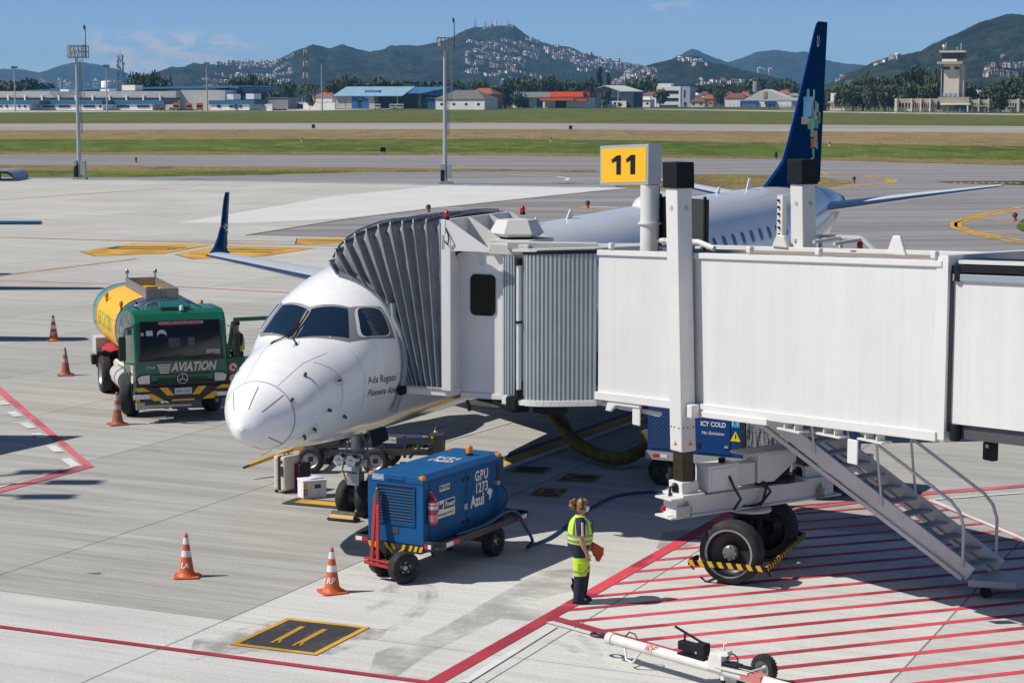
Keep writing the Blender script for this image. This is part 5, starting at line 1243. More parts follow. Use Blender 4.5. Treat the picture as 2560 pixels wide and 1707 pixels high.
for i,(x0,y0,x1,y1,c) in enumerate(((410,652,440,760,'0f8f5f'),(473,658,488,755,'a8a01e'),(366,722,458,900,'1590c4'),(458,720,480,908,'5a4a8c'),(490,760,510,880,'2f8fa5'),(510,780,525,860,'d3a27e'),(497,886,516,925,'d8c22a'),(525,860,541,895,'e0b020'),(368,900,424,965,'c98536'),
        (425,910,450,1010,'58a845'),(450,912,480,1078,'6fc4b8'),(480,930,497,1000,'3aa0b0'),(499,928,524,1005,'2a87a8'),(525,897,541,960,'1f7fc0'),(480,1022,515,1120,'d98a4e'),(476,1095,500,1170,'e08a50'),(452,1090,476,1178,'c04a2c'),(500,1122,518,1185,'4fc0c8'),(465,1182,488,1240,'2fa58c'),(470,1242,486,1266,'7d6cc0'),(450,1266,476,1292,'c8402c'),(482,840,497,928,'8fd0c0'))):
    q=[]
    for (x,y) in ((x0,y0),(x1,y0),(x1,y1),(x0,y1)):
        if c == '1590c4' and (x,y) == (x0,y1): x=384
        L_=ploc(1900+x/3.564,40+y/3.564,'y',.13);L_=ploc(1900+x/3.564,40+y/3.564,'y',fin_y(L_[0],L_[2])+.006);q.append(Vector(PL(*L_)))
    mb=MB();mb.grid([[PL(v.x,fin_y(v.x,v.z)+.006,v.z) for v in [q[0].lerp(q[1],a/3).lerp(q[3].lerp(q[2],a/3),b/4) for a in range(4)]] for b in range(5)]);mb.build('fin_tile',mat('fin_tile_'+c,c,.2,coat=.4),FIN)
lo=MB();vs,fs=text_mesh('U',.5,.01,.1);lo.add([PL(35.0+.17*0+a*.8,fin_y(35.1,9.7)+.02,9.7+b) for a,b in vs],fs);lo.build('fin_letter',mat('lettering_pale',(.6,.62,.65),.5),FIN)
# crown aerials and satellite dome
for x,h in ((19.0,.0),(27.9,.32),(14.2,.22),(25.1,.18),(12.2,.16)):
    if h: MB().prism([PL(x,.012,fT(x)-.03),PL(x+.32,.012,fT(x)-.03),PL(x+.42,.012,fT(x)+h),PL(x+.25,.012,fT(x)+h)],(0,.024,0)).build('aerial',WPAINT,jet)
mb=MB();rows=[]
for u,r in ((0,.02),(.08,.5),(.25,.9),(.5,1),(.75,.85),(.92,.45),(1,.02)):
    rows.append([PL(19.0+3.0*u,.55*r*math.cos(t),fT(19+3*u)-.12+.42*r*max(0,math.sin(t))) for t in [math.pi*k/12 for k in range(13)]])
mb.grid(rows);mb.build('satellite_dome',WPAINT,jet)
# apu exhaust cone
MB().lathe([(.24,0),(.2,.25),(.14,.3),(.01,.2)],16,PL(38.2,0,4.38),(1,0,0)).build('exhaust_cone',mat('exhaust_metal'),jet)
# nose gear
GX=4.05
ng=MB();ng.cyl(PL(GX,0,.31),PL(GX,0,.95),.07,n=14);ng.cyl(PL(GX,0,.85),PL(GX-.02,0,1.75),.10,n=14);ng.cyl(PL(GX,-.30,.31),PL(GX,.30,.31),.06,n=12);ng.bar(PL(GX+.1,0,1.2),PL(GX+.75,0,1.75),.09,.09)
ng.tube([PL(GX-.02,.1,.75),PL(GX-.16,.12,.85),PL(GX-.05,.1,1.05)],.03,8);ng.cbox(PL(GX-.05,0,.72),(.22,.26,.22));ng.cbox(PL(GX-.08,.22,1.05),(.12,.16,.14));ng.cbox(PL(GX-.1,-.02,1.2),(.16,.5,.06));ng.tube([PL(GX+.05,.16,.6),PL(GX+.2,.2,.9),PL(GX+.15,.15,1.3),PL(GX,.12,1.6)],.018,6);ng.tube([PL(GX-.08,-.16,.6),PL(GX-.2,-.2,.9),PL(GX-.12,-.15,1.3),PL(GX,-.1,1.6)],.018,6)
NG=ng.build('nose_gear',GEARM,jet)
for d in (-.21,.21):
    MB().lathe([(.17,-.10),(.28,-.115),(.335,-.075),(.345,0),(.335,.075),(.28,.115),(.17,.10)],28,PL(GX,d,.345),(0,1,0)).build('tyre',TYRE,NG);MB().lathe([(.01,-.09),(.06,-.09),(.07,-.04),(.13,-.04),(.165,-.09),(.165,.09),(.13,.04),(.07,.04),(.06,.09),(.01,.09)],22,PL(GX,d,.345),(0,1,0)).build('rim',mat('wheel_rim_grey',(.22,.22,.23),.45,.4),NG)
for d in (-.13,.13):
    c=PL(GX-.17,d-.08,1.10);MB().lathe([(.02,.16),(.09,.12),(.12,0)],20,c,(-1,0,0)).build('landing_light',mat('chrome',(.7,.7,.7),.12,1),NG);MB().lathe([(.001,-.145),(.07,-.152),(.108,-.16)],20,c,(1,0,0)).build('lens',mat('lamp_glass',(.55,.58,.6),.05,.3),NG)
for sd in (1,-1):
    MB().prism([PL(GX+.0,sd*.30,1.68),PL(GX+.60,sd*.30,1.66),PL(GX+.60,sd*.38,1.40),PL(GX+.0,sd*.38,1.34)],(0,.03*sd,0)).build('gear_door',mat('gear_door_navy',(.003,.012,.03),.4,spec=.2),jet)
# ================================================================= BOARDING BRIDGE
BM=Vector((3.95,32.6,0));BD=Vector((-.545,.839,0)).normalized();BN=Vector((-BD.y,BD.x,0))
bridge=thing('boarding_bridge','white passenger boarding bridge with grey accordion canopy resting on two big black wheels','boarding bridge',BM,math.atan2(BD.y,BD.x))
def bl(w): r=Vector(w)-BM;return Vector((r.dot(BD),r.dot(BN),w[2]))
def cabp(x,p,z): return bl(AO+AA*x+AP*p+Vector((0,0,z)))
def bpix(px,py,o): w=onplane(px,py,BM+BN*o,BN);r=w-BM;return (r.dot(BD),o,w.z)
def bpx(x,y,o): return bpix(x*K,y*K,o)
ZT=lambda s: 5.347-.0463*s
ZBt=lambda s: 2.84-.0556*s
def bridge_material():
    m,nt,b,N,M,MR,MIX,NOISE,DOT,VEC=node_kit('bridge_white')
    tc=N('ShaderNodeTexCoord').outputs['Object'];s=N('ShaderNodeSeparateXYZ');nt.links.new(tc,s.inputs[0]);x,z=s.outputs[0],s.outputs[2]
    base=MIX(MR(NOISE(tc,.5,4),.3,.7),(0.655,.652,.64),(0.61,.607,.595))
    st=NOISE(VEC(M('MULTIPLY',x,5.0),M('MULTIPLY',s.outputs[1],5.0),M('MULTIPLY',z,.25)),1.0,5,.65)
    base=MIX(1.0,base,MR(st,.35,.7,.965,1.015),'MULTIPLY')
    drip=M('MULTIPLY',MR(NOISE(VEC(M('MULTIPLY',x,9.0),0.0,M('MULTIPLY',z,.35)),1.0,4,.7),.60,.74),MR(x,-5.3,-5.6))
    base=MIX(M('MULTIPLY',drip,.45),base,(.20,.20,.20))
    sx=M('ABSOLUTE',M('SUBTRACT',M('FRACT',M('DIVIDE',x,.41)),.5))
    seam=MR(sx,.012,.030,1.0,0.0)
    base=MIX(M('MULTIPLY',seam,.10),base,(.35,.35,.35))
    nt.links.new(base,b.inputs['Base Color']);b.inputs['Roughness'].default_value=.42
    bp=N('ShaderNodeBump');bp.inputs['Strength'].default_value=.15;bp.inputs['Distance'].default_value=.01;bp.invert=True
    nt.links.new(M('ADD',seam,M('MULTIPLY',NOISE(VEC(M('MULTIPLY',x,.8),s.outputs[1],M('MULTIPLY',z,.5)),1.0,2),.5)),bp.inputs['Height']);nt.links.new(bp.outputs[0],b.inputs['Normal'])
    return m
BW=bridge_material();BWP=mat('white_steel_paint',(.66,.655,.64),.38,var=.06,scale=1.5);ROOFD=mat('weathered_roof',(.31,.27,.22),.8,var=.3,scale=1.6,stretch=(.6,2,1))
BLACKM=mat('black_steel',(.010,.012,.015),.55,var=.2,scale=5,spec=.2);GREASE=mat('greased_steel',(.075,.055,.032),.35,.5,var=.4,scale=7);RUB=mat('black_cable',(.012,.012,.013),.5)
CURT=mat('curtain_slat',(.36,.41,.425),.4,.1,var=.08,scale=2);FAB=mat('canopy_fabric',(.30,.295,.30),.5,var=.2,scale=3,bump=.5,bscale=6);RIBM=mat('canopy_rib',(.20,.24,.29),.38,.4);GREYP=mat('grey_box_paint',(.52,.52,.50),.5,var=.06)
def tunnel(name,s0,s1,o,dzt,dzb,mats_,th=.06):
    mb=MB();T=lambda s: ZT(s)+dzt;B=lambda s: ZBt(s)+dzb
    for y0,y1 in ((o-th,o),(-o,-o+th)): mb.hexa([(s0,y0,B(s0)),(s1,y0,B(s1)),(s1,y1,B(s1)),(s0,y1,B(s0)),(s0,y0,T(s0)),(s1,y0,T(s1)),(s1,y1,T(s1)),(s0,y1,T(s0))],0)
    mb.hexa([(s0,-o+th,B(s0)),(s1,-o+th,B(s1)),(s1,o-th,B(s1)),(s0,o-th,B(s0)),(s0,-o+th,B(s0)+.1),(s1,-o+th,B(s1)+.1),(s1,o-th,B(s1)+.1),(s0,o-th,B(s0)+.1)],0)
    mb.hexa([(s0,-o+th,T(s0)-.1),(s1,-o+th,T(s1)-.1),(s1,o-th,T(s1)-.1),(s0,o-th,T(s0)-.1),(s0,-o+th,T(s0)-.02),(s1,-o+th,T(s1)-.02),(s1,o-th,T(s1)-.02),(s0,o-th,T(s0)-.02)],1)
    return mb.build(name,mats_,bridge)
tunnel('outer_tunnel',-5.45,2.75,1.12,0,0,[BW,ROOFD]);tunnel('inner_tunnel',-17.0,-5.0,1.03,-.22,.21,[BW,ROOFD])
def rail(name,s0,s1,o,dz,w,h,f,m,bev=.01): return MB().bar((s0,o,f(s0)+dz),(s1,o,f(s1)+dz),w,h).build(name,m,bridge,bevel=bev)
rail('top_rail',-5.5,2.8,1.10,.0,.12,.09,ZT,BWP);rail('top_rail',-5.5,2.8,-1.10,.0,.12,.09,ZT,BWP);rail('bottom_rail',-5.48,2.8,1.125,.02,.10,.14,ZBt,BWP);rail('bottom_rail',-5.48,2.8,-1.125,.02,.10,.14,ZBt,BWP)
rail('bottom_rail',-1.9,.35,1.19,-.07,.06,.10,ZBt,BWP)
mb=MB()
for o in (1.06,-1.06): mb.bar((-5.50,o,ZBt(-5.5)-.02),(-5.50,o,ZT(-5.5)+.10),.16,.22,up=(1,0,0))
mb.bar((-5.5,-1.12,ZT(-5.5)+.02),(-5.5,1.12,ZT(-5.5)+.02),.16,.2);mb.bar((-5.5,-1.12,ZBt(-5.5)+.05),(-5.5,1.12,ZBt(-5.5)+.05),.16,.2);mb.build('end_frame',BWP,bridge)
for o in (1.04,-1.04): MB().bar((-5.60,o,ZBt(-5.6)+.1),(-5.60,o,ZT(-5.6)-.1),.10,.06,up=(1,0,0)).build('rubber_seal',mat('dark_seal',(.06,.06,.065),.7),bridge)
for s,h in ((-4.55,.26),(-7.35,.30),(-8.9,.28)):
    f=(lambda q: ZT(q)-.22*(q < -5.4));o=1.12 if s > -5.4 else .98
    MB().prism([(s-.20,o,f(s)+.10),(s+.20,o,f(s)+.10),(s+.07,o,f(s)+.12+h),(s-.07,o,f(s)+.12+h)],(0,-.05,0)).build('lifting_lug',BWP,bridge,bevel=.02)
for s in (-1.35,-2.95,-5.35,2.35): MB().cbox((s,1.14,ZT(s)+.12),(.10,.09,.11)).build('lug_block',BWP,bridge,bevel=.02)
MB().box(-3.7,-3.15,1.08,1.2,ZT(-3.4)+.14,ZT(-3.4)+.17).build('roof_plate',BWP,bridge)
# dark telescoping track, cable chain and lower beam on the inner tunnel
MB().bar((-5.6,1.0,ZT(-5.6)-.07),(-17,1.0,ZT(-17)-.07),.14,.09).build('side_track',BLACKM,bridge);MB().bar((-5.55,.90,ZT(-5.55)+.02),(-17,.90,ZT(-17)+.02),.14,.05).build('roof_rail',BWP,bridge);MB().bar((-5.6,.55,ZT(-5.6)-.02),(-17,.55,ZT(-17)-.02),.5,.12).build('cable_tray',BLACKM,bridge);rail('side_lip',-17,-5.62,1.05,-.19,.05,.10,ZT,mat('zinc_strip',(.35,.40,.44),.4,.5))
MB().bar((-5.6,.86,ZBt(-5.6)+.10),(-17,.86,ZBt(-17)+.10),.22,.20).build('lower_beam',mat('lower_beam_grey',(.06,.065,.07),.5),bridge)
for o in (1.02,.82): MB().cyl((-5.72,o,ZT(-5.7)-.02),(-5.72,o,ZT(-5.7)-.24),.08,n=12).build('roller',BLACKM,bridge);MB().cyl((-5.72,o,ZBt(-5.7)+.2),(-5.72,o,ZBt(-5.7)-.02),.08,n=12).build('roller',BLACKM,bridge)
fl=MB();p=bpx(2275,1036,.6);fl.cbox((p[0],.6,p[2]),(.20,.12,.26));fl.bar((p[0],.6,p[2]+.12),(p[0],.6,p[2]+.34),.05,.05);fl.bar((p[0]-.25,.6,p[2]+.33),(p[0]+.25,.6,p[2]+.33),.08,.06);fl.build('work_light',BLACKM,bridge,bevel=.02);MB().cbox((p[0],.668,p[2]+.08),(.05,.02,.05)).build('lamp_lens',mat('lamp_grey',(.4,.4,.4),.3),bridge)
# gusset brackets under the outer tunnel
for s in (-2.35,-3.25,-4.15):
    mb=MB()
    for ds in (-.12,.12): mb.box(s+ds-.012,s+ds+.012,.98,1.14,ZBt(s)-.15,ZBt(s)-.05)
    mb.box(s-.26,s+.26,.96,1.17,ZBt(s)-.175,ZBt(s)-.15);mb.build('underside_bracket',BWP,bridge)
for s,z0,z1 in ((-3.75,-.55,-.18),(1.62,-.42,-.02)): MB().box(s-.11,s+.11,1.10,1.13,ZBt(s)+z0,ZBt(s)+z1).build('hanging_plate',BWP,bridge,bevel=.02)
MB().prism([(2.35,1.15,ZBt(2.3)-.24),(2.5,1.15,ZBt(2.3)-.24),(2.42,1.15,ZBt(2.3)-.05),(1.5,1.15,ZBt(1.5)-.03),(1.5,1.15,ZBt(1.5)-.12),(2.2,1.15,ZBt(2.2)-.12)],(0,-.06,0)).build('knee_bracket',BWP,bridge,bevel=.015)
MB().bar((4.6,1.0,ZBt(2)-.22),(1.1,1.0,ZBt(1.1)-.2),.06,.07).build('cable_tray',BWP,bridge)
# lifting columns
TL=.045
def col(o,pxc):
    s_,_,_z=bpix(pxc,780,o);sx=lambda z: s_+TL*(z-4.1)
    def post(name,z0,z1,a,b,m,bev=.012): return MB().hexa([(sx(z0)-a/2,o-b/2,z0),(sx(z0)+a/2,o-b/2,z0),(sx(z0)+a/2,o+b/2,z0),(sx(z0)-a/2,o+b/2,z0),(sx(z1)-a/2,o-b/2,z1),(sx(z1)+a/2,o-b/2,z1),(sx(z1)+a/2,o+b/2,z1),(sx(z1)-a/2,o+b/2,z1)]).build(name,m,bridge,bevel=bev)
    sg=1 if o > 0 else -1
    c=post('lifting_column',2.15,6.46,.315,.30,BWP,.02);cap=post('column_cap',6.44,6.86,.385,.365,BLACKM,.015)
    post('column_leg',1.62,2.2,.25,.24,GREASE);b=post('column_foot',1.46,1.66,.36,.34,BWP);post('foot_plate',1.42,1.47,.56,.46,BWP)
    MB().box(sx(2.3)-.30,sx(2.3)-.16,o-.10,o+.06,ZBt(0)-.12,ZBt(0)+.1).build('column_bracket',BWP,bridge,bevel=.02)
    for z in (2.55,):
        mb=MB()
        for dz in (0,.0):
            for k in (-.10,0.02,.10): mb.cyl((sx(z)+k,o+.150,z),(sx(z)+k,o+.163,z),.011,n=8);mb.cyl((sx(z)-.157,o+k,z),(sx(z)-.172,o+k,z),.011,n=8)
        mb.build('bolt',mat('bolt_grey',(.15,.15,.15),.4,.6),bridge)
    for z,r in ((6.12,.042),):
        MB().cyl((sx(z),o+.145,z),(sx(z),o+.157,z),r,n=14).build('access_cover',mat('cover_grey',(.42,.42,.42),.5),bridge);MB().cyl((sx(z)-.15,o-.03,z),(sx(z)-.165,o-.03,z),r,n=14).build('access_cover',mat('cover_grey'),bridge)
    for face in range(2):
        P=[(-.05,0),(.05,0),(0,.085)]
        mb=MB();mb.face([(sx(2.3)+a,o+.155,2.25+b_) for a,b_ in P] if face == 0 else [(sx(2.3)-.162,o-.03+a*.9,2.25+b_) for a,b_ in P]);mb.build('warning_sticker',mat('warning_amber',(.75,.42,.03),.5),bridge)
        mb=MB();mb.face([(sx(2.3)+a*.45,o+.158,2.262+b_*.45) for a,b_ in P] if face == 0 else [(sx(2.3)-.165,o-.03+a*.4,2.262+b_*.45) for a,b_ in P]);mb.build('warning_symbol',BLACKM,bridge)
    MB().prism([(sx(1.5)-.09,o+.172,1.48),(sx(1.5)+.09,o+.172,1.48),(sx(1.5)+.09,o+.172,1.57)]+[(sx(1.5)+.09*math.cos(t),o+.172,1.57+.07*math.sin(t)) for t in (.7,1.57,2.4)]+[(sx(1.5)-.09,o+.172,1.57)],(0,.006,0)).build('cable_hole',BLACKM,bridge)
    MB().tube([(sx(1.5),o+.17,1.6),(sx(1.5)+.05,o+.24,1.56),(sx(1.5)+.03,o+.27,1.42),(sx(1.5)-.02,o+.26,1.25)],.024,8).build('power_lead',RUB,bridge);MB().cbox((sx(1.5)-.03,o+.262,1.20),(.07,.05,.14)).build('plug',RUB,bridge)
    return sx
sxn=col(1.33,1703);sxf=col(-1.33,2011.5)
MB().bar((sxf(5.6)+.30,-1.1,5.35),(sxf(6.3)+.26,-1.1,6.25),.10,.14).build('ladder_plate',BWP,bridge)
mb=MB()
for k in range(7): mb.cyl((sxf(5.5+.1*k)+.29,-1.02,5.47+.115*k),(sxf(5.5+.1*k)+.29,-1.045,5.47+.115*k),.022,n=10)
mb.build('plate_holes',BLACKM,bridge)
MB().prism([(sxf(5.4)+.45,-1.0,ZT(0)+.02),(sxf(5.4)+.05,-1.0,ZT(0)+.02),(sxf(5.4)+.15,-1.0,ZT(0)+.22),(sxf(5.4)+.32,-1.0,ZT(0)+.24)],(0,-.08,0)).build('lifting_lug',BWP,bridge,bevel=.02)
# cross beam, swivel and wheels
s0=sxn(1.4)
mb=MB();mb.box(s0-.22,s0+.22,-1.95,1.76,1.385,1.42);mb.box(s0-.22,s0+.22,-1.95,1.76,1.08,1.115);mb.box(s0-.17,s0+.17,-1.80,1.62,1.115,1.385);mb.build('cross_beam',BWP,bridge,bevel=.008)
MB().box(s0-.235,s0-.23,1.38,1.66,1.10,1.28).build('beam_sticker',mat('sticker_grey',(.45,.47,.45),.5),bridge)
for o in (1.38,-1.5):
    for a,z,c in ((0,1.13,(.12,.30,.14)),(.10,1.13,(.2,.2,.22)),(0,1.22,(.25,.28,.26)),(.10,1.22,(.45,.10,.10))): MB().box(s0-.232,s0-.226,o+a-.045,o+a+.045,z-.04,z+.04).build('beam_sticker',mat('sticker_%d' % int(c[0]*1000),c,.5),bridge);
    MB().face([(s0-.228,o+.0,1.27),(s0-.228,o+.11,1.27),(s0-.228,o+.055,1.37)]).build('beam_sticker',mat('sticker_green',(.10,.22,.10),.5),bridge)
for o,sg in ((1.77,1),(-1.96,-1)): MB().cyl((s0-.05,o,1.25),(s0-.05,o+.05*sg,1.25),.05,.04,12).build('warning_lamp',mat('red_lamp',(.45,.02,.02),.3),bridge)
MB().lathe([(.36,1.03),(.36,1.065)],28,(s0-.1,0,0)).lathe([(.001,1.065),(.36,1.065)],28,(s0-.1,0,0)).lathe([(.36,1.03),(.001,1.03)],28,(s0-.1,0,0)).build('swivel_plate',BWP,bridge)
mb=MB();mb.lathe([(.001,1.03),(.33,1.03),(.33,.95),(.27,.95),(.27,.92),(.2,.9)],28,(s0-.1,0,0))
for k in range(16): mb.cyl((s0-.1+.30*math.cos(k*.3927),.30*math.sin(k*.3927),.93),(s0-.1+.30*math.cos(k*.3927),.30*math.sin(k*.3927),.99),.02,n=6)
for a in (-.13,.0,.13): mb.cyl((s0-.1+a*.4,a,.5),(s0-.1+a*.4,a,.95),.085,n=14)
mb.build('swivel_post',BLACKM,bridge)
wn_,wf_=bl(Vector((3.60,31.62,.525))),bl(Vector((4.42,33.45,.525)));ax_=(wf_-wn_).normalized()
MB().bar(wn_,wf_,.2,.22).build('wheel_axle',BLACKM,bridge)
mb=MB();mb.bar(wn_+ax_*.3+Vector((.3,0,.05)),wf_-ax_*.3+Vector((.3,0,.05)),.3,.3);mb.tube([wn_+ax_*.5+Vector((.2,0,.3)),wn_+ax_*.9+Vector((.3,0,.5)),wf_-ax_*.5+Vector((.2,0,.35))],.05,8);mb.build('drive_motor',mat('dark_motor',(.07,.07,.075),.5,.3),bridge)
for c,sg in ((wn_,-1),(wf_,1)):
    w_=MB().lathe([(.36,-.17),(.40,-.18),(.48,-.17),(.518,-.12),(.525,-.05),(.525,.05),(.518,.12),(.48,.17),(.40,.18),(.36,.17)],48,c,ax_*sg).build('wheel',TYRE,bridge)
    MB().lathe([(.37,.175),(.385,.19),(.405,.185)],48,c,ax_*sg).build('rim_ring',GEARM,w_)
    MB().lathe([(.001,.02),(.12,.02),(.13,.03),(.30,.02),(.36,.10),(.37,.175)],40,c,ax_*sg).build('rim',mat('rim_black',(.02,.02,.022),.4),w_)
    MB().lathe([(.001,.13),(.09,.125),(.13,.10),(.135,.02)],24,c,ax_*sg).build('hub',mat('hub_grey',(.20,.20,.20),.4,.5,var=.3,scale=20),w_)
    mb=MB()
    for k in range(8): q=c+ax_*sg*.11+Vector((0,0,0));e1=Vector((0,0,1));e2=ax_.cross(e1);mb.cyl(q+(e1*math.cos(k*.785)+e2*math.sin(k*.785))*.105,q+ax_*sg*.025+(e1*math.cos(k*.785)+e2*math.sin(k*.785))*.105,.013,n=6)
    mb.build('wheel_bolt',GEARM,w_)
# striped guard bar round the wheels
gp=[bl(g(1722,1405,.34)),bl(g(1916,1423,.34)),bl(g(2011,1338,.34)),bl(g(1985,1330,.36))];gp=[bl(g(1745,1392,.36))]+gp
gb=MB()
for a,b in zip(gp,gp[1:]): gb.bar(a,b,.035,.085)
GBAR=gb.build('guard_bar',BLACKM,bridge);ys=MB()
for a,b in zip(gp[1:],gp[2:4]):
    L_=(b-a).length;n=int(L_/.155);d=(b-a)/L_;nrm=d.cross(Vector((0,0,1))).normalized()
    for sgn in (1,-1):
        q=nrm*.0195*sgn
        for k in range(n): u=L_*(k+.2)/n;w=L_/n*.5;ys.face([a+d*u+q-Vector((0,0,.0425)),a+d*(u+w)+q-Vector((0,0,.0425)),a+d*(u+w-.05)+q+Vector((0,0,.0425)),a+d*(u-.05)+q+Vector((0,0,.0425))])
    for k in range(n): u=L_*(k+.2)/n;w=L_/n*.5;ys.face([a+d*(u-.05)-nrm*.017+Vector((0,0,.0445)),a+d*(u+w-.05)-nrm*.017+Vector((0,0,.0445)),a+d*(u+w-.05)+nrm*.017+Vector((0,0,.0445)),a+d*(u-.05)+nrm*.017+Vector((0,0,.0445))])
ys.build('yellow_stripes',mat('hazard_yellow',(.72,.40,.015),.5),GBAR)
for a in (gp[1],gp[2]): MB().tube([a,a+Vector((.1,-.15,-.12)),a+Vector((.25,-.3,-.2))],.018,6).build('guard_hanger',BLACKM,bridge)
# control boxes on the beam
MB().box(s0-.26,s0+.1,.38,1.02,1.46,1.90).build('control_box',BWP,bridge,bevel=.012);MB().box(s0-.20,s0+.06,-.02,.38,1.50,1.86).build('control_box',BWP,bridge,bevel=.012)
MB().box(s0-.275,s0-.262,.44,.96,1.52,1.84).build('box_door',mat('box_door_white',(.70,.70,.69),.4),bridge);MB().cyl((s0-.1,.62,1.9),(s0-.1,.62,1.98),.06,n=12).build('box_vent',BLACKM,bridge)
MB().prism([(s0-.25,-.05,1.98),(s0-.25,-.88,1.98),(s0-.25,-.88,1.80),(s0-.25,-.40,1.50),(s0-.25,-.05,1.50)],(.42,0,0)).build('motor_housing',BWP,bridge,bevel=.02);MB().box(s0-.30,s0+.18,-.93,.22,1.985,2.03).build('housing_lid',GREYP,bridge,bevel=.01)
for pts in ([(s0-.27,.60,1.7),(s0-.36,.55,1.5),(s0-.34,.40,1.3),(s0-.3,.52,1.12)],[(s0-.25,-.12,1.52),(s0-.32,-.16,1.4),(s0-.30,-.1,1.2),(s0-.28,.02,1.14)],[(s0-.25,-.16,1.52),(s0-.34,-.24,1.36),(s0-.28,-.05,1.12)],[(s0-.1,.35,1.14),(s0-.2,.1,1.12),(s0-.24,-.05,1.14)],
            [(sxf(2.6),-1.05,2.75),(sxf(2.6)-.03,-1.02,2.0),(sxf(2.6)-.1,-.85,1.6),(sxf(2.6)-.15,-.55,1.46),(s0,-.2,1.45)]): MB().tube(pts,.024 if pts[0][2] < 2 else .05,8).build('power_lead',RUB,bridge)
MB().lathe([(.001,.14),(.16,.12),(.22,.04),(.22,0)],18,(s0-.02,-.75,1.42)).build('cable_gland',RUB,bridge)
# ----------------------------------------------------------------- cab
CX0,CX1,CXW=3.2,5.85,3.56
def wp(x,y): return ploc(800+x/2.614,450+y/2.614,'x',CXW)
def cbox(name,x0,x1,p0,p1,z0,z1,m,bev=.01):
    return MB().hexa([cabp(x0,p0,z0),cabp(x1,p0,z0),cabp(x1,p1,z0),cabp(x0,p1,z0),cabp(x0,p0,z1),cabp(x1,p0,z1),cabp(x1,p1,z1),cabp(x0,p1,z1)]).build(name,m,bridge,bevel=bev)
CW=mat('cab_white',(.68,.675,.665),.4,var=.05,scale=1.2)
PR_=wp(1197,900)[1];cbox('cab_wall',CXW,CXW+.06,2.14,PR_,2.60,5.16,CW);cbox('cab_wall',CX1-.06,CX1,2.30,3.6,2.72,5.20,CW);cbox('cab_floor',CX0-.02,CX1,1.52,2.45,2.56,2.68,CW);cbox('cab_floor',CXW-.03,CX1,2.45,3.7,2.50,2.60,CW);cbox('cab_roof',CXW-.03,CX1,2.20,3.45,5.14,5.20,GREYP);cbox('cab_back',CXW+.3,CX1-.06,3.22,3.28,2.72,5.2,CW)
cbox('front_post',CX0-.07,CX0+.05,2.27,2.46,2.66,5.48,CW,.015);cbox('front_post',CX1-.05,CX1+.07,2.27,2.46,2.66,5.48,CW,.015);cbox('front_return',CX0+.0,CXW,2.30,2.40,2.62,5.45,CW);cbox('door_post',CXW-.07,CXW,wp(860,900)[1],wp(912,900)[1],2.62,5.02,CW);cbox('front_header',CX0-.07,CX1+.07,2.27,2.36,5.2,5.74,CW,.012)
for x in (CX0-.06,CX0+.85,CX0+1.75,CX1): MB().prism([cabp(x,2.34,5.19),cabp(x,2.34,5.74),cabp(x,2.44,5.72),cabp(x,3.22,5.24),cabp(x,3.22,5.19)],cabp(x+.035,2.34,5.22)-cabp(x,2.34,5.22)).build('gusset',CW,bridge)
w_=MB();wa,wb=wp(985,613),wp(1148,890);q=[cabp(CXW-.004,(wa[1]+wb[1])/2+a,(wa[2]+wb[2])/2+b) for a,b in rrect(wb[1]-wa[1],wa[2]-wb[2],.10,5)];w_.prism(q,cabp(CX0-.02,3,4)-cabp(CX0,3,4));w_.build('cab_window',mat('black_glass',(.003,.004,.005),.08,spec=.15),bridge)
cbox('junction_box',CX0-.02,CX0+.01,2.36,2.44,4.0,4.1,mat('cover_grey'));cbox('edge_trim',CXW-.03,CXW,PR_-.05,PR_+.03,2.6,5.18,CW)
MB().tube([cabp(CXW-.05,2.33,4.98),cabp(CXW-.09,2.41,5.12),cabp(CXW-.07,2.60,5.20),cabp(CXW-.04,2.68,5.19)],.022,8).build('cable_loop',RUB,bridge);MB().tube([cabp(CX0-.05,2.36,5.60),cabp(CX0-.12,2.45,5.42),cabp(CX0-.1,2.42,5.3),cabp(CX0-.08,2.34,5.36)],.014,6).build('cable_loop',RUB,bridge)
MB().tube([cabp(CXW-.03,2.74,5.2),cabp(CXW-.05,2.84,5.08),cabp(CXW-.04,2.9,4.9),cabp(CXW-.03,2.84,4.97)],.008,6).build('thin_cord',BWP,bridge)
for x,p,z in ((CX0+.02,2.34,5.74),(4.5,3.25,5.78)): MB().lathe([(.05,0),(.05,.05),(.001,.05)],14,cabp(x,p,z)).build('beacon_base',BLACKM,bridge);MB().lathe([(.045,.05),(.05,.10),(.035,.15),(.001,.165)],14,cabp(x,p,z)).build('beacon',mat('red_beacon',(.45,.012,.02),.2),bridge)
c0=cabp(4.35,3.2,5.40)
mb=MB();mb.lathe([(.42,5.40),(.50,5.46),(.36,5.70),(.001,5.70)],6,cabp(4.35,3.2,0),smooth=False);mb.lathe([(.001,5.40),(.42,5.40)],6,cabp(4.35,3.2,0),smooth=False);mb.build('roof_vent',mat('vent_grey',(.60,.60,.57),.5),bridge)
mb=MB();mb.lathe([(.30,5.24),(.30,5.40)],20,cabp(4.35,3.2,0));mb.build('vent_neck',BLACKM,bridge)
cbox('roof_box',3.75,4.9,2.95,3.7,5.24,5.36,GREYP);cbox('eave_block',CXW-.12,CXW+.4,PR_-.22,PR_+.55,5.12,5.32,GREYP,.02)
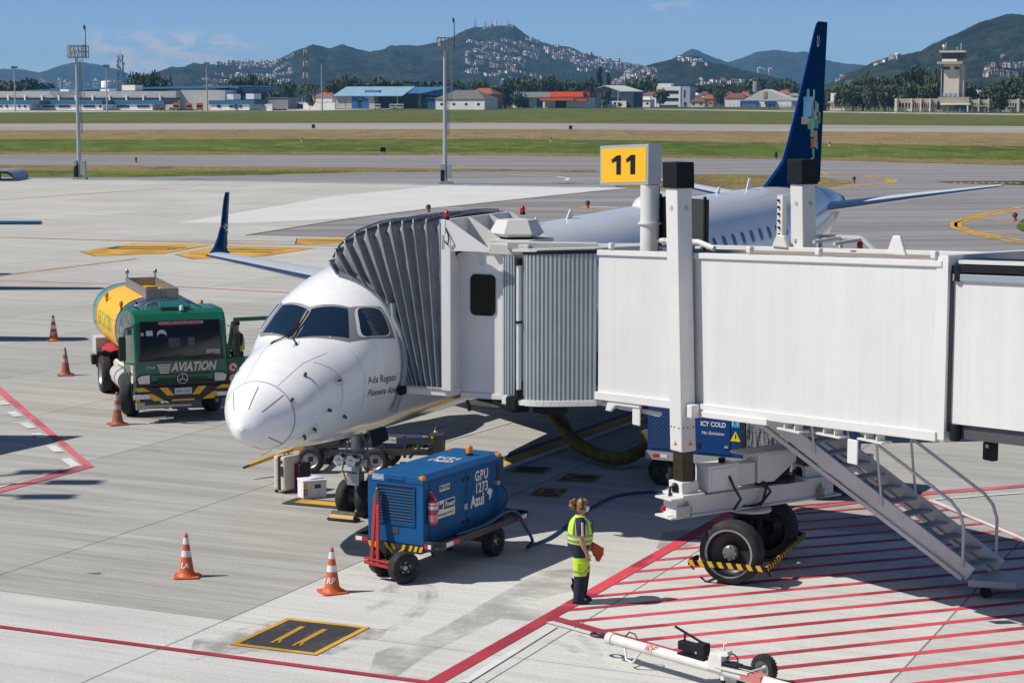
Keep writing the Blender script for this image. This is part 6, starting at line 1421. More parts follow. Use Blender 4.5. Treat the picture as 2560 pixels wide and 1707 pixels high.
# accordion canopy
ribs_t=[(790,265),(697,262),(612,265),(540,275),(460,283),(382,297),(302,325),(228,355),(160,400),(100,460),(60,535)];ribs_b=[(803,1350),(770,1348),(735,1347),(700,1346),(668,1346),(640,1346),(618,1346),(600,1347),(584,1348),(570,1349),(556,1350)]
hoops=[]
for (tx,ty),(bx_,by_) in zip(ribs_t,ribs_b):
    t_=ploc(800+tx/2.614,450+ty/2.614,'x',CX0);b_=ploc(800+bx_/2.614,450+by_/2.614,'x',CX0);hoops.append(((b_[1],2.69),(t_[1],t_[2])))
def skin_p(x,z):
    a,b,w=fT(x),fB(x),fW(x);zm,hz=(a+b)/2,(a-b)/2;q=1-((z-zm)/hz)**2
    return w*math.sqrt(q) if q > 0 else -9
def hoop_path(i,dn=0.0,f=0.0):
    (pb,zb),(pt,zt)=hoops[i]
    if f: (pb2,zb2),(pt2,zt2)=hoops[i+1];pb,zb,pt,zt=pb+(pb2-pb)*f,zb+(zb2-zb)*f,pt+(pt2-pt)*f,zt+(zt2-zt)*f
    pts=[];zt -= dn
    def leg(u,x): p=pb+(pt-pb)*u;z=zb+(zt-zb)*u;return [x,max(p,skin_p(min(max(x,3.2),6),z)+.045),z]
    for k in range(15): q=leg(k/14*.965,CX0+dn);pts.append(q)
    n=12
    for k in range(n+1):
        u=k/n;x=CX0+dn+(CX1-CX0-2*dn)*u;rise=.06*math.sin(math.pi*u);p=pt;z=zt+rise
        sz=fT(min(max(x,.1),38))+.04
        if i+f >= 8.5:
            h_=(fT(x)+fB(x))/2;q=1-(p/fW(x))**2;top=h_+(fT(x)-h_)*math.sqrt(max(0,q));z=max(z,top+.05)
        pts.append([x,p,z])
    for k in range(14,-1,-1): pts.append(leg(k/14*.965,CX1-dn))
    return pts
mb=MB();rows=[]
random.seed(4)
for i in range(len(hoops)):
    rows.append(hoop_path(i))
    if i < len(hoops)-1:
        for f,dn in ((.35,.085),(.70,.175),(.86,.09)):
            r_=hoop_path(i,dn,f)
            rows.append([[x+random.uniform(-.012,.012),p+random.uniform(-.012,.012),z+random.uniform(-.012,.012)] for x,p,z in r_])
mb.grid([[cabp(*q) for q in r_] for r_ in rows]);CAN=mb.build('canopy',FAB,bridge)
for i in range(len(hoops)):
    q=[cabp(*v) for v in hoop_path(i)];mb=MB();mb.tube([v+(cabp(CX0-.015,2,3)-cabp(CX0,2,3))*(1 if k < 17 else 0)+Vector((0,0,.015 if 12 < k < 30 else 0)) for k,v in enumerate(q)],.019,6);mb.build('canopy_rib',RIBM,CAN)
mb=MB()
for i in range(len(hoops)-1):
    for xx in (CX0+.15,(CX0+CX1)/2,CX1-.2):
        a,b=hoops[i][1],hoops[i+1][1];mb.bar(cabp(xx,a[0],a[1]+.07),cabp(xx,b[0],b[1]+.07),.05,.025)
mb.build('canopy_strap',mat('strap_navy',(.035,.05,.085),.6),CAN)
mb=MB()
for k in range(26): p=1.55+k*.03;mb.cbox(cabp(CX0-.04,p,2.70),(.02,.02,.03))
mb.build('canopy_hooks',GREYP,CAN)
bm_=MB();rows=[]
for k in range(9):
    z=2.2+.25*k;rows.append([cabp(CX0-.02+.10*a,max(skin_p(3.2,z),1.2)+.02+.09*b,z) for a,b in ((0,0),(.6,-.2),(1,.6),(.4,1),(-.4,.8),(-.6,.2))])
bm_.grid(rows,0,True,True);bm_.build('bumper',mat('bumper_grey',(.30,.31,.33),.7),bridge);MB().cyl(cabp(3.1,1.45,2.62),cabp(5.9,1.45,2.62),.09,n=12).build('floor_bumper',BLACKM,bridge)
# corrugated rotunda curtain
def curtain(name,plan,n,z0,z1,m,amp=.034):
    P=[];L_=[0]
    for a,b in zip(plan,plan[1:]): L_.append(L_[-1]+(b-a).length)
    def at(u):
        d=u*L_[-1]
        for i in range(len(plan)-1):
            if d <= L_[i+1]+1e-6: return plan[i].lerp(plan[i+1],(d-L_[i])/(L_[i+1]-L_[i])),(plan[i+1]-plan[i]).normalized()
    rows=[[],[]]
    for k in range(n):
        for du,o in ((0,0),(.18,amp),(.62,amp),(.8,0)):
            q,d=at(min(1,(k+du)/n));nv=Vector((-d.y,d.x,0));nv=nv if nv.y > 0 else -nv
            rows[0].append(Vector((q.x,q.y,z0(q.x)))+nv*o);rows[1].append(Vector((q.x,q.y,z1(q.x)))+nv*o)
    mb=MB();mb.grid(rows,0,False);return mb.build(name,m,bridge)
A1,A2,A3=cabp(3.50,PR_+.04,0),cabp(3.46,PR_+.30,0),cabp(3.40,PR_+.50,0);Bq=Vector((2.78,1.12,0))
curtain('curtain',[A1,(A1+A2)/2+Vector((0,.02,0)),A2],5,lambda s: 2.62,lambda s: 5.13,CURT)
pl_=[]
for k in range(11): u=k/10;q=A3.lerp(Bq,u);pl_.append(q+Vector((0,.20*math.sin(math.pi*u**.8),0)))
curtain('curtain',pl_,18,lambda s: ZBt(s)-.08,lambda s: ZT(s)-.02,CURT)
mb=MB()
for side in (1,):
    for k in range(10): mb.bar(pl_[k]+Vector((0,.01,ZBt(pl_[k].x)-.12)),pl_[k+1]+Vector((0,.01,ZBt(pl_[k+1].x)-.12)),.10,.09)
mb.build('curtain_sill',BWP,bridge)
mb=MB()
for k in range(10): mb.bar(pl_[k]+Vector((0,.0,ZT(pl_[k].x)+.02)),pl_[k+1]+Vector((0,.0,ZT(pl_[k+1].x)+.02)),.10,.07)
mb.build('curtain_header',BLACKM,bridge)
pp=cabp(3.36,PR_+.40,0);mb=MB();mb.cyl(pp+Vector((0,0,2.72)),pp+Vector((0,0,4.98)),.045,n=14);mb.build('pivot_pipe',BWP,bridge)
for z0,z1 in ((2.6,2.74),(3.93,3.97),(4.96,5.08)): MB().cyl(pp+Vector((0,0,z0)),pp+Vector((0,0,z1)),.065,n=14).build('pipe_collar',BLACKM,bridge)
roof=[cabp(3.5,PR_,0)]+[p+Vector((0,.06,0)) for p in pl_[1:]]+[Vector((2.6,-1.0,0)),cabp(5.8,3.6,0)]
MB().prism([(p.x,p.y,ZT(p.x)+.03) for p in roof],(0,0,.05)).build('rotunda_roof',GREYP,bridge);MB().prism([(p.x,p.y,ZBt(p.x)-.16) for p in roof],(0,0,.1)).build('rotunda_floor',BWP,bridge)
MB().bar(cabp(3.5,3.4,5.30),Vector((3.3,.75,5.28)),.30,.12).build('roof_beam',GREYP,bridge,bevel=.01)
mb=MB();mb.cbox(cabp(3.9,2.9,2.48),(.5,.3,.16));mb.cbox(cabp(3.5,3.6,2.45),(.3,.3,.25));mb.cbox(cabp(3.6,4.2,2.42),(.5,.4,.2));mb.bar(cabp(3.3,2.7,2.5),cabp(3.3,2.75,2.3),.05,.05);mb.bar(cabp(3.3,3.6,2.35),cabp(3.3,3.2,2.5),.05,.05);mb.build('underside_gear',BLACKM,bridge)
# roof furniture
q0,q1=bpx(1516,452,.35),bpx(1617,562,.35)
mb=MB();mb.box(q1[0],q0[0],.25,.32,q1[2],q0[2]);mb.build('cable_panel',mat('dark_mesh',(.03,.033,.036),.6,bump=.6,bscale=60),bridge)
mb=MB()
for s in (q1[0],q0[0]): mb.bar((s,.34,ZT(0)),(s,.34,q0[2]+.05),.04,.04)
mb.build('panel_frame',BLACKM,bridge)
MB().tube([(q0[0]+.3,.5,ZT(1)+.06),(q0[0]-.2,.55,ZT(1)+.16),(q1[0]-.05,.5,ZT(0)+.15),(q1[0]-.4,.45,ZT(0)+.06)],.05,8).build('roof_hose',mat('hose_white',(.6,.6,.58),.5),bridge)
mb=MB();a=bpx(1885,542,-1.75);b=bpx(1978,545,-1.75);c=bpx(2010,576,-1.75)
for z in (0,-.22): mb.bar((a[0],-1.75,a[2]+z),(b[0],-1.75,b[2]+z),.05,.05)
for s in (a[0],(a[0]+b[0])/2,b[0]): mb.bar((s,-1.75,a[2]),(s,-1.75,a[2]-.34),.05,.05);mb.bar((s,-1.75,a[2]),(s,-1.15,a[2]-.05),.05,.05)
mb.bar((b[0],-1.75,b[2]),(c[0],-1.75,c[2]),.05,.05);mb.prism([(a[0],-1.15,a[2]-.3),(b[0],-1.15,a[2]-.3),(b[0],-1.72,a[2]-.3),(a[0],-1.72,a[2]-.3)],(0,0,-.05));mb.build('roof_platform',GREYP,bridge);MB().lathe([(.001,0),(.05,.02),(.05,.12),(.001,.16)],12,(b[0],-1.72,a[2]-.18)).build('beacon',mat('red_beacon'),bridge)
# ----------------------------------------------------------------- service stairs
stairs_s=MB();FN,TN=Vector((7.34,30.84,.34)),Vector((4.14,32.68,2.72));AC=Vector((.60,.52,0));FFf,TF=FN+AC,TN+AC
def st_bar(name,a,b,w,h,m,par=bridge): return MB().bar(bl(a),bl(b),w,h).build(name,m,par,bevel=.006)
STM=mat('stair_steel',(.56,.56,.56),.42,.2,var=.08,scale=2);TRD=mat('tread_plate',(.30,.33,.36),.5,.4,var=.15,scale=3)
S1_=st_bar('stair_stringer',FN,TN+(TN-FN)*.12,.05,.25,STM);S2_=st_bar('stair_stringer',FFf,TF+(TN-FN)*.12,.05,.25,STM)
st_bar('stair_strut',FN+Vector((-.14,.02,-.08)),TN+Vector((-.03,.0,-.22)),.06,.07,STM);st_bar('stair_strut',FFf+Vector((-.14,.02,-.08)),TF+Vector((-.03,.0,-.22)),.06,.07,STM)
run=TN-FN;hd=Vector((run.x,run.y,0)).normalized()
for k in range(15):
    c=FN+run*((k+.6)/13.5)+Vector((0,0,-.02));mb=MB();q=[c-hd*.12,c+hd*.12];mb.hexa([bl(q[0]),bl(q[0]+AC),bl(q[1]+AC),bl(q[1]),bl(q[0]+Vector((0,0,.035))),bl(q[0]+AC+Vector((0,0,.035))),bl(q[1]+AC+Vector((0,0,.035))),bl(q[1]+Vector((0,0,.035)))]);mb.build('stair_tread',TRD,bridge)
for base,sgn in ((FN,-1),(FFf,1)):
    o_=AC.normalized()*(.05*sgn);mb=MB();up=Vector((0,0,.92));low=base+run*.03+o_
    pts=[low+Vector((0,0,.05)),low+Vector((0,0,.70)),low+run*.02+Vector((0,0,.88)),low+run*.06+Vector((0,0,.95))]+[low+run*(.06+.94*k/6)+Vector((0,0,.95)) for k in range(1,7)]
    mb.tube([bl(p) for p in pts],.026,8)
    for f in (.40,.72): p=base+run*f+o_;mb.tube([bl(p),bl(p+run*.03+Vector((0,0,.93)))],.022,8)
    mb.build('handrail',STM,bridge)
PF=[FN+Vector((-.10,-.22,0)),FN+Vector((.62,-.42,0)),FFf+Vector((.62,-.42,0)),FFf+Vector((-.10,-.05,0))]
MB().prism([bl(Vector((p.x,p.y,.19))) for p in PF],(0,0,.11)).build('stair_platform',mat('checker_plate',(.42,.43,.44),.45,.4,bump=.5,bscale=70),bridge,bevel=.01)
for p in (PF[0]+Vector((.3,.05,0)),PF[2]+Vector((-.25,-.1,0))): q=bl(Vector((p.x,p.y,.10)));MB().lathe([(.001,-.04),(.075,-.04),(.10,-.02),(.10,.02),(.075,.04),(.001,.04)],18,q,bl(BM+AC.normalized())-bl(BM)).build('castor',TYRE,bridge)
# ----------------------------------------------------------------- gate sign
sg=thing('gate_sign','yellow illuminated gate sign reading 11 on a white post above the bridge roof','sign',BM+BD*1.95+BN*.62+Vector((0,0,ZT(1.95))),math.atan2(BD.y,BD.x))
tilt=.046;zs=lambda s,z: z-tilt*s
def sbox(mb,s0_,s1_,o0,o1,z0,z1): return mb.hexa([(s0_,o0,zs(s0_,z0)),(s1_,o0,zs(s1_,z0)),(s1_,o1,zs(s1_,z0)),(s0_,o1,zs(s0_,z0)),(s0_,o0,zs(s0_,z1)),(s1_,o0,zs(s1_,z1)),(s1_,o1,zs(s1_,z1)),(s0_,o1,zs(s0_,z1))])
lo_,hi_=bpx(1381,428,.78),bpx(1374,336,.78);rt=bpx(1489,380,.78)
oz=ZT(1.95);zA,zB=lo_[2]-oz+.01+tilt*(lo_[0]-1.95),hi_[2]-oz+tilt*(hi_[0]-1.95);sA,sB=rt[0]-1.95,(lo_[0]+hi_[0])/2-1.95
ALU=mat('aluminium_casing',(.42,.46,.49),.4,.4,var=.06,scale=3)
sbox(MB(),sA,sB,-.13,.16,zA,zB).build('casing',ALU,sg,bevel=.012)
sbox(MB(),sA+.055,sB-.055,.160,.166,zA+.05,zB-.05).build('face_panel',mat('sign_yellow',(.80,.44,.012),.4,var=.03,scale=2),sg)
fw_,fh_=sB-sA-.11,zB-zA-.1
for a0,a1,a2 in ((.236,.347,.447),(.560,.660,.764)):
    q=[(a1,.77),(a2,.77),(a2,.21),(a1+.012,.21),(a0,.335),(a0+.02,.43),(a1,.37)];mb=MB();mb.prism([(sB-.055-u*fw_,.167,zs(sB-.055-u*fw_,zB-.05-v*fh_)) for u,v in q],(0,.004,0));mb.build('numeral',BLACKM,sg)
MB().cyl((0,0,-.02),(0,0,zA),.165,n=24).build('post',BWP,sg);MB().cyl((0,0,zA*.42),(0,0,zA*.42+.03),.205,n=24).build('post_flange',BWP,sg)
MB().cyl((-.32,.05,0),(-.34,.05,zA),.008,n=6).build('wire',RUB,sg)
# ================================================================= FUEL TRUCK
def axes(loc,yaw):
    return Vector((loc[0],loc[1],0)),-yaw
def wheel(mb_parent,c,ax,r,w,rim_m,name='wheel',rr=.58,tread=0):
    c=Vector(c);ax=Vector(ax)
    t=MB().lathe([(r*rr,-w*.48),(r*.72,-w*.52),(r*.92,-w*.5),(r*.985,-w*.38),(r,-w*.15),(r,w*.15),(r*.985,w*.38),(r*.92,w*.5),(r*.72,w*.52),(r*rr,w*.48)],36,c,ax)
    if tread:
        e1=Vector((0,0,1));a_=ax.normalized();e2=a_.cross(e1).normalized()
        for k in range(tread):
            th=2*math.pi*k/tread;d=e1*math.cos(th)+e2*math.sin(th);tn=a_.cross(d)
            for sg in (1,-1):
                a=c+d*r*.985+a_*sg*w*.05;b=c+d*r*.94+a_*sg*w*.52+tn*r*.06;t.bar(a,b,r*.09,r*.07,up=d)
    t=t.build(name,TYRE,mb_parent)
    MB().lathe([(.001,-w*.2),(r*.18,-w*.22),(r*.22,-w*.05),(r*.42,-w*.08),(r*rr*.96,-w*.40),(r*rr*1.02,-w*.49)],28,c,ax).lathe([(.001,w*.2),(r*.18,w*.22),(r*.22,w*.05),(r*.42,w*.08),(r*rr*.96,w*.40),(r*rr*1.02,w*.49)],28,c,ax).build('rim',rim_m,t)
    return t
TGREEN=mat('truck_green',(.006,.122,.064),.3,coat=.35,var=.08,scale=2);TYEL=mat('tank_yellow',(.80,.45,.018),.35,spec=.3,var=.05,scale=2);CHROME=mat('brushed_steel',(.58,.59,.60),.22,1.0,var=.05,scale=3);BLKPL=mat('black_plastic',(.018,.018,.02),.5)
GLASST=mat('truck_glass',(.008,.012,.016),.06,spec=.45);LAMPG=mat('headlamp_glass',(.62,.64,.65),.08,.3);WTXT=mat('white_lettering',(.72,.70,.68),.5);HAZ=mat('hazard_yellow',(.72,.40,.015),.5);SILV=mat('wheel_silver',(.45,.45,.46),.4,.6,var=.15,scale=8)
o_,rz=axes((-8.11,48.02),-0.345)
tr=thing('fuel_truck','green and yellow aircraft fuel tanker truck with its cab door open','fuel truck',o_,rz)
W=2.30;hw_=W/2
def tb(name,x0,x1,y0,y1,z0,z1,m,bev=.02,par=None): return MB().box(x0,x1,y0,y1,z0,z1).build(name,m,par or tr,bevel=bev)
# cab shell: side profile swept across, with an open windscreen bay
prof=[(0.0,.98),(-.02,1.25),(0.02,1.55),(.20,2.42),(.36,2.62),(.60,2.70),(1.75,2.70),(1.85,2.55),(1.85,1.0),(1.65,.98),(1.60,1.12),(.70,1.12),(.62,.98)]
mb=MB();mb.prism([(-hw_,y,z) for y,z in prof],(W,0,0));CABT=mb.build('cab',TGREEN,tr,bevel=.05)
tb('bumper_step',-hw_+.02,hw_-.02,-.02,.5,.62,.99,BLKPL,.04)
def yz(z): return .02+(z-1.55)*(.18/.87)
WS=[(-hw_+.14,1.58),(hw_-.14,1.58),(hw_-.17,2.46),(-hw_+.17,2.46)]
mb=MB();mb.prism([(x,yz(z)-.012,z) for x,z in WS],(0,.02,.004));SCR=mb.build('windscreen',GLASST,tr)
mb=MB()
for a,b in zip(WS,WS[1:]+WS[:1]): mb.bar((a[0],yz(a[1])-.014,a[1]),(b[0],yz(b[1])-.014,b[1]),.035,.02)
mb.box(-hw_+.1,hw_-.1,-.012,.04,1.50,1.59);mb.build('windscreen_seal',BLKPL,tr)
uT=Vector((1,0,0));vT=Vector((0,.2,1)).normalized()
MB().prism([(x,yz(z)-.022,z) for x,z in ((-.52,2.36),(.56,2.36),(.56,2.46),(-.52,2.46))],(0,.008,0)).build('warning_banner',mat('banner_red',(.42,.03,.05),.5),tr);lettering('banner_text','MANTENHA A FRENTE DESTE VEÍCULO LIVRE',.075,(.02,yz(2.41)-.026,2.41),uT,vT,WTXT,tr,n_off=.002,width=.74)
for x0,x1,z0,z1,c in ((-.98,-.90,2.12,2.20,(.35,.55,.25)),(-.84,-.68,2.12,2.24,(.6,.62,.64)),(-.3,-.02,1.82,2.05,(.05,.07,.08)),(.18,.34,1.84,2.05,(.07,.09,.10)),(.62,.95,1.62,1.74,(.42,.43,.42))): MB().prism([(x0,yz(z0)-.014,z0),(x1,yz(z0)-.014,z0),(x1,yz(z1)-.014,z1),(x0,yz(z1)-.014,z1)],(0,-.002,0)).build('windscreen_sticker',mat('sticker_c%d' % int(c[0]*100+c[2]*10),c,.5),SCR)
for x0,x1 in ((-.62,-.1),(.25,.72)): MB().tube([(x0,-.03,1.52),(x0+.25,-.02,1.60),(x1+.1,.0,1.66)],.012,6).tube([(x0-.15,-.02,1.60),(x1+.2,-.02,1.62)],.010,6).build('wiper',BLKPL,tr)
MB().lathe([(.001,0),(.10,.01),(.12,.02)],18,(-.46,yz(2.12)+.0,2.14),(0,-1,0)).build('steering_wheel',GREYP,SCR)
# nose panel: lettering, grille slots, star badge
n_=lettering('side_word','AVIATION',.30,(.28,-.022,1.335),uT,(0,0,1),mat('pale_lettering',(.62,.52,.46),.5),CABT,n_off=.006,bold=.012,shear=.25,width=.78)
for k in range(4): MB().prism([(-.62+.02*k-.05*0,-.03,1.425-.062*k),(-.28-.012*k,-.03,1.425-.062*k),(-.295-.012*k,-.03,1.385-.062*k),(-.60+.02*k,-.03,1.385-.062*k)],(0,.012,0)).build('logo_stripe',mat('pale_lettering'),CABT)
lettering('model_number','1718',.085,(-.78,-.022,1.35),uT,(0,0,1),WTXT,CABT,n_off=.006,width=1.3)
for z0,x0 in ((1.17,.72),(1.06,.62),(.98,.62)): MB().box(-x0,x0,-.028,-.012,z0-.022,z0+.022).build('grille_slot',mat('grille_dark',(.003,.04,.022),.5),CABT)
mb=MB();mb.tube([(.125*math.cos(t),-.045,1.06+.125*math.sin(t)) for t in [2*math.pi*k/28 for k in range(29)]],.014,6)
for k in range(3): t=math.pi/2+k*2*math.pi/3;mb.bar((0,-.045,1.06),(.118*math.cos(t),-.045,1.06+.118*math.sin(t)),.02,.02)
mb.build('star_badge',CHROME,CABT);MB().cyl((0,-.03,1.06),(0,-.038,1.06),.12,n=24).build('badge_back',BLKPL,CABT)
for sg in (1,-1):
    MB().prism([(sg*.80,-.03,.96),(sg*1.06,-.03,.96),(sg*1.10,-.03,1.10),(sg*1.0,-.03,1.16),(sg*.80,-.03,1.17)][::sg],(0,.02,0)).build('headlight',LAMPG,tr)
    MB().prism([(sg*.76,-.022,.90),(sg*1.12,-.022,.90),(sg*1.14,-.022,1.12),(sg*1.0,-.022,1.20),(sg*.76,-.022,1.20)][::sg],(0,.02,0)).build('headlight_bezel',BLKPL,tr)
    MB().box(sg*1.02-.20,sg*1.02+.20 if sg < 0 else 1.12,-.15,-.10,.60,.71).build('fog_light',LAMPG,tr,bevel=.02)
# bumper with hazard chevrons
mb=MB();mb.prism([(-hw_-.02,-.10,.52),(hw_+.02,-.10,.52),(hw_+.03,-.10,.80),(hw_-.05,-.10,.88),(-hw_+.05,-.10,.88),(-hw_-.03,-.10,.80)],(0,.35,0));BMP=mb.build('bumper',BLKPL,tr,bevel=.03)
def chev(pts): MB().prism([(x,-.108,z) for x,z in pts],(0,.012,0)).build('hazard_stripe',HAZ,BMP)
for sg in (1,-1):
    for pts in ([(.22,.66),(.40,.66),(.58,.86),(.38,.86)],[(.46,.54),(.72,.54),(.98,.72),(.76,.72)],[(.80,.78),(1.12,.78),(1.14,.86),(.98,.88)],[(1.04,.53),(1.15,.53),(1.15,.60),(1.1,.62)]):
        chev([(sg*x,z) for x,z in (pts if sg > 0 else pts[::-1])])
chev([(-.30,.52),(.30,.52),(.26,.56),(-.26,.56)])
MB().box(-.21,.21,-.125,-.11,.68,.84).build('number_plate',mat('plate_grey',(.50,.50,.52),.4),BMP);lettering('plate_number','MFH·1597',.10,(0,-.126,.75),uT,(0,0,1),mat('plate_ink',(.05,.05,.07),.5),BMP,n_off=.002,width=.82)
MB().cyl((-1.02,-.05,.42),(.2,-.05,.40),.055,n=12).cbox((-1.05,-.05,.43),(.2,.16,.18)).build('front_tube',mat('dull_steel',(.35,.35,.34),.45,.6),tr)
# roof, mirrors and doors
MB().prism([(-.42,.55,2.72),(.36,.55,2.72),(.32,1.25,2.80),(-.36,1.25,2.80),],(0,0,.055)).build('roof_hatch',TGREEN,tr,bevel=.02);tb('hatch_gap',-.36,.30,.54,1.2,2.69,2.74,BLKPL,0);MB().lathe([(.055,0),(.05,.10),(.02,.13),(.001,.13)],12,(.10,.48,2.68)).build('beacon',mat('pale_beacon',(.65,.66,.64),.2),tr)
for k in range(6): MB().bar((-.9+.1*(k % 2)+(.45 if k > 2 else 0)*3.2,.75,2.705),(-.9+.1*(k % 2)+(.45 if k > 2 else 0)*3.2,1.7,2.705),.03,.012).build('roof_rib',TGREEN,CABT)
for sg in (-1,):
    mb=MB();mb.prism([(sg*hw_-.004,.35,1.62),(sg*hw_-.004,1.0,1.62),(sg*hw_-.004,1.1,2.40),(sg*hw_-.004,.42,2.40)],(.008,0,0));mb.build('door_window',GLASST,tr)
    MB().tube([(sg*hw_,.15,2.35),(sg*(hw_+.22),-.05,2.33),(sg*(hw_+.26),-.08,2.1),(sg*(hw_+.26),-.08,1.5),(sg*(hw_+.0),.1,1.45)],.018,6).build('mirror_arm',BLKPL,tr);MB().box(sg*(hw_+.30)-.10,sg*(hw_+.30)+.08,-.13,-.03,1.55,2.15).build('mirror',BLKPL,tr,bevel=.04)
    for z0,c in ((1.25,(.55,.45,.38)),(1.0,(.6,.6,.58))): MB().box(sg*hw_-.006,sg*hw_+.002,.30,.62,z0-.08,z0+.1).build('door_sticker',mat('sticker_d%d' % int(c[1]*100),c,.5),CABT)
    MB().box(sg*hw_-.01,sg*hw_+.005,.06,.16,1.0,1.5).build('reflector_strip',mat('pale_red',(.45,.12,.12),.5),CABT)
# open right-hand door, swung forward and out
dn=Vector((.86,-.10,0)).normalized();h0=Vector((hw_+.02,.12,0));P=lambda u,z: h0+dn*u+Vector((0,0,z));dt=Vector((0,.07,0))
dframe=MB()
for a,b,w in (((.0,1.48),(.15,2.40),.10),((.15,2.44),(1.02,2.46),.10),((1.02,2.46),(1.02,1.48),.09)): dframe.bar(P(*a)+dt*.5,P(*b)+dt*.5,w,.07,up=(0,1,0))
DOOR=dframe.build('open_door',TGREEN,tr,bevel=.015);MB().prism([P(0,.62),P(1.04,.62),P(1.06,1.52),P(-.02,1.52)],dt).build('door_panel',TGREEN,DOOR,bevel=.02)
for z in (1.26,.98):
    c=P(.12,z)-Vector((0,.012,0));MB().cyl(c,c-Vector((0,.004,0)),.125,n=24).build('sign_disc',mat('sign_red',(.45,.05,.06),.5),DOOR);MB().cyl(c-Vector((0,.005,0)),c-Vector((0,.007,0)),.095,n=24).build('sign_face',WTXT,DOOR);MB().bar(c-Vector((.07,.010,-.07)),c-Vector((-.07,.010,.07)),.018,.004).build('sign_bar',mat('sign_red'),DOOR)
    MB().cbox(c-Vector((0,.009,0)),(.07,.004,.06)).build('sign_symbol',BLKPL,DOOR)
for t_,x,z,s_ in (('BR',.62,1.28,.22),('PETROBRAS',.62,1.05,.11),('CTA',.40,.84,.18),('T716',.40,.66,.14)): lettering('door_text',t_,s_,P(x,z)-Vector((0,.006,0)),dn,(0,0,1),WTXT,DOOR,n_off=.004,bold=.005,shear=.15)
MB().prism([P(.42,1.40)-Vector((0,.006,0)),P(.95,1.40)-Vector((0,.006,0)),P(.95,1.50)-Vector((0,.006,0)),P(.42,1.50)-Vector((0,.006,0))],(0,-.004,0)).build('door_band',TYEL,DOOR)
MB().box(h0.x+.10,h0.x+.26,h0.y-.28,h0.y-.16,1.55,2.15).build('mirror',BLKPL,tr,bevel=.04);MB().tube([P(.0,2.3),P(.14,2.3)-Vector((0,.2,0)),P(.16,1.5)-Vector((0,.2,0)),P(0,1.5)],.016,6).build('mirror_arm',BLKPL,tr)
# chassis
for x in (-.42,.42): tb('chassis_rail',x-.05,x+.05,.2,6.7,.72,.96,BLKPL,.01)
def dual(y,xs_): 
    for x in xs_: wheel(tr,(x,y,.50),(1,0,0),.50,.28,SILV)
steer=Vector((math.cos(R(-27)),math.sin(R(-27)),0))
for x in (-1.06,.98): wheel(tr,(x,1.32,.52),steer,.52,.30,SILV)
dual(5.45,(-1.10,-.78,.78,1.10))
mb=MB();mb.cyl((-1.0,1.32,.5),(1.0,1.32,.5),.07,n=10);mb.cyl((-1.1,5.45,.5),(1.1,5.45,.5),.09,n=10);mb.build('axle',BLKPL,tr)
for x in (-1,1):
    rows=[[(x*(hw_-.02-.36*k),1.32+.62*math.cos(t),.46+.62*math.sin(t)) for t in [math.pi*(.02+.96*j/12) for j in range(13)]] for k in (0,1)]
    mb=MB();mb.grid(rows);mb.grid([rows[0],[(x*(hw_-.02),1.32+.70*math.cos(t),.46+.70*math.sin(t)) for t in [math.pi*(.02+.96*j/12) for j in range(13)]]]);mb.build('wheel_arch',TGREEN if x < 0 else BLKPL,tr)
    mb=MB();mb.grid([[(x*(1.26-.62*k),5.45+.60*math.cos(t),.52+.60*math.sin(t)) for t in [math.pi*(.05+.5*j/10) for j in range(11)]] for k in (0,1)]);mb.build('mudguard',BLKPL,tr)
mb=MB();
for y0,r in ((2.3,.26),(2.95,.26),(3.55,.2)): mb.cyl((-.98,y0,.72),(-.98,y0+.52,.72),r,n=18)
mb.build('air_tanks',mat('tank_white',(.60,.56,.53),.35,.2),tr);mb=MB();mb.tube([(-.95,2.2,1.05),(-1.05,2.5,1.12),(-1.0,3.0,1.05),(-1.1,3.4,1.12)],.05,8);mb.tube([(-.85,2.1,1.1),(-.9,2.6,1.2),(-.9,3.4,1.1)],.035,8);mb.build('hoses',mat('hose_white'),tr);MB().box(-1.0,-.45,3.9,4.6,.45,.95).build('tool_box',GREYP,tr,bevel=.02)
MB().prism([(-1.05,2.2,.30),(-.98,3.9,.34),(-.98,3.9,.55),(-1.05,2.2,.52)],(.05,0,0)).build('side_guard',CHROME,tr)
# tank: rounded-trapezoid steel barrel with a yellow band
def tank_sec(y,sx=1.0,zc=1.97):
    out=[]
    for k in range(48):
        t=2*math.pi*k/48;c,s_=math.cos(t),math.sin(t);e=.78
        out.append((sx*1.16*math.copysign(abs(c)**e,c),y,zc+sx*.84*math.copysign(abs(s_)**.88,s_)))
    return out
def tank_part(name,ys,m,k=1.0):
    mb=MB();mb.grid([tank_sec(y,k) for y in ys],0,True,True);return mb.build(name,m,tr)
mb=MB();mb.grid([tank_sec(2.30,.02),tank_sec(2.22,.5),tank_sec(2.24,.85),tank_sec(2.32,.98),tank_sec(2.40,1.0)],0,True,True);mb.build('tank_end',CHROME,tr)
tank_part('tank_barrel',[2.40,2.95,4.0,5.2,7.2],CHROME);tank_part('yellow_band',[3.0,6.35],TYEL,1.008);tank_part('rear_band',[6.6,6.95],mat('rear_livery',(.03,.34,.24),.3,coat=.4),1.008);tank_part('orange_band',[6.40,6.56],mat('orange_livery',(.75,.30,.02),.3,coat=.4),1.010)
mb=MB();mb.grid([tank_sec(7.2,1.0),tank_sec(7.3,.95),tank_sec(7.35,.5),tank_sec(7.35,.02)],0,True,True);mb.build('tank_end',CHROME,tr)
for y in (2.42,2.97,6.37): mb=MB();mb.grid([tank_sec(y-.03,1.012),tank_sec(y+.03,1.012)],0,True,True);mb.build('tank_hoop',CHROME,tr)
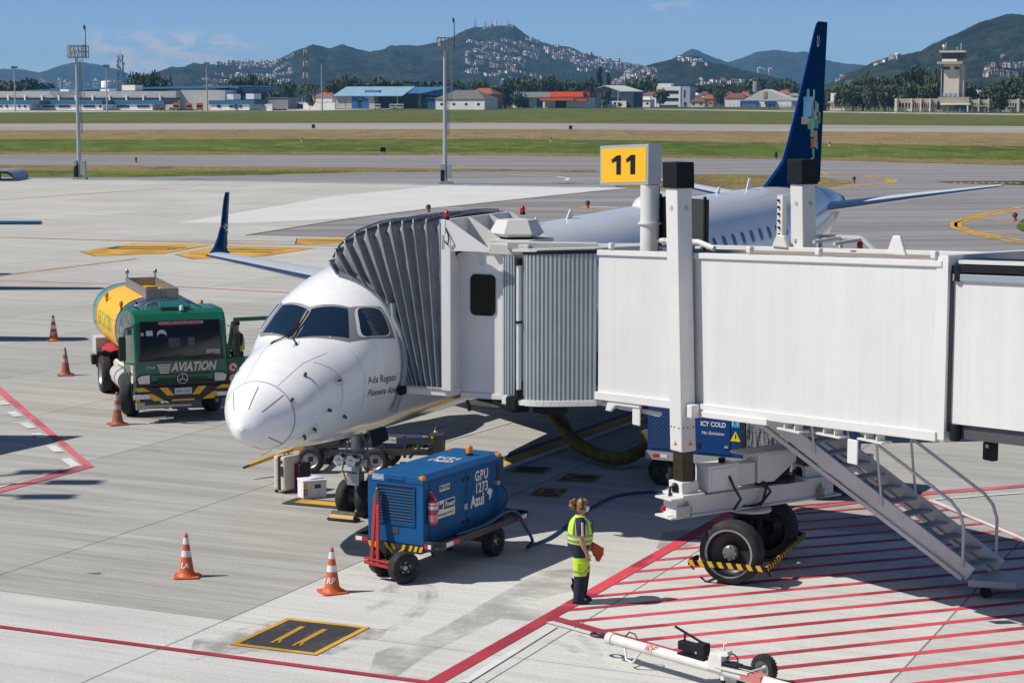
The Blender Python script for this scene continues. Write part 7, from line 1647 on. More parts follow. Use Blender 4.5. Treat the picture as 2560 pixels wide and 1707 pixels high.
def tank_text(txt,yc,size,zc_,m,flip=-1):
    vs,fs=text_mesh(txt,size,.006,.2,'CENTER',.95);mb=MB();P_=[]
    for a,b in vs:
        ang=math.pi-(b+zc_)/1.0;c,s_=math.cos(ang),math.sin(ang);k=1.014
        P_.append((k*1.16*math.copysign(abs(c)**.78,c),yc-a*1.0,1.97+k*.84*math.copysign(abs(s_)**.88,s_)))
    mb.add(P_,fs);mb.build('tank_lettering',m,tr)
tank_text('EAVIATION',4.8,.52,.02,mat('livery_green',(.10,.42,.08),.5));
for z in (.38,.22,.06,-.12): tank_text('II',3.14,.09,z,mat('label_red',(.5,.06,.08),.5))
cof=MB()
for x in (-.46,.46): cof.bar((x*.86,2.6,2.90),(x*.86,6.0,2.90),.05,.26,up=(0,0,1))
for y in (2.6,6.0): cof.bar((-.40,y,2.90),(.40,y,2.90),.05,.26,up=(0,0,1))
cof.build('top_coaming',mat('coaming_steel',(.30,.29,.28),.4,.6,var=.1),tr)
mb=MB()
for y in (3.2,3.9,4.7): mb.cyl((0,y,2.66),(0,y,2.80),.24,n=16);mb.cbox((.1,y+.1,2.84),(.3,.12,.08));mb.cyl((-.2,y+.3,2.66),(-.2,y+.3,2.88),.05,n=8)
mb.build('valve_gear',mat('valve_grey',(.20,.19,.17),.45,.5),tr)
for x,y in ((-.38,5.9),(.38,5.9),(-1.0,3.0),(-1.02,5.4),(1.0,2.6)): zz=3.04 if abs(x) < .5 else 2.48;MB().cyl((x,y,zz-.05),(x,y,zz+.10),.03,n=8).lathe([(.055,.10),(.05,.2),(.001,.24)],10,(x,y,zz)).build('marker_lamp',mat('amber_lamp',(.55,.20,.03),.3) if abs(x) > .5 else CHROME,tr)
MB().tube([(-.6,2.5,2.62),(-.75,2.35,2.75),(-.55,2.3,2.35),(-.5,2.3,2.0)],.025,6).tube([(.0,2.52,2.95),(.05,2.35,2.8),(.1,2.3,2.4)],.022,6).build('vent_hose',BLKPL,tr)
MB().tube([(-.85,1.95,2.35),(-.5,1.95,2.72),(0,1.95,2.82),(.4,1.95,2.78)],.02,6).build('handrail',CHROME,tr)
tb('rear_locker',-1.25,-.55,6.1,6.75,.95,1.42,GREYP,.02);tb('rear_step',-1.3,1.3,6.5,6.8,.62,.76,BLKPL,.02);MB().box(-1.34,-1.1,6.2,6.5,.7,.92).build('rear_lamp',BLKPL,tr)
cv=MB();rows=[]
random.seed(2)
for i in range(6): rows.append([(-1.15+.14*j+random.uniform(-.03,.03),4.9+.25*i,1.16+.20*math.sin(math.pi*j/6)*math.sin(math.pi*(i+.4)/6.2)+random.uniform(-.03,.03)) for j in range(7)])
cv.grid(rows);tag(cv.build('red_tarpaulin',mat('red_cloth',(.36,.02,.035),.7,bump=.4,bscale=5),None),'crumpled red cloth lying over the rear wheel of the fuel truck','cloth');tarp=bpy.data.objects['red_tarpaulin'];tarp.location=o_;tarp.rotation_euler=(0,0,rz)

# ================================================================= GROUND POWER UNIT
GBLUE=mat('gpu_blue',(.006,.088,.245),.5,var=.12,scale=2.5,spec=.22);GDK=mat('gpu_chassis',(.04,.04,.043),.5,var=.2,scale=4);REDB=mat('red_drawbar',(.42,.03,.025),.4,var=.1);ORL=mat('orange_lamp',(.72,.22,.02),.15)
fr_=Vector((-1.4444,31.5453,0));ga=.518;aV=Vector((math.sin(ga),math.cos(ga),0));rV=Vector((aV.y,-aV.x,0))
gw,gl,gzb,gzt=1.086,2.631,.63,1.687
gpu=thing('ground_power_unit','blue ground power unit trailer lettered GPU 1273 beside the nose wheel','ground power unit',fr_-rV*gw/2,-ga)
hx=gw/2
bd=MB();secp=[(-hx,gzb),(hx,gzb),(hx,gzt),(hx-.10,gzt+.085),(-hx+.10,gzt+.085),(-hx,gzt)]
bd.prism([(x,0,z) for x,z in secp],(0,gl,0));GB=bd.build('canopy',GBLUE,gpu,bevel=.012)
MB().box(-.33,.36,-.012,.0,1.02-.06,1.58).build('grille_recess',mat('grille_black',(.006,.008,.012),.6),gpu)
for k in range(12):
    z=.985+.05*k;MB().prism([(-.33,-.014,z-.012),(-.33,-.020,z-.012),(-.33,-.016,z+.006),(-.33,-.012,z+.006)],(.69,0,0)).build('louvre',GBLUE,gpu)
mb=MB();mb.bar((-.35,-.012,.95),(.375,-.012,.95),.02,.02);mb.bar((-.35,-.012,1.60),(.375,-.012,1.60),.02,.02);mb.bar((-.35,-.012,.95),(-.35,-.012,1.60),.02,.02);mb.bar((.375,-.012,.95),(.375,-.012,1.60),.02,.02);mb.build('grille_frame',GBLUE,gpu)
MB().box(-hx,hx,-.006,0,gzt-.045,gzt-.035).build('panel_line',mat('dark_blue_line',(.008,.03,.08),.5),GB);MB().prism([(-.17,-.02,gzt+.005),(.18,-.02,gzt+.005),(.17,-.02,gzt+.03),(-.16,-.02,gzt+.03)],(0,.03,0)).build('water_cap',GBLUE,gpu)
MB().box(-.44,-.22,-.008,0,gzt-.032+.0,gzt+.058).build('water_label',mat('label_white',(.70,.72,.74),.5),GB);MB().box(-.433,-.227,-.010,-.006,gzt-.025,gzt+.051).build('water_label_field',mat('label_teal',(.03,.22,.33),.5),GB);lettering('label_text','ÁGUA',.07,(-.33,-.011,gzt+.012),(1,0,0),(0,0,1),WTXT,GB,n_off=.001,bold=.002)
MB().box(-.06,.06,-.008,0,.79,.90).build('maker_plate',mat('plate_black',(.05,.05,.06),.3),gpu)
# side doors
rs_=lambda y,z,o=.004: (hx+o,y,z)
mb=MB()
for y in (.17,.20,1.33,1.38,2.36): mb.box(hx,hx+.004,y-.004,y+.004,gzb+.04,gzt-.02)
mb.box(hx,hx+.004,.2,2.36,gzt-.03,gzt-.022);mb.build('door_gap',mat('dark_blue_line'),GB)
for y in (1.26,1.43):
    for z in (.80,1.52): MB().box(hx,hx+.02,y-.035,y+.035,z-.03,z+.03).build('hinge',BLKPL,gpu)
MB().box(hx,hx+.012,1.28,1.38,1.00,1.10).build('latch',SILV,gpu)
su,sv=(0,1,0),(0,0,1)
for t_,y,z,s_,kw in (('GPU',1.86,1.50,.24,dict(bold=.006,spacing=1.15,width=.88)),('1273',1.86,1.29,.24,dict(bold=.006,spacing=1.05,width=.88)),('Azul',1.72,1.08,.27,dict(bold=.010,width=.92))): lettering('unit_lettering',t_,s_,(hx+.003,y,z),su,sv,WTXT,GB,n_off=.002,**kw)
brz=[(0,.10),(.05,.13),(.09,.10),(.15,.085),(.165,.04),(.13,-.01),(.12,-.06),(.085,-.08),(.06,-.13),(.035,-.10),(.05,-.05),(.03,.0),(-.03,.015),(-.045,.055)]
MB().prism([(hx+.004,2.08+a*.85,1.13+b*.85) for a,b in brz],(.003,0,0)).build('map_emblem',WTXT,GB)
MB().box(hx,hx+.006,.50,.82,1.445,1.545).build('rating_plate',WTXT,GB);lettering('rating_text','90 KVA',.095,(hx+.007,.66,1.495),su,sv,BLACKM,GB,n_off=.002,bold=.003)
MB().box(hx,hx+.006,.40,.98,1.00,1.29).build('maker_sign',WTXT,GB);MB().box(hx+.004,hx+.008,.63,.965,1.13,1.275).build('maker_sign_field',mat('sign_ink',(.02,.025,.05),.5),GB)
lettering('maker_text','Jet',.155,(hx+.008,.515,1.20),su,sv,mat('sign_ink'),GB,n_off=.002,bold=.006,shear=.2,width=.9);lettering('maker_text','Power',.135,(hx+.010,.80,1.205),su,sv,WTXT,GB,n_off=.002,bold=.004,shear=.2,width=.86);lettering('maker_text','www.gpu.com.br',.082,(hx+.008,.69,1.06),su,sv,BLACKM,GB,n_off=.002,width=.9)
# roof lettering, lamps
for t_,y in (('GPU',1.42),('1273',1.68)): lettering('roof_lettering',t_,.24,(.02,y,gzt+.088),(-1,0,0),(0,-1,0),WTXT,GB,n_off=.002,bold=.006)
MB().lathe([(.07,0),(.07,.04)],14,(.16,2.1,gzt+.085)).build('beacon_base',BLKPL,gpu);MB().lathe([(.06,.04),(.06,.15),(.045,.17),(.001,.175)],16,(.16,2.1,gzt+.085)).build('beacon',ORL,gpu)
for x,y in ((-hx+.06,.05),(hx-.05,.05),(hx-.05,gl-.12),(-hx+.06,gl-.12)): MB().box(x-.05,x+.05,y-.05,y+.05,gzt+.02,gzt+.09).build('corner_lamp',ORL,gpu,bevel=.02)
MB().box(-hx+.1,hx-.15,gl,gl+.30,gzb+.02,gzb+.62).build('rear_box',GBLUE,gpu,bevel=.015);MB().box(hx-.02,hx+.008,gl-.25,gl-.12,1.2,1.62).build('vent_slot',BLKPL,gpu)
# trailer deck with skirts
dk=MB();dk.box(-hx-.30,hx+.24,.05,gl+.42,gzb-.05,gzb-.005);DK=dk.build('deck',GDK,gpu)
sk=MB()
sk.prism([(-hx-.32,.03,gzb-.09),(hx+.06,-.03,gzb-.09),(hx+.06,-.03,gzb+.06),(-hx-.32,.03,gzb+.06)][:0] or [(hx,.0,gzb-.08),(hx+.16,.02,gzb-.08),(hx+.16,.02,gzb+.08),(hx,.0,gzb+.08)],(0,.03,0));sk.prism([(hx+.16,.02,gzb-.08),(hx+.25,.25,gzb-.08),(hx+.25,.25,gzb+.05),(hx+.16,.02,gzb+.08)],(-.03,.01,0));sk.prism([(hx+.25,.25,gzb-.08),(hx+.25,gl+.40,gzb-.06),(hx+.25,gl+.40,gzb+.04),(hx+.25,.25,gzb+.05)],(-.03,0,0))
sk.prism([(-hx-.30,.02,gzb-.08),(-hx,.0,gzb-.08),(-hx,.0,gzb+.06),(-hx-.30,.02,gzb+.06)],(0,.03,0));sk.prism([(-hx-.30,.02,gzb-.08),(-hx-.30,.02,gzb+.06),(-hx-.30,gl+.4,gzb+.04),(-hx-.30,gl+.4,gzb-.06)],(.03,0,0));sk.prism([(-hx-.30,gl+.4,gzb-.06),(hx+.25,gl+.4,gzb-.06),(hx+.25,gl+.4,gzb+.06),(-hx-.30,gl+.4,gzb+.06)],(0,.03,0));sk.build('deck_skirt',GDK,gpu)
def refl(pts_a,pts_b):
    for p,m in ((pts_a,mat('reflector_red',(.5,.015,.03),.3)),(pts_b,mat('reflector_white',(.72,.72,.70),.3))): MB().face(p).build('reflector',m,gpu)
f0=lambda x0,x1,y=-.004: [(x0,y+.0,gzb-.035),(x1,y,gzb-.035),(x1,y,gzb+.035),(x0,y,gzb+.035)]
refl(f0(hx+.015,hx+.085),f0(hx+.085,hx+.145));refl(f0(-hx-.125,-hx-.02,.0),f0(-hx-.25,-hx-.125,.0))
s0_=lambda y0,y1: [(hx+.254,y0,gzb-.05),(hx+.254,y1,gzb-.05),(hx+.254,y1,gzb+.025),(hx+.254,y0,gzb+.025)]
refl(s0_(.52,.72),s0_(.30,.52));refl(s0_(2.65,2.82),s0_(2.82,3.0))
hzp=MB();hzp.prism([(-hx,-.02,gzb-.11),(hx,-.02,gzb-.11),(hx,-.02,gzb-.005),(-hx,-.02,gzb-.005)],(0,.03,0));hzp.prism([(-.25,-.02,gzb-.20),(.22,-.02,gzb-.20),(.30,-.02,gzb-.10),(-.32,-.02,gzb-.10)],(0,.05,0));HP=hzp.build('front_plate',BLKPL,gpu)
for k,x in enumerate((-.50,-.40,-.17,-.05,.12,.26,.36,.46)):
    sgn=1 if x < 0 else -1;MB().face([(x,-.024,gzb-.105),(x+.055,-.024,gzb-.105),(x+.055-.035*sgn,-.024,gzb-.008),(x-.035*sgn,-.024,gzb-.008)]).build('hazard_stripe',HAZ,HP)
for a in ([(-.16,-.075),(-.10,-.075),(.0,-.19),(-.05,-.19)],[(.14,-.075),(.20,-.075),(.06,-.19),(.0,-.19)]): MB().face([(x,-.026,gzb+z) for x,z in a]).build('hazard_stripe',HAZ,HP)
cr=MB();cr.bar((-.3,.25,gzb-.14),(-.3,gl+.2,gzb-.14),.08,.14);cr.bar((.3,.25,gzb-.14),(.3,gl+.2,gzb-.14),.08,.14);cr.prism([(hx-.05,.3,gzb-.08),(hx-.05,.9,gzb-.08),(hx-.05,.75,gzb-.28),(hx-.05,.45,gzb-.28)],(-.06,0,0));cr.cyl((-.4,.05,.26),(.4,.05,.26),.045,n=10);cr.cyl((-.52,2.33,.26),(.52,2.33,.26),.045,n=10);cr.cyl((0,.05,.26),(0,.05,gzb-.1),.09,n=14);cr.bar((.3,2.33,.26),(.3,2.33,gzb-.1),.12,.1);cr.build('chassis',GDK,gpu)
RIMG=mat('dark_rim',(.03,.032,.036),.45);st2=Vector((math.cos(R(-27)),math.sin(R(-27)),0))
for x,y,ax in ((-.37,.20,st2),(.22,-.09,st2),(-.46,2.33,Vector((1,0,0))),(.50,2.33,Vector((1,0,0)))):
    w_=wheel(gpu,(x,y,.262),ax,.262,.18,RIMG,tread=26);mb=MB();a_=ax.normalized();e1=Vector((0,0,1));e2=a_.cross(e1);c=Vector((x,y,.262))
    mb.cyl(c+a_*.04,c+a_*.06,.045,.03,12)
    for k in range(5): mb.cyl(c+a_*.03+(e1*math.cos(k*1.257)+e2*math.sin(k*1.257))*.085,c+a_*.055+(e1*math.cos(k*1.257)+e2*math.sin(k*1.257))*.085,.014,n=8)
    mb.build('hub_bolts',mat('pale_bolt',(.50,.50,.36),.4),w_)
# drawbar standing upright
db=MB()
for x in (-.33,-.21): db.bar((x,-.22,.30),(-.30+(x+.27)*.4,-.10,1.40),.035,.06,up=(1,0,0))
db.bar((-.48,-.20,.30),(.02,-.24,.27),.06,.05);db.bar((-.48,-.20,.37),(.02,-.24,.34),.05,.03);db.bar((-.27,-.22,.3),(-.27,.0,.28),.1,.06)
DB=db.build('drawbar',REDB,gpu,bevel=.006);MB().tube([(-.29,-.105,1.30),(-.29,-.095,1.50)],.045,10).lathe([(.001,1.49),(.045,1.50),(.03,1.54),(.001,1.55)],12,(-.29,-.09,0)).build('drawbar_eye',mat('worn_steel',(.16,.13,.13),.4,.7),DB)
# extinguisher hung on the side, and the supply cable to the aircraft
GPX=lambda x,y,z: Vector((fr_-rV*gw/2))+rV*x+aV*y+Vector((0,0,z))
ex=thing('fire_extinguisher','red fire extinguisher hung on the side of the blue power unit','fire extinguisher',GPX(hx+.085,.16,.98),-ga);MB().lathe([(.001,0),(.07,.0),(.078,.02),(.078,.36),(.06,.42),(.025,.45),(.025,.48)],18).build('cylinder',mat('extinguisher_red',(.40,.012,.03),.22,coat=.5),ex)
MB().lathe([(.0795,.25),(.0795,.31)],18).lathe([(.0795,.36),(.079,.33)],18).build('strap',mat('strap_grey',(.55,.55,.53),.4),ex);MB().lathe([(.0792,.05),(.0792,.16)],18).build('label',mat('label_pink',(.55,.22,.25),.5),ex);MB().bar((0,0,.48),(.0,-.08,.55),.03,.02).bar((0,0,.46),(0,-.07,.50),.03,.015).build('handle',REDB,ex)
CB=mat('blue_cable',(.012,.075,.155),.42)
pts=[GPX(hx+.0,2.30,1.30),GPX(hx+.10,2.40,1.26),GPX(hx+.15,2.52,1.05),GPX(hx+.12,2.40,.82),GPX(hx+.12,2.1,.70),GPX(hx+.14,1.6,.67),GPX(hx+.12,1.0,.66),GPX(hx+.1,.85,.66),GPX(hx+.17,1.1,.68),GPX(hx+.20,1.7,.70),GPX(hx+.22,2.3,.80),GPX(hx+.27,2.62,.74),GPX(hx+.33,2.75,.52),GPX(hx+.45,2.85,.22)]
pts += [g(1320,1366,.03),g(1372,1345,.03),g(1410,1318,.03),g(1450,1288,.03),g(1490,1262,.03),g(1530,1242,.03),g(1580,1232,.03),g(1650,1228,.03),g(1720,1228,.03),g(1790,1215,.03)]
def smooth(P,n=4):
    out=[]
    for i in range(len(P)-1):
        p0,p1,p2,p3=P[max(i-1,0)],P[i],P[i+1],P[min(i+2,len(P)-1)]
        for k in range(n): t=k/n;out.append(.5*((2*p1)+(p2-p0)*t+(2*p0-5*p1+4*p2-p3)*t*t+(3*p1-p0-3*p2+p3)*t**3))
    return out+[P[-1]]
cab_=MB().tube(smooth(pts),.030,8).build('power_cable',CB,None);tag(cab_,'thick blue power cable trailing from the power unit across the concrete','cable');MB().cyl(pts[0]-rV*.02,pts[0]+rV*.09,.045,n=12).build('connector',SILV,cab_)
# ================================================================= COOLING CART
IBL=mat('cooling_cart_blue',(.005,.05,.20),.5,var=.08,scale=2,spec=.25);iw=g(1643,1197);iA=Vector((2.78,39.95,0));iD=Vector((5.36,38.6,0))
ix=(iD-iA).normalized();iyaw=math.atan2(ix.y,ix.x);L_i=4.0
ic=thing('cooling_cart','dark blue aircraft cooling cart lettered ICY COLD standing under the bridge','cooling cart',iA,iyaw)
Hb,Ht=.72,1.78
MB().box(0,L_i,0,1.7,Hb,Ht).build('housing',IBL,ic,bevel=.015);MB().box(-.03,L_i+.25,-.03,1.75,Hb-.18,Hb-.01).build('chassis_rail',mat('galvanised_rail',(.42,.43,.43),.45,.4,var=.1,scale=4),ic)
def perf():
    m,nt,b,N,M,MR,MIX,NOISE,DOT,VEC=node_kit('perforated_panel');tc=N('ShaderNodeTexCoord').outputs['Object'];s=N('ShaderNodeSeparateXYZ');nt.links.new(tc,s.inputs[0])
    row=M('FLOOR',M('DIVIDE',s.outputs[2],.05));xx=M('ADD',M('DIVIDE',s.outputs[0],.085),M('MULTIPLY',row,.5))
    cx=M('SUBTRACT',M('FRACT',xx),.5);cz_=M('SUBTRACT',M('FRACT',M('DIVIDE',s.outputs[2],.05)),.5)
    d=M('SQRT',M('ADD',M('MULTIPLY',cx,cx),M('MULTIPLY',cz_,cz_)))
    nt.links.new(MIX(MR(d,.28,.34),(.006,.012,.03),(.016,.06,.19)),b.inputs['Base Color']);b.inputs['Roughness'].default_value=.5;return m
PERF=perf()
for x0,x1 in ((.07,.62),(.70,1.05)): MB().box(x0,x1,-.012,0,Hb+.06,Ht-.06).build('perforated_panel',PERF,ic)
MB().box(1.10,1.82,-.014,0,Hb+.04,Ht-.04).build('side_door',IBL,ic,bevel=.01)
for z in (Hb+.2,Ht-.2): MB().box(1.10,1.17,-.03,-.01,z-.05,z+.05).build('hinge',BLKPL,ic);MB().box(1.70,1.78,-.028,-.01,z-.02,z+.02).build('latch',mat('brass_latch',(.5,.42,.1),.4),ic)
lettering('cart_lettering','ICY COLD',.135,(1.45,-.016,1.36),(1,0,0),(0,0,1),WTXT,ic,n_off=.003,bold=.004,width=.88);lettering('cart_lettering','No Emission',.095,(1.45,-.016,1.18),(1,0,0),(0,0,1),WTXT,ic,n_off=.003,bold=.001)
mb=MB();
for sg in (1,-1): mb.tube([(1.45+sg*x,-.018,1.49+z) for x,z in ((.02,.01),(.08,.03),(.14,.0),(.20,.02),(.27,-.01),(.30,.01))],.008,6)
mb.cyl((1.45,-.014,1.50),(1.45,-.020,1.50),.025,n=10);mb.build('ornament',WTXT,ic)
MB().box(1.84,2.02,-.012,0,1.33,1.52).build('ear_protection_sign',mat('sign_cyan',(.03,.36,.62),.4),ic);mb=MB();mb.tube([(1.93+.05*math.cos(t),-.016,1.41+.06*math.sin(t)) for t in [math.pi*k/10 for k in range(11)]],.010,6);mb.cbox((1.88,-.016,1.40),(.025,.006,.05));mb.cbox((1.98,-.016,1.40),(.025,.006,.05));mb.build('sign_symbol',WTXT,ic)
MB().prism([(1.82,-.012,1.05),(2.04,-.012,1.05),(1.93,-.012,1.26)],(0,.01,0)).build('warning_triangle',mat('sign_caution',(.80,.62,.02),.4),ic);MB().box(1.922,1.938,-.02,-.011,1.11,1.19).build('sign_symbol',BLKPL,ic)
MB().box(2.06,2.14,-.02,.0,Hb,Ht).build('corner_strip',BLKPL,ic)
def coil():
    m,nt,b,N,M,MR,MIX,NOISE,DOT,VEC=node_kit('condenser_coil');tc=N('ShaderNodeTexCoord').outputs['Object'];s=N('ShaderNodeSeparateXYZ');nt.links.new(tc,s.inputs[0])
    a=MR(M('FRACT',M('DIVIDE',s.outputs[2],.032)),.35,.5);n_=MR(NOISE(VEC(M('MULTIPLY',s.outputs[0],16.0),0.0,M('MULTIPLY',s.outputs[2],3.0)),1.0,3,.7),.42,.6)
    nt.links.new(MIX(M('MULTIPLY',a,n_),(.05,.06,.075),(.62,.63,.64)),b.inputs['Base Color']);b.inputs['Roughness'].default_value=.35;b.inputs['Metallic'].default_value=.3;return m
MB().box(2.16,3.05,-.016,0,Hb+.04,Ht-.03).build('condenser_grille',coil(),ic);MB().box(3.12,L_i-.05,-.01,0,Hb+.05,Ht-.05).build('end_panel',mat('panel_shade',(.010,.04,.13),.5),ic)
for x0,m in ((.14,mat('reflector_red')),(.30,mat('reflector_white'))): MB().box(x0,x0+.16,-.036,-.030,Hb-.13,Hb-.06).build('reflector',m,ic)
for x in (.28,L_i-.5):
    for y in (.15,1.55): wheel(ic,(x,y,.29),(0,1,0),.29,.20,RIMG,tread=24)
MB().box(.1,L_i-.1,.3,1.4,.3,.56).build('underframe',GDK,ic)
hs=MB();hp=[AO+AA*10.9+AP*.95+Vector((0,0,1.22)),g(1402,1052,.62),g(1420,1085,.36),g(1465,1122,.24),g(1540,1146,.22),g(1590,1132,.30),g(1622,1108,.55),iA+Vector((0,.3,.95))]
hq=smooth(hp,8);rr=[];hq2=[]
for a,b in zip(hq,hq[1:]):
    n=max(2,int((b-a).length/.035))
    for k in range(n): hq2.append(a.lerp(b,k/n));rr.append(.155 if len(rr) % 2 else .135)
ho=MB().tube(hq2,rr,14).build('air_hose',mat('yellow_duct',(.15,.11,.022),.7,var=.35,scale=4,bump=.4,bscale=12),None);tag(ho,'ribbed dark yellow air hose running from the cooling cart to the aircraft belly','hose')
# ================================================================= BAGGAGE LIFT TRAILER
LB=mat('trailer_navy',(.012,.018,.035),.5,var=.15,scale=3);lw1,lw2=g(778,1182),g(960,1187)
lx=(lw2-lw1).normalized();lo2=lw1;lt=thing('loader_trailer','dark flatbed baggage loader trailer with a tilted deck and yellow drawbar behind the nose gear','trailer',lo2,math.atan2(lx.y,lx.x))
for x,y in ((0,0),(1.40,0.0),(0.05,1.1),(1.45,1.1)): wheel(lt,(x,y,.285),(0,1,0),.285,.19,SILV)
fr2=MB();fr2.bar((-.25,.1,.42),(2.6,.1,.50),.10,.12);fr2.bar((-.25,1.0,.42),(2.6,1.0,.50),.10,.12);fr2.bar((0,-.05,.3),(0,1.1,.3),.1,.1);fr2.bar((1.4,-.05,.3),(1.4,1.1,.3),.1,.1)
fr2.bar((.1,.1,.45),(.25,.1,.95),.08,.08);fr2.bar((-.15,.1,.50),(.8,.12,.80),.16,.16);fr2.bar((1.75,.12,.40),(1.35,.12,.78),.06,.06);fr2.bar((2.0,.12,.36),(2.0,.12,.82),.06,.06);fr2.bar((2.1,.12,.36),(2.55,.12,.82),.06,.06);fr2.bar((2.6,.6,.2),(2.6,.6,.8),.4,.3);fr2.build('frame',GDK,lt)
d4=[onplane(660+x/4.3545,1060+y/4.3545,lo2+Vector((0,yo,0)),Vector((0,1,0))) for x,y,yo in ((1200,95,1.2),(1832,112,.9),(1520,240,-.05),(1290,228,-.05))]
M4=lt.matrix_basis.copy();lt_inv=(Matrix.Translation(lo2) @ Matrix.Rotation(math.atan2(lx.y,lx.x),4,'Z')).inverted();d4=[lt_inv @ p for p in d4]
MB().prism(d4,(0,0,-.06)).build('tilting_deck',mat('deck_rubber',(.045,.048,.055),.55,var=.1,scale=4),lt);a,b=d4[1],d4[2]
MB().bar(d4[0],d4[1],.07,.09).build('deck_edge',mat('edge_navy',(.02,.04,.09),.4),lt);MB().bar(d4[2],d4[3],.08,.12).build('deck_edge',mat('edge_navy'),lt)
mb=MB();mb.prism([d4[1]+Vector((0,0,.03)),d4[2]+Vector((0,0,.03)),d4[2]+Vector((0,0,-.14)),d4[1]+Vector((0,0,-.10))],(.04,0,0));EP=mb.build('end_plate',BLKPL,lt)
for k in range(6):
    u=.08+.15*k;p=d4[2].lerp(d4[1],u);q=d4[2].lerp(d4[1],u+.075);MB().prism([p+Vector((-.012,-.012,.02)),q+Vector((-.012,-.012,.02)),q+Vector((.02,-.012,-.10)),p+Vector((.02,-.012,-.13))],(.03,0,0)).build('hazard_stripe',HAZ,EP)
MB().box(1.50,1.86,-.075,-.055,.70,.82).build('load_plate',WTXT,lt);lettering('load_text','MAX. 3 TON.',.07,(1.68,-.077,.76),(1,0,0),(0,0,1),BLACKM,lt,n_off=.002,width=.85)
MB().bar((1.86,-.06,.74),(2.6,-.06,.78),.05,.14).build('side_beam',mat('edge_navy'),lt);MB().box(2.35,2.6,.0,.3,.68,.80).build('yellow_bracket',HAZ,lt,bevel=.02)
dbw=lt_inv @ g(623,1163,.28);yb=MB();yb.bar((-.35,.15,.50),dbw,.07,.06);yb.tube([Vector((-.5,.15,.5)).lerp(dbw,.45)+Vector((0,0,.12)),Vector((-.5,.15,.5)).lerp(dbw,.72)+Vector((0,0,.10)),Vector((-.5,.15,.5)).lerp(dbw,.74)],.010,6);yb.cbox((-.28,.12,.52),(.28,.2,.10));yb.build('drawbar',mat('drawbar_yellow',(.60,.33,.015),.45),lt);MB().bar(dbw,dbw+(dbw-Vector((-.5,.15,.5))).normalized()*.16,.04,.04).build('drawbar_tip',GDK,lt)
# ================================================================= TOW BAR
tA,tB=g(1514,1592,.32),g(1915,1702,.34);tdir=(tB-tA);tL=tdir.length;th_=math.atan2(tdir.y,tdir.x);BARW=mat('towbar_white',(.70,.68,.63),.45,var=.12,scale=5)
tow=thing('tow_bar','white aircraft tow bar on two small black wheels lying across the red stripes','tow bar',(tA.x,tA.y,0),th_)
zb=.32;MB().cyl((.10,0,zb),(tL*1.9,0,zb+.02),.075,n=20).build('tube',BARW,tow);MB().cyl((.06,0,zb),(.16,0,zb),.09,n=20).build('tube_collar',BARW,tow,bevel=.01)
mb=MB();mb.tube([(-.16+.085*math.cos(t)*1.25,.0+.07*math.sin(t),zb) for t in [2*math.pi*k/20 for k in range(21)]],.024,8);mb.bar((-.06,0,zb),(.10,0,zb),.06,.045);mb.build('tow_eye',mat('rusty_eye',(.075,.055,.055),.5,.6),tow)
MB().tube([(.42,-.04,zb-.06),(.50,-.09,zb-.20),(.62,-.09,zb-.22),(.72,-.04,zb-.06)],.018,8).build('carry_handle',BARW,tow);MB().tube([(.36,.02,zb+.07),(.44,.03,zb+.16),(.55,.03,zb+.15),(.62,.02,zb+.07)],.011,6).build('small_loop',mat('rusty_eye'),tow)
lettering('painted_mark','RP',.17,(.92,-.062,zb+.045),(1,0,.006),(0,.55,.83),mat('red_ink',(.55,.05,.05),.5),tow,n_off=.016,shear=.3)
px0=1.42;MB().box(px0,px0+.42,-.05,.08,zb+.07,zb+.09).build('pump_base',BLACKM,tow);MB().box(px0+.0,px0+.44,-.045,.075,zb+.13,zb+.26).build('hand_pump',BLACKM,tow,bevel=.02);MB().box(px0+.34,px0+.50,-.05,.08,zb+.05,zb+.30).build('pump_head',BLACKM,tow,bevel=.02);MB().bar((px0-.10,.02,zb+.42),(px0+.46,.02,zb+.28),.025,.025).bar((px0+.08,.02,zb+.37),(px0+.08,.02,zb+.24),.02,.02).build('pump_lever',BLACKM,tow)
MB().cyl((px0+.35,-.052,zb+.16),(px0+.35,-.056,zb+.16),.018,n=10).build('pump_valve',SILV,tow)
MB().tube(smooth([Vector((px0+.5,0,zb+.14)),Vector((px0+.65,-.02,zb+.10)),Vector((px0+.85,-.03,zb+.12)),Vector((px0+1.05,-.04,zb+.12))]),.013,6).tube(smooth([Vector((px0+.80,.03,zb+.12)),Vector((px0+.90,.05,zb+.24)),Vector((px0+1.0,.05,zb+.2)),Vector((px0+1.02,.02,zb+.12))]),.012,6).build('hydraulic_hose',RUB,tow)
mb=MB()
for y in (-.05,.03): mb.cyl((px0+.78,y,zb+.11),(px0+1.10,y,zb+.13),.025,n=10);mb.cyl((px0+1.10,y,zb+.13),(px0+1.32,y,zb+.14),.014,n=8)
mb.build('hydraulic_ram',BLACKM,tow);MB().bar((px0+.72,-.02,zb+.06),(px0+1.3,-.02,zb+.08),.16,.03).build('ram_plate',BARW,tow)
tw1,tw2=g(1832,1726),g(1910,1706);Rt=Matrix.Rotation(-th_,4,'Z');T1,T2=Rt @ (tw1-Vector((tA.x,tA.y,0))),Rt @ (tw2-Vector((tA.x,tA.y,0)));wx=(T1.x+T2.x)/2
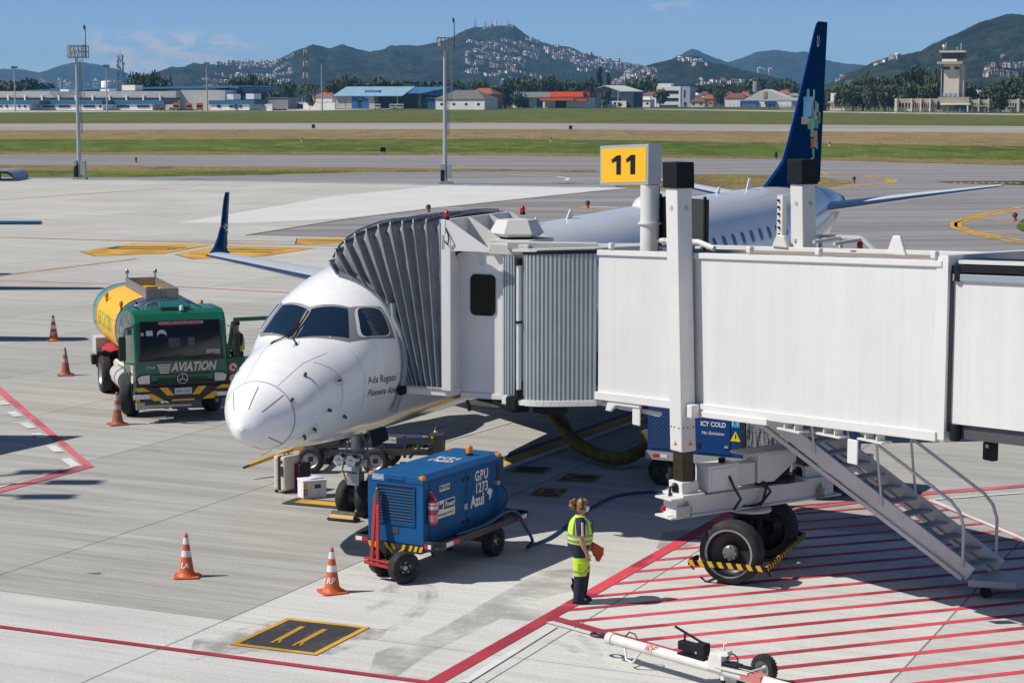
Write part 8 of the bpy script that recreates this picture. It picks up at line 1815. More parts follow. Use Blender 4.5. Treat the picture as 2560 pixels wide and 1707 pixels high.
mb=MB();mb.prism([(wx-.25,-.09,zb),(wx+.02,-.09,zb),(wx+.02,-.09,zb+.22),(wx-.18,-.09,zb+.24)],(0,.18,0));mb.bar((wx-.1,0,zb+.2),(wx+.10,0,zb+.26),.10,.06);mb.tube([(wx-.06,.06,zb+.25),(wx-.08,.08,zb+.34),(wx-.02,.08,zb+.36)],.014,6);mb.build('wheel_bracket',BARW,tow,bevel=.01);MB().cyl((T1.x,T1.y,.20),(T2.x,T2.y,.20),.022,n=10).build('axle',BARW,tow);MB().bar((wx,0,.2),(wx-.05,0,zb+.2),.08,.06).build('swing_arm',BARW,tow)
for T_ in (T1,T2): wheel(tow,(T_.x,T_.y,.20),(0,1,0),.20,.115,BARW if T_ is T1 else GEARM,tread=26)
print('TOW',T1,T2)
MB().box(wx+.35,wx+.7,-.085,.085,zb-.02,zb+.085).build('red_patch',mat('faded_red',(.55,.18,.16),.6),tow)
# ================================================================= CONES
CONEO=mat('cone_orange',(.60,.115,.035),.5,var=.15,scale=8);CONEB=mat('cone_faded',(.36,.10,.05),.6,var=.2,scale=8);CWHT=mat('cone_white',(.74,.73,.70),.45,var=.08,scale=9);CGRY=mat('cone_grey',(.36,.37,.37),.5,var=.15,scale=9)
def cone(label,gpt,h,body,band,rz=0.3,mark=None):
    c=thing('traffic_cone',label,'traffic cone',gpt,rz,'traffic cones around the aircraft');k=h/.74
    r=lambda z: (.135-.108*(z/.74))
    mb=MB();sq=[(x,y) for x,y in rrect(.42,.42,.05,4)];mb.prism([(x*k,y*k,0) for x,y in sq],(0,0,.03*k));mb.build('base',body,c,bevel=.006)
    MB().lathe([((r(0)+.035)*k,.03*k),((r(.03)+.004)*k,.07*k),(r(.10)*k,.10*k),(r(.70)*k,.70*k),(.022*k,.74*k),(.012*k,.74*k),(.012*k,.70*k)],28).build('body',body,c)
    for z0,z1 in ((.56,.69-.02),(.35,.455)): MB().lathe([((r(z0)+.002)*k,z0*k),((r(z1)+.002)*k,z1*k)],28).build('band',band,c)
    if mark:
        vs,fs=text_mesh(mark,.13,.004,.2);mb=MB();mb.add([((r(.2+b)+.003)*k*math.cos(-1.75-rz+a/.11),(r(.2+b)+.003)*k*math.sin(-1.75-rz+a/.11),(.21+b)*k) for a,b in vs],fs);mb.build('painted_mark',CWHT,c)
    return c
cone('clean orange cone with white bands marked RP, right of the other near cone',g(830.5,1480),.74,CONEO,CWHT,.45,'RP');cone('orange cone with white bands scrawled in white, standing left of the power unit',g(467,1441),.74,CONEO,CWHT,.1,'LA')
cone('faded orange cone in front of the tanker truck front wheel',g(294,1061),.80,CONEB,CGRY,.5);cone('faded orange cone left of the tanker truck rear wheel',g(164,938),.80,CONEB,CGRY,.2);cone('farthest orange cone with clean white bands, left of the tanker barrel',g(134.5,851.5),.84,CONEO,CWHT,.3,'RP');cone('dark cone showing behind the roof of the blue power unit',g(1090,1146),.70,mat('cone_dark',(.10,.05,.04),.6),CWHT,.2)
# ================================================================= LUGGAGE BY THE NOSE WHEEL
CREAMS=mat('cream_plastic',(.60,.53,.43),.4,var=.05,scale=6);BLKS=mat('black_fabric',(.014,.015,.018),.7);PNK=mat('magenta_piping',(.50,.02,.20),.5)
su_=thing('suitcase','tall cream hard shell suitcase standing upright near the nose wheel','suitcase',g(717,1228.5),R(-38))
for x0,x1 in ((-.16,-.03),(.03,.16)):
    MB().box(x0,x1,-.22,.22,.05,.76).build('shell',CREAMS,su_,bevel=.045)
mb=MB()
for k in range(16): z=.12+.036*k;mb.box(-.166,-.155,-.17,.17,z,z+.016)
mb.build('shell_ribs',CREAMS,su_);MB().box(-.034,.034,-.225,.225,.06,.755).build('zip_gusset',BLKS,su_,bevel=.02);MB().box(.05,.12,-.235,-.215,.36,.56).build('side_handle',BLKS,su_,bevel=.008);MB().box(.04,.10,-.235,-.22,.62,.68).build('lock',BLKS,su_,bevel=.005);MB().tube([(-.06,0,.75),(-.06,0,.80),(.06,0,.80),(.06,0,.75)],.014,6).build('top_handle',BLKS,su_)
for x in (-.12,.12):
    for y in (-.17,.17): MB().lathe([(.001,-.02),(.035,-.02),(.035,.02),(.001,.02)],12,(x,y,.035),(1,0,0)).build('castor',BLKS,su_)
s2=thing('suitcase','black fabric suitcase with magenta piping behind the cream one','suitcase',g(752,1226),R(-30));MB().box(-.13,.13,-.19,.19,.04,.58).build('shell',BLKS,s2,bevel=.03)
for x in (-.10,.0,.10): MB().bar((x,-.195,.07),(x,-.195,.56),.014,.012).build('piping',PNK,s2)
MB().tube([(-.08,-.05,.57),(-.05,-.05,.64),(.06,-.05,.64),(.08,-.05,.57)],.014,6).build('top_handle',PNK,s2);MB().box(-.12,.02,-.21,-.17,.0,.07).build('castor',PNK,s2,bevel=.01);tg=MB().box(-.19,-.10,-.10,-.07,.50,.56).build('luggage_tag',mat('tag_orange',(.8,.12,.02),.5),s2)
FOAM=mat('foam_white',(.72,.70,.74),.7,var=.05,scale=10);bx=thing('cool_box','white polystyrene cool box covered with labels beside the suitcases','box',g(784,1241),R(24))
MB().box(-.27,.22,-.17,.2,0,.33).build('box_body',FOAM,bx,bevel=.012);MB().box(-.28,.23,-.18,.21,.33,.37).build('lid',FOAM,bx,bevel=.015);cl_=MB();rows=[]
random.seed(9)
for i in range(5): rows.append([(-.12+.07*j+random.uniform(-.01,.01),-.1+.06*i+random.uniform(-.01,.01),.375+.05*math.sin(math.pi*j/5)*math.sin(math.pi*(i+.3)/4.6)+random.uniform(0,.012)) for j in range(6)])
cl_.grid(rows);cl_.build('crumpled_wrap',mat('pale_lilac_plastic',(.62,.60,.72),.4),bx)
for x0,x1,z0,z1,c in ((-.26,-.19,.22,.31,(.62,.50,.03)),(-.26,-.18,.08,.20,(.50,.03,.05)),(-.03,.10,.20,.28,(.02,.06,.12)),(.0,.07,.04,.16,(.62,.62,.62)),(-.12,-.04,.20,.29,(.64,.63,.66))): MB().box(x0,x1,-.174,-.169,z0,z1).build('label',mat('box_label_%d' % int(c[0]*100+c[2]*30),c,.5),bx)
for x,z in ((-.22,.12),(-.22,.16)): MB().box(x-.02,x+.02,-.177,-.173,z-.012,z+.012).build('label_mark',CWHT,bx)
MB().box(.218,.222,-.08,.02,.2,.3).build('label',mat('box_label_pink',(.55,.2,.2),.5),bx)
ck=thing('wheel_chock','low wheel chock with a yellow stripe in front of the nose wheel','wheel chock',AO+AA*(GX-.52),R(-24));L_c=.26
mb=MB();mb.tube([(x*(L_c+.03),y*.10,.03+.05*0) for x,y in [(-1,-1),(1,-1),(1.08,0),(1,1),(-1,1),(-1.08,0),(-1,-1)]],.020,8);mb.build('rope_frame',BLKS,ck);MB().prism([(-L_c,-.10,.03),(-L_c,.10,.03),(-L_c,.06,.17),(-L_c,-.02,.17)],(2*L_c,0,0)).build('chock_block',mat('rubber_chock',(.10,.09,.07),.7,var=.4,scale=12),ck,bevel=.01);MB().prism([(-L_c+.01,-.090,.06),(-L_c+.01,-.066,.10+.02),(-L_c+.01,-.078,.125),(-L_c+.01,-.104,.06)],(2*L_c-.02,0,0)).build('yellow_stripe',mat('cream_yellow',(.62,.42,.12),.5),ck)
# ================================================================= PEOPLE
SKIN=mat('skin',(.50,.27,.18),.5,var=.05,scale=10);HAIR=mat('light_brown_hair',(.24,.125,.045),.5,var=.4,scale=30,stretch=(1,1,4));LIME=mat('lime_cloth',(.52,.80,.03),.65,var=.07,scale=9,bump=.25,bscale=14);NAVYC=mat('navy_cloth',(.010,.016,.045),.75,var=.2,scale=9,bump=.25,bscale=14);BAND=mat('reflective_tape',(.25,.26,.25),.4);BAND2=mat('pale_tape',(.50,.52,.47),.45)
def loft(mb,secs,n=20,cap=True):
    rows=[[(x+rx*math.cos(t),y+ry*math.sin(t),z) for t in [2*math.pi*k/n for k in range(n)]] for x,y,z,rx,ry in secs]
    mb.grid(rows,0,True,True)
    if cap: mb.face(rows[0][::-1]);mb.face(rows[-1])
    return mb
def skin_body(edges,pts,parent,name='body',m=SKIN):
    me=bpy.data.meshes.new(name);idx={k: i for i,k in enumerate(pts)}
    me.from_pydata([p[:3] for p in pts.values()],[(idx[a],idx[b]) for a,b in edges],[]);o=bpy.data.objects.new(name,me);COL.objects.link(o);o.parent=parent;me.materials.append(m)
    md=o.modifiers.new('skin','SKIN');md.use_smooth_shade=True
    for i,p in enumerate(pts.values()):
        sv_=me.skin_vertices[0].data[i];r=p[3];sv_.radius=r if isinstance(r,tuple) else (r,r);sv_.use_root=(i == 0)
    ss=o.modifiers.new('subsurf','SUBSURF');ss.levels=2;ss.render_levels=2
    return o
def hand(pts,edges,pre,wrist,d,palm_n,curl=.5,s=1.0):
    """palm and five fingers hung on joint `wrist`; d points from wrist to knuckles, palm_n out of the palm"""
    w=Vector(pts[wrist][:3]);d=Vector(d).normalized();pn=Vector(palm_n).normalized();side=d.cross(pn).normalized()
    pts[pre+'palm']=(*(w+d*.055*s),.026*s);edges.append((wrist,pre+'palm'))
    for i,(off,ln) in enumerate(((.028,.072),(.009,.082),(-.010,.076),(-.028,.060))):
        k0=w+d*.085*s+side*off*s;pts[f'{pre}k{i}']=(*k0,.0115*s);edges.append((pre+'palm',f'{pre}k{i}'));prev=f'{pre}k{i}';q=k0;a=curl*.5
        for j,f in enumerate((.45,.32,.23)):
            dd=d*math.cos(a)+pn*math.sin(a);q=q+dd*ln*f*s;nm=f'{pre}f{i}{j}';pts[nm]=(*q,(.0095,.0088,.0075)[j]*s);edges.append((prev,nm));prev=nm;a += curl
    t0=w+d*.03*s+side*.030*s;pts[pre+'t0']=(*t0,.013*s);edges.append((pre+'palm',pre+'t0'))
    t1=t0+(d*.7+side*.5+pn*.4).normalized()*.035*s;t2=t1+(d*.9+side*.1+pn*.4).normalized()*.028*s
    pts[pre+'t1']=(*t1,.0105*s);pts[pre+'t2']=(*t2,.009*s);edges += [(pre+'t0',pre+'t1'),(pre+'t1',pre+'t2')]
pr=thing('person','ground worker in lime vest, face mask and ear defenders standing on the red line','person',g(1449,1505),R(4))
# faces +x; our side is -y (her right arm)
pts={'pelvis': (0,0,.90,(.13,.15)),'waist': (0,0,1.05,(.13,.15)),'chest': (-.01,0,1.24,(.12,.155)),'neck0': (.0,0,1.375,(.065,.07)),'neck': (.02,0,1.43,.052),'jaw': (.045,0,1.485,(.062,.060)),'head': (.035,0,1.555,(.092,.076)),'crown': (.025,0,1.61,(.075,.066)),
       'shR': (-.01,-.165,1.325,.062),'elR': (-.005,-.215,1.075,.048),'fmR': (.035,-.215,.95,.043),'wrR': (.085,-.205,.835,.030),'shL': (-.01,.165,1.325,.062),'elL': (.02,.205,1.09,.046),'wrL': (.15,.19,.90,.029),
       'hipR': (-.01,-.085,.84,.095),'knR': (.0,-.095,.48,.062),'anR': (-.03,-.095,.10,.042),'toeR': (.11,-.105,.045,.035),'hipL': (.02,.085,.84,.095),'knL': (.07,.09,.49,.062),'anL': (.03,.09,.10,.042),'toeL': (.17,.10,.045,.035)}
ed=[('pelvis','waist'),('waist','chest'),('chest','neck0'),('neck0','neck'),('neck','jaw'),('jaw','head'),('head','crown'),('chest','shR'),('shR','elR'),('elR','fmR'),('fmR','wrR'),('chest','shL'),('shL','elL'),('elL','wrL'),('pelvis','hipR'),('hipR','knR'),('knR','anR'),('anR','toeR'),('pelvis','hipL'),('hipL','knL'),('knL','anL'),('anL','toeL')]
hand(pts,ed,'R','wrR',(.30,.05,-1),(.25,1,0),.55);hand(pts,ed,'L','wrL',(.55,0,-.8),(0,-1,0),.9)
BODY=skin_body(ed,pts,pr)
MB().lathe([(.001,-.012),(.012,-.004),(.014,.008),(.001,.022)],10,(.128,0,1.545),(.6,0,-.7)).build('nose',SKIN,pr)
for y in (-.032,.032): MB().lathe([(.001,-.004),(.012,0),(.001,.006)],10,(.112,y,1.566),(1,0,0)).build('eye',mat('eye_dark',(.03,.02,.015),.3),pr);MB().bar((.115,y-.018,1.586),(.115,y+.018,1.588),.008,.006).build('eyebrow',HAIR,pr)
# hair cap and bun
mb=MB();rows=[]
for i in range(9):
    a=math.pi*.5*i/8;row=[]
    for k in range(24):
        t=2*math.pi*k/24;lowz=1.60 if math.cos(t) > .35 else (1.54 if math.cos(t) > -.2 else 1.475);z=1.655-(1.655-lowz)*(1-math.cos(a)) if False else lowz+(1.668-lowz)*math.cos(a)
        r=math.sin(a)**.75;row.append((.022+.104*r*math.cos(t)+(.006 if k % 2 else 0),.088*r*math.sin(t),z+(.004 if k % 3 else 0)))
    rows.append(row)
mb.grid(rows,0,True,True);mb.build('hair',HAIR,pr)
mb=MB();rs=random.Random(3)
for k in range(16): c=Vector((-.115+rs.uniform(-.035,.03),rs.uniform(-.035,.035),1.585+rs.uniform(-.075,.06)));r=rs.uniform(.022,.036);mb.lathe([(.001,-r),(r*.8,-r*.6),(r,0),(r*.8,r*.6),(.001,r)],8,c,(rs.uniform(-1,1),rs.uniform(-1,1),rs.uniform(-1,1)))
mb.build('hair_bun',HAIR,pr)
for sg in (-1,1): MB().lathe([(.001,.0),(.030,.0),(.040,.012),(.038,.034),(.022,.046),(.001,.046)],16,(.025,sg*.078,1.535),(0,sg,0)).build('ear_defender',mat('defender_black',(.03,.032,.036),.35),pr)
MB().tube([(.022,.108*math.cos(t),1.55+.128*math.sin(t)) for t in [math.pi*k/14 for k in range(15)]],.013,8).build('headband',mat('defender_black'),pr)
mb=MB();mb.grid([[(.062+.066*math.cos(t)*f+.008,.070*math.sin(t)*f2,z) for t in [-1.35+2.7*k/14 for k in range(15)]] for z,f,f2 in ((1.548,.90,.85),(1.525,1.15,.98),(1.50,1.2,.98),(1.475,1.02,.92),(1.455,.72,.80))]);mb.build('face_mask',mat('mask_white',(.72,.71,.68),.6),pr)
for sg in (-1,1): MB().tube([(.10,sg*.066,1.535),(.04,sg*.082,1.545)],.003,5).build('mask_loop',mat('mask_white'),pr)
# shirt, vest, trousers, boots
mb=MB();loft(mb,[(-.02,0,.86,.165,.185),(-.02,0,.95,.178,.198),(-.015,0,1.02,.165,.185)]);mb.build('shirt_tail',NAVYC,pr)
vest=[(-.005,0,.955,.186,.196),(.005,0,1.03,.20,.21),(.01,0,1.12,.202,.21),(.01,0,1.20,.196,.21),(0,0,1.28,.168,.205),(-.008,0,1.335,.125,.195),(-.005,0,1.375,.088,.13),(0,0,1.405,.068,.085)]
mb=MB();loft(mb,vest,28);VEST=mb.build('safety_vest',LIME,pr)
def vring(z0,z1,m=BAND):
    rows=[]
    for z in (z0,z1):
        for a,b in zip(vest,vest[1:]):
            if a[2] <= z <= b[2]: f=(z-a[2])/(b[2]-a[2]);x,rx,ry=a[0]+(b[0]-a[0])*f,a[3]+(b[3]-a[3])*f,a[4]+(b[4]-a[4])*f
        rows.append([(x+(rx+.003)*math.cos(t),(ry+.003)*math.sin(t),z) for t in [2*math.pi*k/28 for k in range(28)]])
    MB().grid(rows,0,True,True).build('vest_band',m,VEST)
vring(.998,1.036);vring(1.080,1.122)
for sg in (-1,1):
    for x0,x1 in ((-.085,-.05),(.075,.055)):
        mb=MB();P=[]
        for z,f in ((1.12,1.0),(1.2,1.0),(1.28,.93),(1.335,.8),(1.385,.55)):
            for a,b in zip(vest,vest[1:]):
                if a[2] <= z <= b[2]: u=(z-a[2])/(b[2]-a[2]);rx,ry=a[3]+(b[3]-a[3])*u,a[4]+(b[4]-a[4])*u
            xx=x0*f*1.3;yy=sg*(ry+.004)*math.sqrt(max(.05,1-(xx/(rx+.004))**2));P.append([(xx-.020,yy+sg*.002,z),(xx+.020,yy+sg*.002,z)])
        mb.grid(P);mb.build('vest_band',BAND,VEST)
    sh=Vector((-.01,sg*.150,1.335));el=Vector((-.005,sg*.212,1.125)) if sg < 0 else Vector((.015,.205,1.13));mb=MB();mb.tube([sh+Vector((0,-sg*.02,.025)),sh+Vector((0,sg*.02,-.02)),sh.lerp(el,.5)+Vector((0,sg*.008,0)),el],[.075,.082,.075,.070],16);mb.build('sleeve',NAVYC,pr)
    mb=MB();mb.tube([sh+Vector((.018,sg*.085,-.0)),sh.lerp(el,.5)+Vector((.018,sg*.072,0)),el+Vector((.018,sg*.062,.0))],.022,8);mb.build('sleeve_band',BAND2,pr)
def leg(nm,hip,kn,an,m0):
    hip,kn,an=Vector(hip),Vector(kn),Vector(an);seg=lambda a,b,r0,r1,m,name: MB().tube([a,a.lerp(b,.5),b],[r0,(r0+r1)/2+.004,r1],18).build(name,m,pr)
    k1=hip.lerp(kn,.32);k2=hip.lerp(kn,1.0)+Vector((0,0,-.02));seg(hip+Vector((-.01,0,.05)),k1,.118,.112,NAVYC,'trouser_top');L__=seg(k1,k2,.116,.102,LIME,'trouser_knee');seg(k2+Vector((0,0,.01)),an+Vector((0,0,-.03)),.096,.080,NAVYC,'trouser_leg')
    b0=hip.lerp(kn,.82);b1=hip.lerp(kn,.92);MB().tube([b0,b1],[.109,.107],18).build('trouser_band',BAND,L__)
    MB().box(-.05,.06,-.015,.0,-.10,.05).build('pocket',LIME,L__).location=hip.lerp(kn,.62)+Vector((0,-.108 if hip.y < 0 else .12,0))
leg('R',(-.01,-.085,.88),(.0,-.095,.48),(-.03,-.095,.08),0);leg('L',(.02,.085,.88),(.075,.09,.49),(.03,.09,.08),0)
for (x,y) in ((-.03,-.095),(.03,.09)): mb=MB();loft(mb,[(x+.04,y,0,.135,.052),(x+.04,y,.03,.138,.054),(x+.03,y,.07,.118,.05),(x+.0,y,.11,.075,.048),(x-.01,y,.15,.065,.05)],18);mb.build('shoe',mat('black_shoe',(.012,.012,.013),.5),pr)
MB().prism([(-.10,-.06,.15),(-.15,-.06,.28),(-.09,-.06,.26),(-.14,-.06,.42),(-.08,-.06,.38)],(0,.02,0)).build('trouser_flap',NAVYC,pr);MB().box(.165,.20,-.12,-.06,1.13,1.27).build('radio',mat('defender_black'),pr,bevel=.01);MB().cyl((.19,-.09,1.27),(.195,-.09,1.35),.006,n=6).build('radio_aerial',mat('defender_black'),pr)
MB().tube([(.07,-.10,1.39),(.13,-.07,1.28),(.18,-.05,1.18)],.006,6).build('lanyard',NAVYC,pr)
pd=thing('signal_flag','folded orange red signal flag held in the left hand of the ground worker','signal flag',pr.location,R(4));mb=MB()
for k,(a,c) in enumerate((((.17,.20,.96),0),((.19,.175,.93),.03),((.21,.15,.91),.06))): a=Vector(a);mb.prism([a,a+Vector((.22-c*.5,-.02,-.13+c)),a+Vector((.23-c,-.02,-.24+c)),a+Vector((.12,0,-.36+c)),a+Vector((.02,0,-.12))],(0,.004,0))
mb.build('flag_cloth',mat('flag_orange',(.58,.075,.02),.6,var=.12,scale=10,bump=.3,bscale=8),pd);MB().cyl((.14,.19,1.0),(.24,.18,.70),.008,n=8).build('flag_stick',GREYP,pd)
# second worker at the truck door
q0=o_+Vector((math.cos(-.345+.69)*0,0,0));p2loc=tr.matrix_basis @ Vector((0,0,0));R2=Matrix.Rotation(rz,4,'Z');p2w=Vector(o_)+R2 @ Vector((1.52,.70,.62));MB().box(1.15,1.75,.5,.95,.55,.62).build('cab_step',BLKPL,tr)
p2=thing('person','worker in a lime vest half hidden behind the open door of the fuel truck','person',p2w,rz+R(200))
pts={'pelvis': (0,0,.92,(.12,.14)),'chest': (0,0,1.28,(.12,.16)),'neck': (0,0,1.47,.05),'head': (.02,0,1.60,(.095,.08)),'crown': (.02,0,1.67,.07),'shR': (0,-.17,1.37,.06),'elR': (.05,-.22,1.12,.045),'wrR': (.22,-.18,1.10,.03),'shL': (0,.17,1.37,.06),'elL': (.05,.22,1.12,.045),'wrL': (.22,.18,1.10,.03),'hipR': (0,-.09,.86,.09),'knR': (0,-.1,.48,.06),'anR': (0,-.1,.08,.045),'hipL': (0,.09,.86,.09),'knL': (0,.1,.48,.06),'anL': (0,.1,.08,.045)}
ed=[('pelvis','chest'),('chest','neck'),('neck','head'),('head','crown'),('chest','shR'),('shR','elR'),('elR','wrR'),('chest','shL'),('shL','elL'),('elL','wrL'),('pelvis','hipR'),('hipR','knR'),('knR','anR'),('pelvis','hipL'),('hipL','knL'),('knL','anL')]
hand(pts,ed,'R','wrR',(1,0,-.1),(0,0,-1),.5);hand(pts,ed,'L','wrL',(1,0,-.1),(0,0,-1),.5);skin_body(ed,pts,p2)
mb=MB();loft(mb,[(x,y,z+.04,rx,ry) for x,y,z,rx,ry in vest],24);mb.build('safety_vest',LIME,p2);mb=MB();loft(mb,[(0,-.1,.05,.09,.09),(0,-.1,.5,.10,.10),(0,-.07,.95,.13,.12)]);loft(mb,[(0,.1,.05,.09,.09),(0,.1,.5,.10,.10),(0,.07,.95,.13,.12)]);mb.build('trousers',NAVYC,p2);MB().lathe([(.10,1.62),(.098,1.68),(.06,1.73),(.001,1.745)],18,(.015,0,0)).build('hair',mat('dark_hair',(.02,.015,.012),.5),p2)
for sg in (-1,1):
    MB().tube([(0,sg*.15,1.40),(.03,sg*.21,1.22),(.06,sg*.22,1.12)],[.075,.07,.06],12).build('sleeve',NAVYC,p2);MB().cbox((.05,sg*.1,.04),(.27,.1,.08)).build('shoe',mat('black_shoe'),p2,bevel=.02)
# ================================================================= NEAR FLOODLIGHT MASTS
MASTG=mat('mast_grey',(.40,.44,.47),.45,.2,var=.05,scale=.5)
def near_mast(label,px,pyb,ytop,yaer,r,lamps,label_box):
    b=g(px,pyb);t_=thing('floodlight_mast',label,'light mast',b,0,'tall floodlight masts at the apron edge');Y=b.y;H_=atY(px,ytop,Y).z;Ha=atY(px,yaer,Y).z;s=Y/FPX
    MB().cyl((0,0,0),(0,0,H_),r*1.15,r*.72,16).build('pole',MASTG,t_)
    mb=MB();x0,x1=-18*s,28*s;zt_=H_+28*s
    for z in (H_,H_+14*s,zt_):
        for y in (-.5,.5): mb.bar((x0,y,z),(x1 if z > H_+1 or True else x1,y,z),.09,.09)
    for k in range(6):
        x=x0+(x1-x0)*k/5
        for y in (-.5,.5): mb.bar((x,y,H_),(x,y,zt_),.07,.07)
    mb.box(x0,x1,-.5,.5,H_-.06,H_);mb.build('platform',mat('dark_galvanised',(.20,.215,.23),.5,.4),t_)
    mb=MB()
    for k in range(8): z0=H_+28*s*k/8
    mb.bar((x1-8*s,-.5,H_),(x1-8*s,-.5,zt_+2*s),.08,.08);mb.bar((x1,-.5,zt_+2*s),(x1-8*s,-.5,zt_+2*s),.08,.08);mb.build('cage',mat('dark_galvanised'),t_)
    for i,(lx_,tl) in enumerate(lamps):
        L_=MB();c=Vector((lx_*s,-.55,H_+14*s));e=Vector((-.35*tl,0,1)).normalized();u=Vector((1,0,.35*tl)).normalized();n=u.cross(e)
        a=[c+u*sx*3.6*s+e*sz*7*s for sx,sz in ((-1,-1),(1,-1),(1,1),(-1,1))];L_.prism(a,(0,.35,0));L_.build('flood_lamp',mat('lamp_housing',(.50,.50,.46),.4),t_,bevel=.03)
    mb=MB()
    for dx in (7*s,10.5*s): mb.bar((dx,0,4.5),(dx,0,H_-.2),.05,.05)
    for k in range(int((H_-5)/.55)): z=4.6+.55*k;mb.bar((7*s,0,z),(10.5*s,0,z),.04,.04)
    for k in range(14): z=5.5+(H_-6)*k/13;mb.bar((2*s,0,z),(8*s,0,z),.04,.05)
    mb.build('ladder',mat('dark_galvanised'),t_)
    mb=MB();mb.tube([(16*s,.2,4.5+H_*.35),(15.5*s,.2,H_*.6),(14*s,.2,H_+.2)],.025,5);mb.tube([(18*s,.2,8),(17.5*s,.2,H_*.7),(15*s,.2,H_)],.02,5);mb.build('safety_line',GREYP,t_)
    MB().cyl((x1-4*s,0,H_),(x1-4*s,0,Ha),.05,.03,6).cbox((x1-6.5*s,0,Ha-.1),(.14,.14,.4)).bar((x1-4*s,0,Ha-.4),(x1-7*s,0,Ha-.4),.05,.05).build('aerial',BLKPL,t_)
    for (x,z0,z1,w,m) in label_box: MB().box((x-w/2)*s,(x+w/2)*s,-.45,.15,z0*s,z1*s).build('cabinet',m,t_,bevel=.02)
    mb=MB()
    for k in range(4): mb.cyl(((-10+2.4*k)*s,-.2,0),((-10+2.4*k)*s,-.2,38*s),.05,n=6)
    mb.build('conduit',BLKPL,t_);MB().cbox((2*s,0,.12),(1.3,1.0,.24)).build('footing',CONCP,t_)
BOXG=mat('cabinet_grey',(.42,.43,.40),.5)
near_mast('tall grey floodlight mast at the left with three pale lamps',199,449,144,66,.19,((-16,1),(-6,.8),(5,.5)),((-8.5,34,48,7,BOXG),(-8,4,30,8,BLKPL),(11,12,47,12,BOXG)))
near_mast('tall grey floodlight mast in the middle with one pale lamp',1113,460,124,48,.19,((-13,.6),),((-7,35,50,14,BOXG),(11,14,50,10,BOXG)))
# taxiway sign boxes and edge markers
SGN=mat('sign_back',(.03,.035,.03),.6)
def sign_box(label,px,py,w,h,m=SGN):
    b=g(px,py);s=b.y/FPX;t_=thing('taxiway_sign',label,'sign',b,R(20),'taxiway signs on the grass');MB().box(-w/2*s,w/2*s,0,.3,.25,.25+h*s).build('panel',m,t_,bevel=.03)
    for x in (-w*.3*s,w*.3*s): MB().cyl((x,.15,0),(x,.15,.3),.06,n=6).build('leg',GREYP,t_)
sign_box('small dark sign box on the dry grass left of the middle mast',784,323,8,9);sign_box('small dark sign box on the dry grass right of the middle mast',1427,326,8,9);sign_box('dark square sign box beside the taxiway, between mast and gate sign',958,384,14,11);sign_box('dark sign box on the grass left of the tail fin',1941,400,6,14)
def marker(label,px,py,h,m,r=.14):
    b=g(px,py);s=b.y/FPX;t_=thing('edge_marker',label,'marker',b,0,'small taxiway edge markers');MB().cyl((0,0,0),(0,0,h*s),r,r*.8,8).build('post',m,t_);MB().lathe([(r*1.2,h*s),(r*1.2,h*s+.2),(.001,h*s+.3)],8).build('lamp',SGN,t_)
for lb,px,py,h,m in (('white edge marker on the green grass left of the middle mast',755,354,6,CWHT),('white edge marker on the green grass right of the gate sign',1378,355,6,CWHT),('white edge marker on the green grass right of the tail fin',2074,366,7,CWHT),('orange edge marker on the taxiway far left',340,407,8,CONEO),('orange taxiway marker behind the bridge left of the gate sign',1469,520,9,CONEO),('orange taxiway marker behind the canopy roof',1071,530,9,CONEO),('orange taxiway marker by the yellow curve right of the tail',2135,458,9,CONEO),('orange taxiway marker by the yellow loop at the right edge',2537,552,10,CONEO)): marker(lb,px,py,h,m)
# high wing light aircraft parked on the left: one wing tip reaches into the picture
LW=mat('light_aircraft_blue',(.02,.07,.20),.3,coat=.4);
def light_plane(label,tip,grp):
    t_=thing('light_aircraft',label,'light aircraft',(tip.x-8.0,tip.y,0),0,grp);z=tip.z;mb=MB()
    def wsec(x,c): return [(x,-c*.35,z-.02),(x,-c*.2,z+.08),(x,c*.1,z+.11),(x,c*.65,z),(x,c*.1,z-.05)]
    mb.grid([wsec(-7.8,1.0),wsec(-3,1.7),wsec(0,1.8),wsec(3,1.7),wsec(7.8,1.0),wsec(8.0,.45)],0,True,True);mb.face(wsec(8.0,.45));mb.face(wsec(-7.8,1.0));mb.build('wing',LW,t_)
    mb=MB();mb.grid([[(w*math.cos(t),y,zc+h*math.sin(t)) for t in [2*math.pi*k/20 for k in range(20)]] for y,w,h,zc in ((-3.2,.05,.05,1.5),(-3.0,.45,.45,1.5),(-1.4,.75,.75,1.65),(1.5,.8,.95,1.75),(4,.5,.6,1.8),(7.5,.12,.2,1.9))],0,True,True);mb.build('fuselage',WPAINT,t_)
    MB().prism([(-.04,6.2,2.0),(-.04,7.6,2.0),(-.04,8.0,4.2),(-.04,7.2,4.2)],(.08,0,0)).build('fin',LW,t_);MB().box(-2.9,2.9,6.6,7.5,2.05,2.12).build('tailplane',LW,t_)
    for x in (-1.5,1.5): MB().bar((x*.4,0,1.0),(x*2.2,.1,z-.05),.1,.05).build('strut',WPAINT,t_);MB().lathe([(.001,-.09),(.28,-.09),(.28,.09),(.001,.09)],18,(x,.4,.28),(1,0,0)).build('wheel',TYRE,t_);MB().bar((x*.3,.4,1.1),(x,.4,.3),.1,.1).build('gear_leg',WPAINT,t_)
    MB().lathe([(.001,-.09),(.25,-.09),(.25,.09),(.001,.09)],18,(0,-2.4,.25),(1,0,0)).build('wheel',TYRE,t_)
tp=ray(103,559);tt=81.5/tp.y;light_plane('blue high wing light aircraft at the left edge, only its thin wing tip showing',EYE+tp*tt,None)
light_plane('unseen blue high wing light aircraft added beyond the left edge to cast a shadow strip',Vector((-16.95,64.0,3.3)),None)  # second aircraft, out of view, added so its wing casts a shadow strip
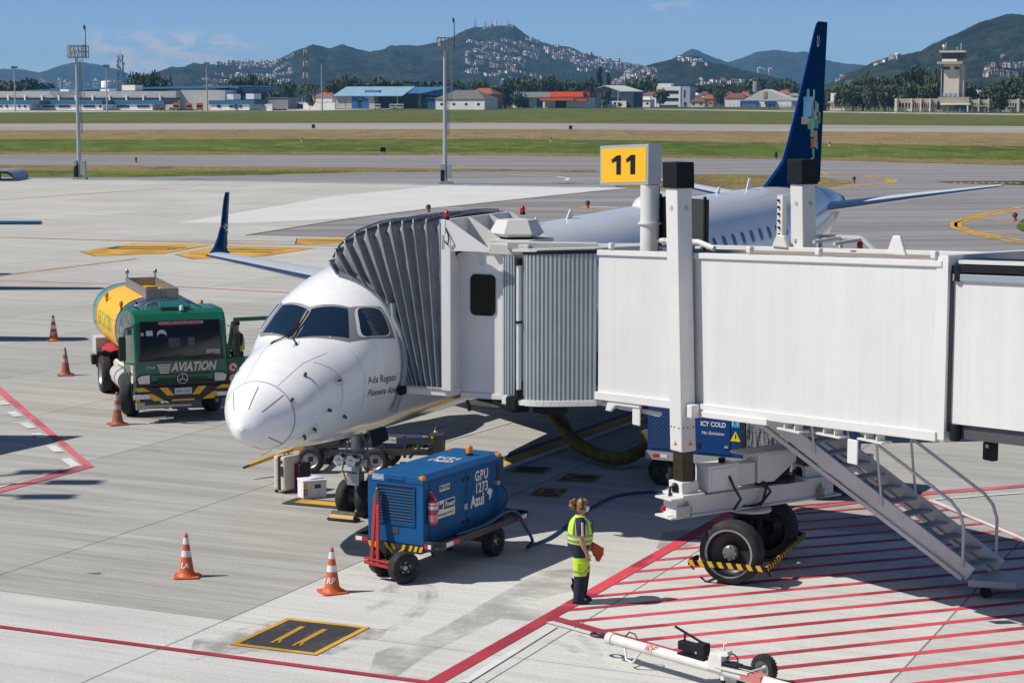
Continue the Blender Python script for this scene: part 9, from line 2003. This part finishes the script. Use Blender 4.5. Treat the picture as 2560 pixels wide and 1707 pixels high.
# unseen boarding bridge added as shadow caster; lamp mast known by its shadow
nb2=thing('boarding_bridge','unseen white boarding bridge added beyond the left edge to cast a wedge shadow','boarding bridge',(-16.2,45.0,0),R(0));MB().prism([(-14,-1.2,5.2),(-.5,-3.6,5.2),(1.5,.15,5.2),(-14,1.0,5.2)],(0,0,-2.6)).build('tunnel',BWP,nb2);MB().box(-9,-8.4,-1.5,-.9,0,3).build('lifting_column',BWP,nb2)
nm=thing('lamp_mast','apron lamp mast with splayed arms beyond the left edge','light mast',(-27,37.5,0));MB().cyl((0,0,0),(0,0,17),.22,.14,12).build('pole',MASTG,nm);mb=MB()
for a,l in ((.2,2.2),(.9,2.0),(-.5,2.2),(2.4,1.6),(-1.6,1.8)): mb.bar((0,0,15.5),(l*math.cos(a),l*math.sin(a),17.6),.12,.12);mb.cbox((l*math.cos(a),l*math.sin(a),17.7),(.9,.5,.3))
mb.build('lamp_arms',MASTG,nm)
# curved metal shelter roof at the left edge
sr=thing('bus_shelter','low shelter with a curved metal roof at the left edge beside the apron grass','shelter',g(-10,450));s=sr.location.y/FPX;mb=MB();rows=[[(x*s,y,z*s) for x,z in ((-60,22),(0,25),(30,26),(48,25),(58,18),(64,8))] for y in (-3,3)];mb.grid(rows);mb.grid([[(x,y,z-.25) for x,y,z in r] for r in rows]);mb.build('roof',mat('roof_metal',(.45,.46,.44),.35,.5),sr)
for x in (-40,10,60): MB().cyl((x*s,0,0),(x*s,0,20*s if x < 50 else 10*s),.12,n=8).build('leg',GREYP,sr)
# ================================================================= HAZE
mb=MB();mb.box(-9000,9000,-250,15500,-1.5,340)
hz=bpy.data.materials.new('haze_air');hz.use_nodes=True;nt=hz.node_tree;nt.nodes.clear()
pv=nt.nodes.new('ShaderNodeVolumePrincipled');pv.inputs['Color'].default_value=(0.26,0.58,1.0,1);pv.inputs['Density'].default_value=6.0e-5;pv.inputs['Anisotropy'].default_value=0.0
mo=nt.nodes.new('ShaderNodeOutputMaterial');nt.links.new(pv.outputs[0],mo.inputs['Volume'])
o=mb.build('haze',hz);structure(o,'stuff')
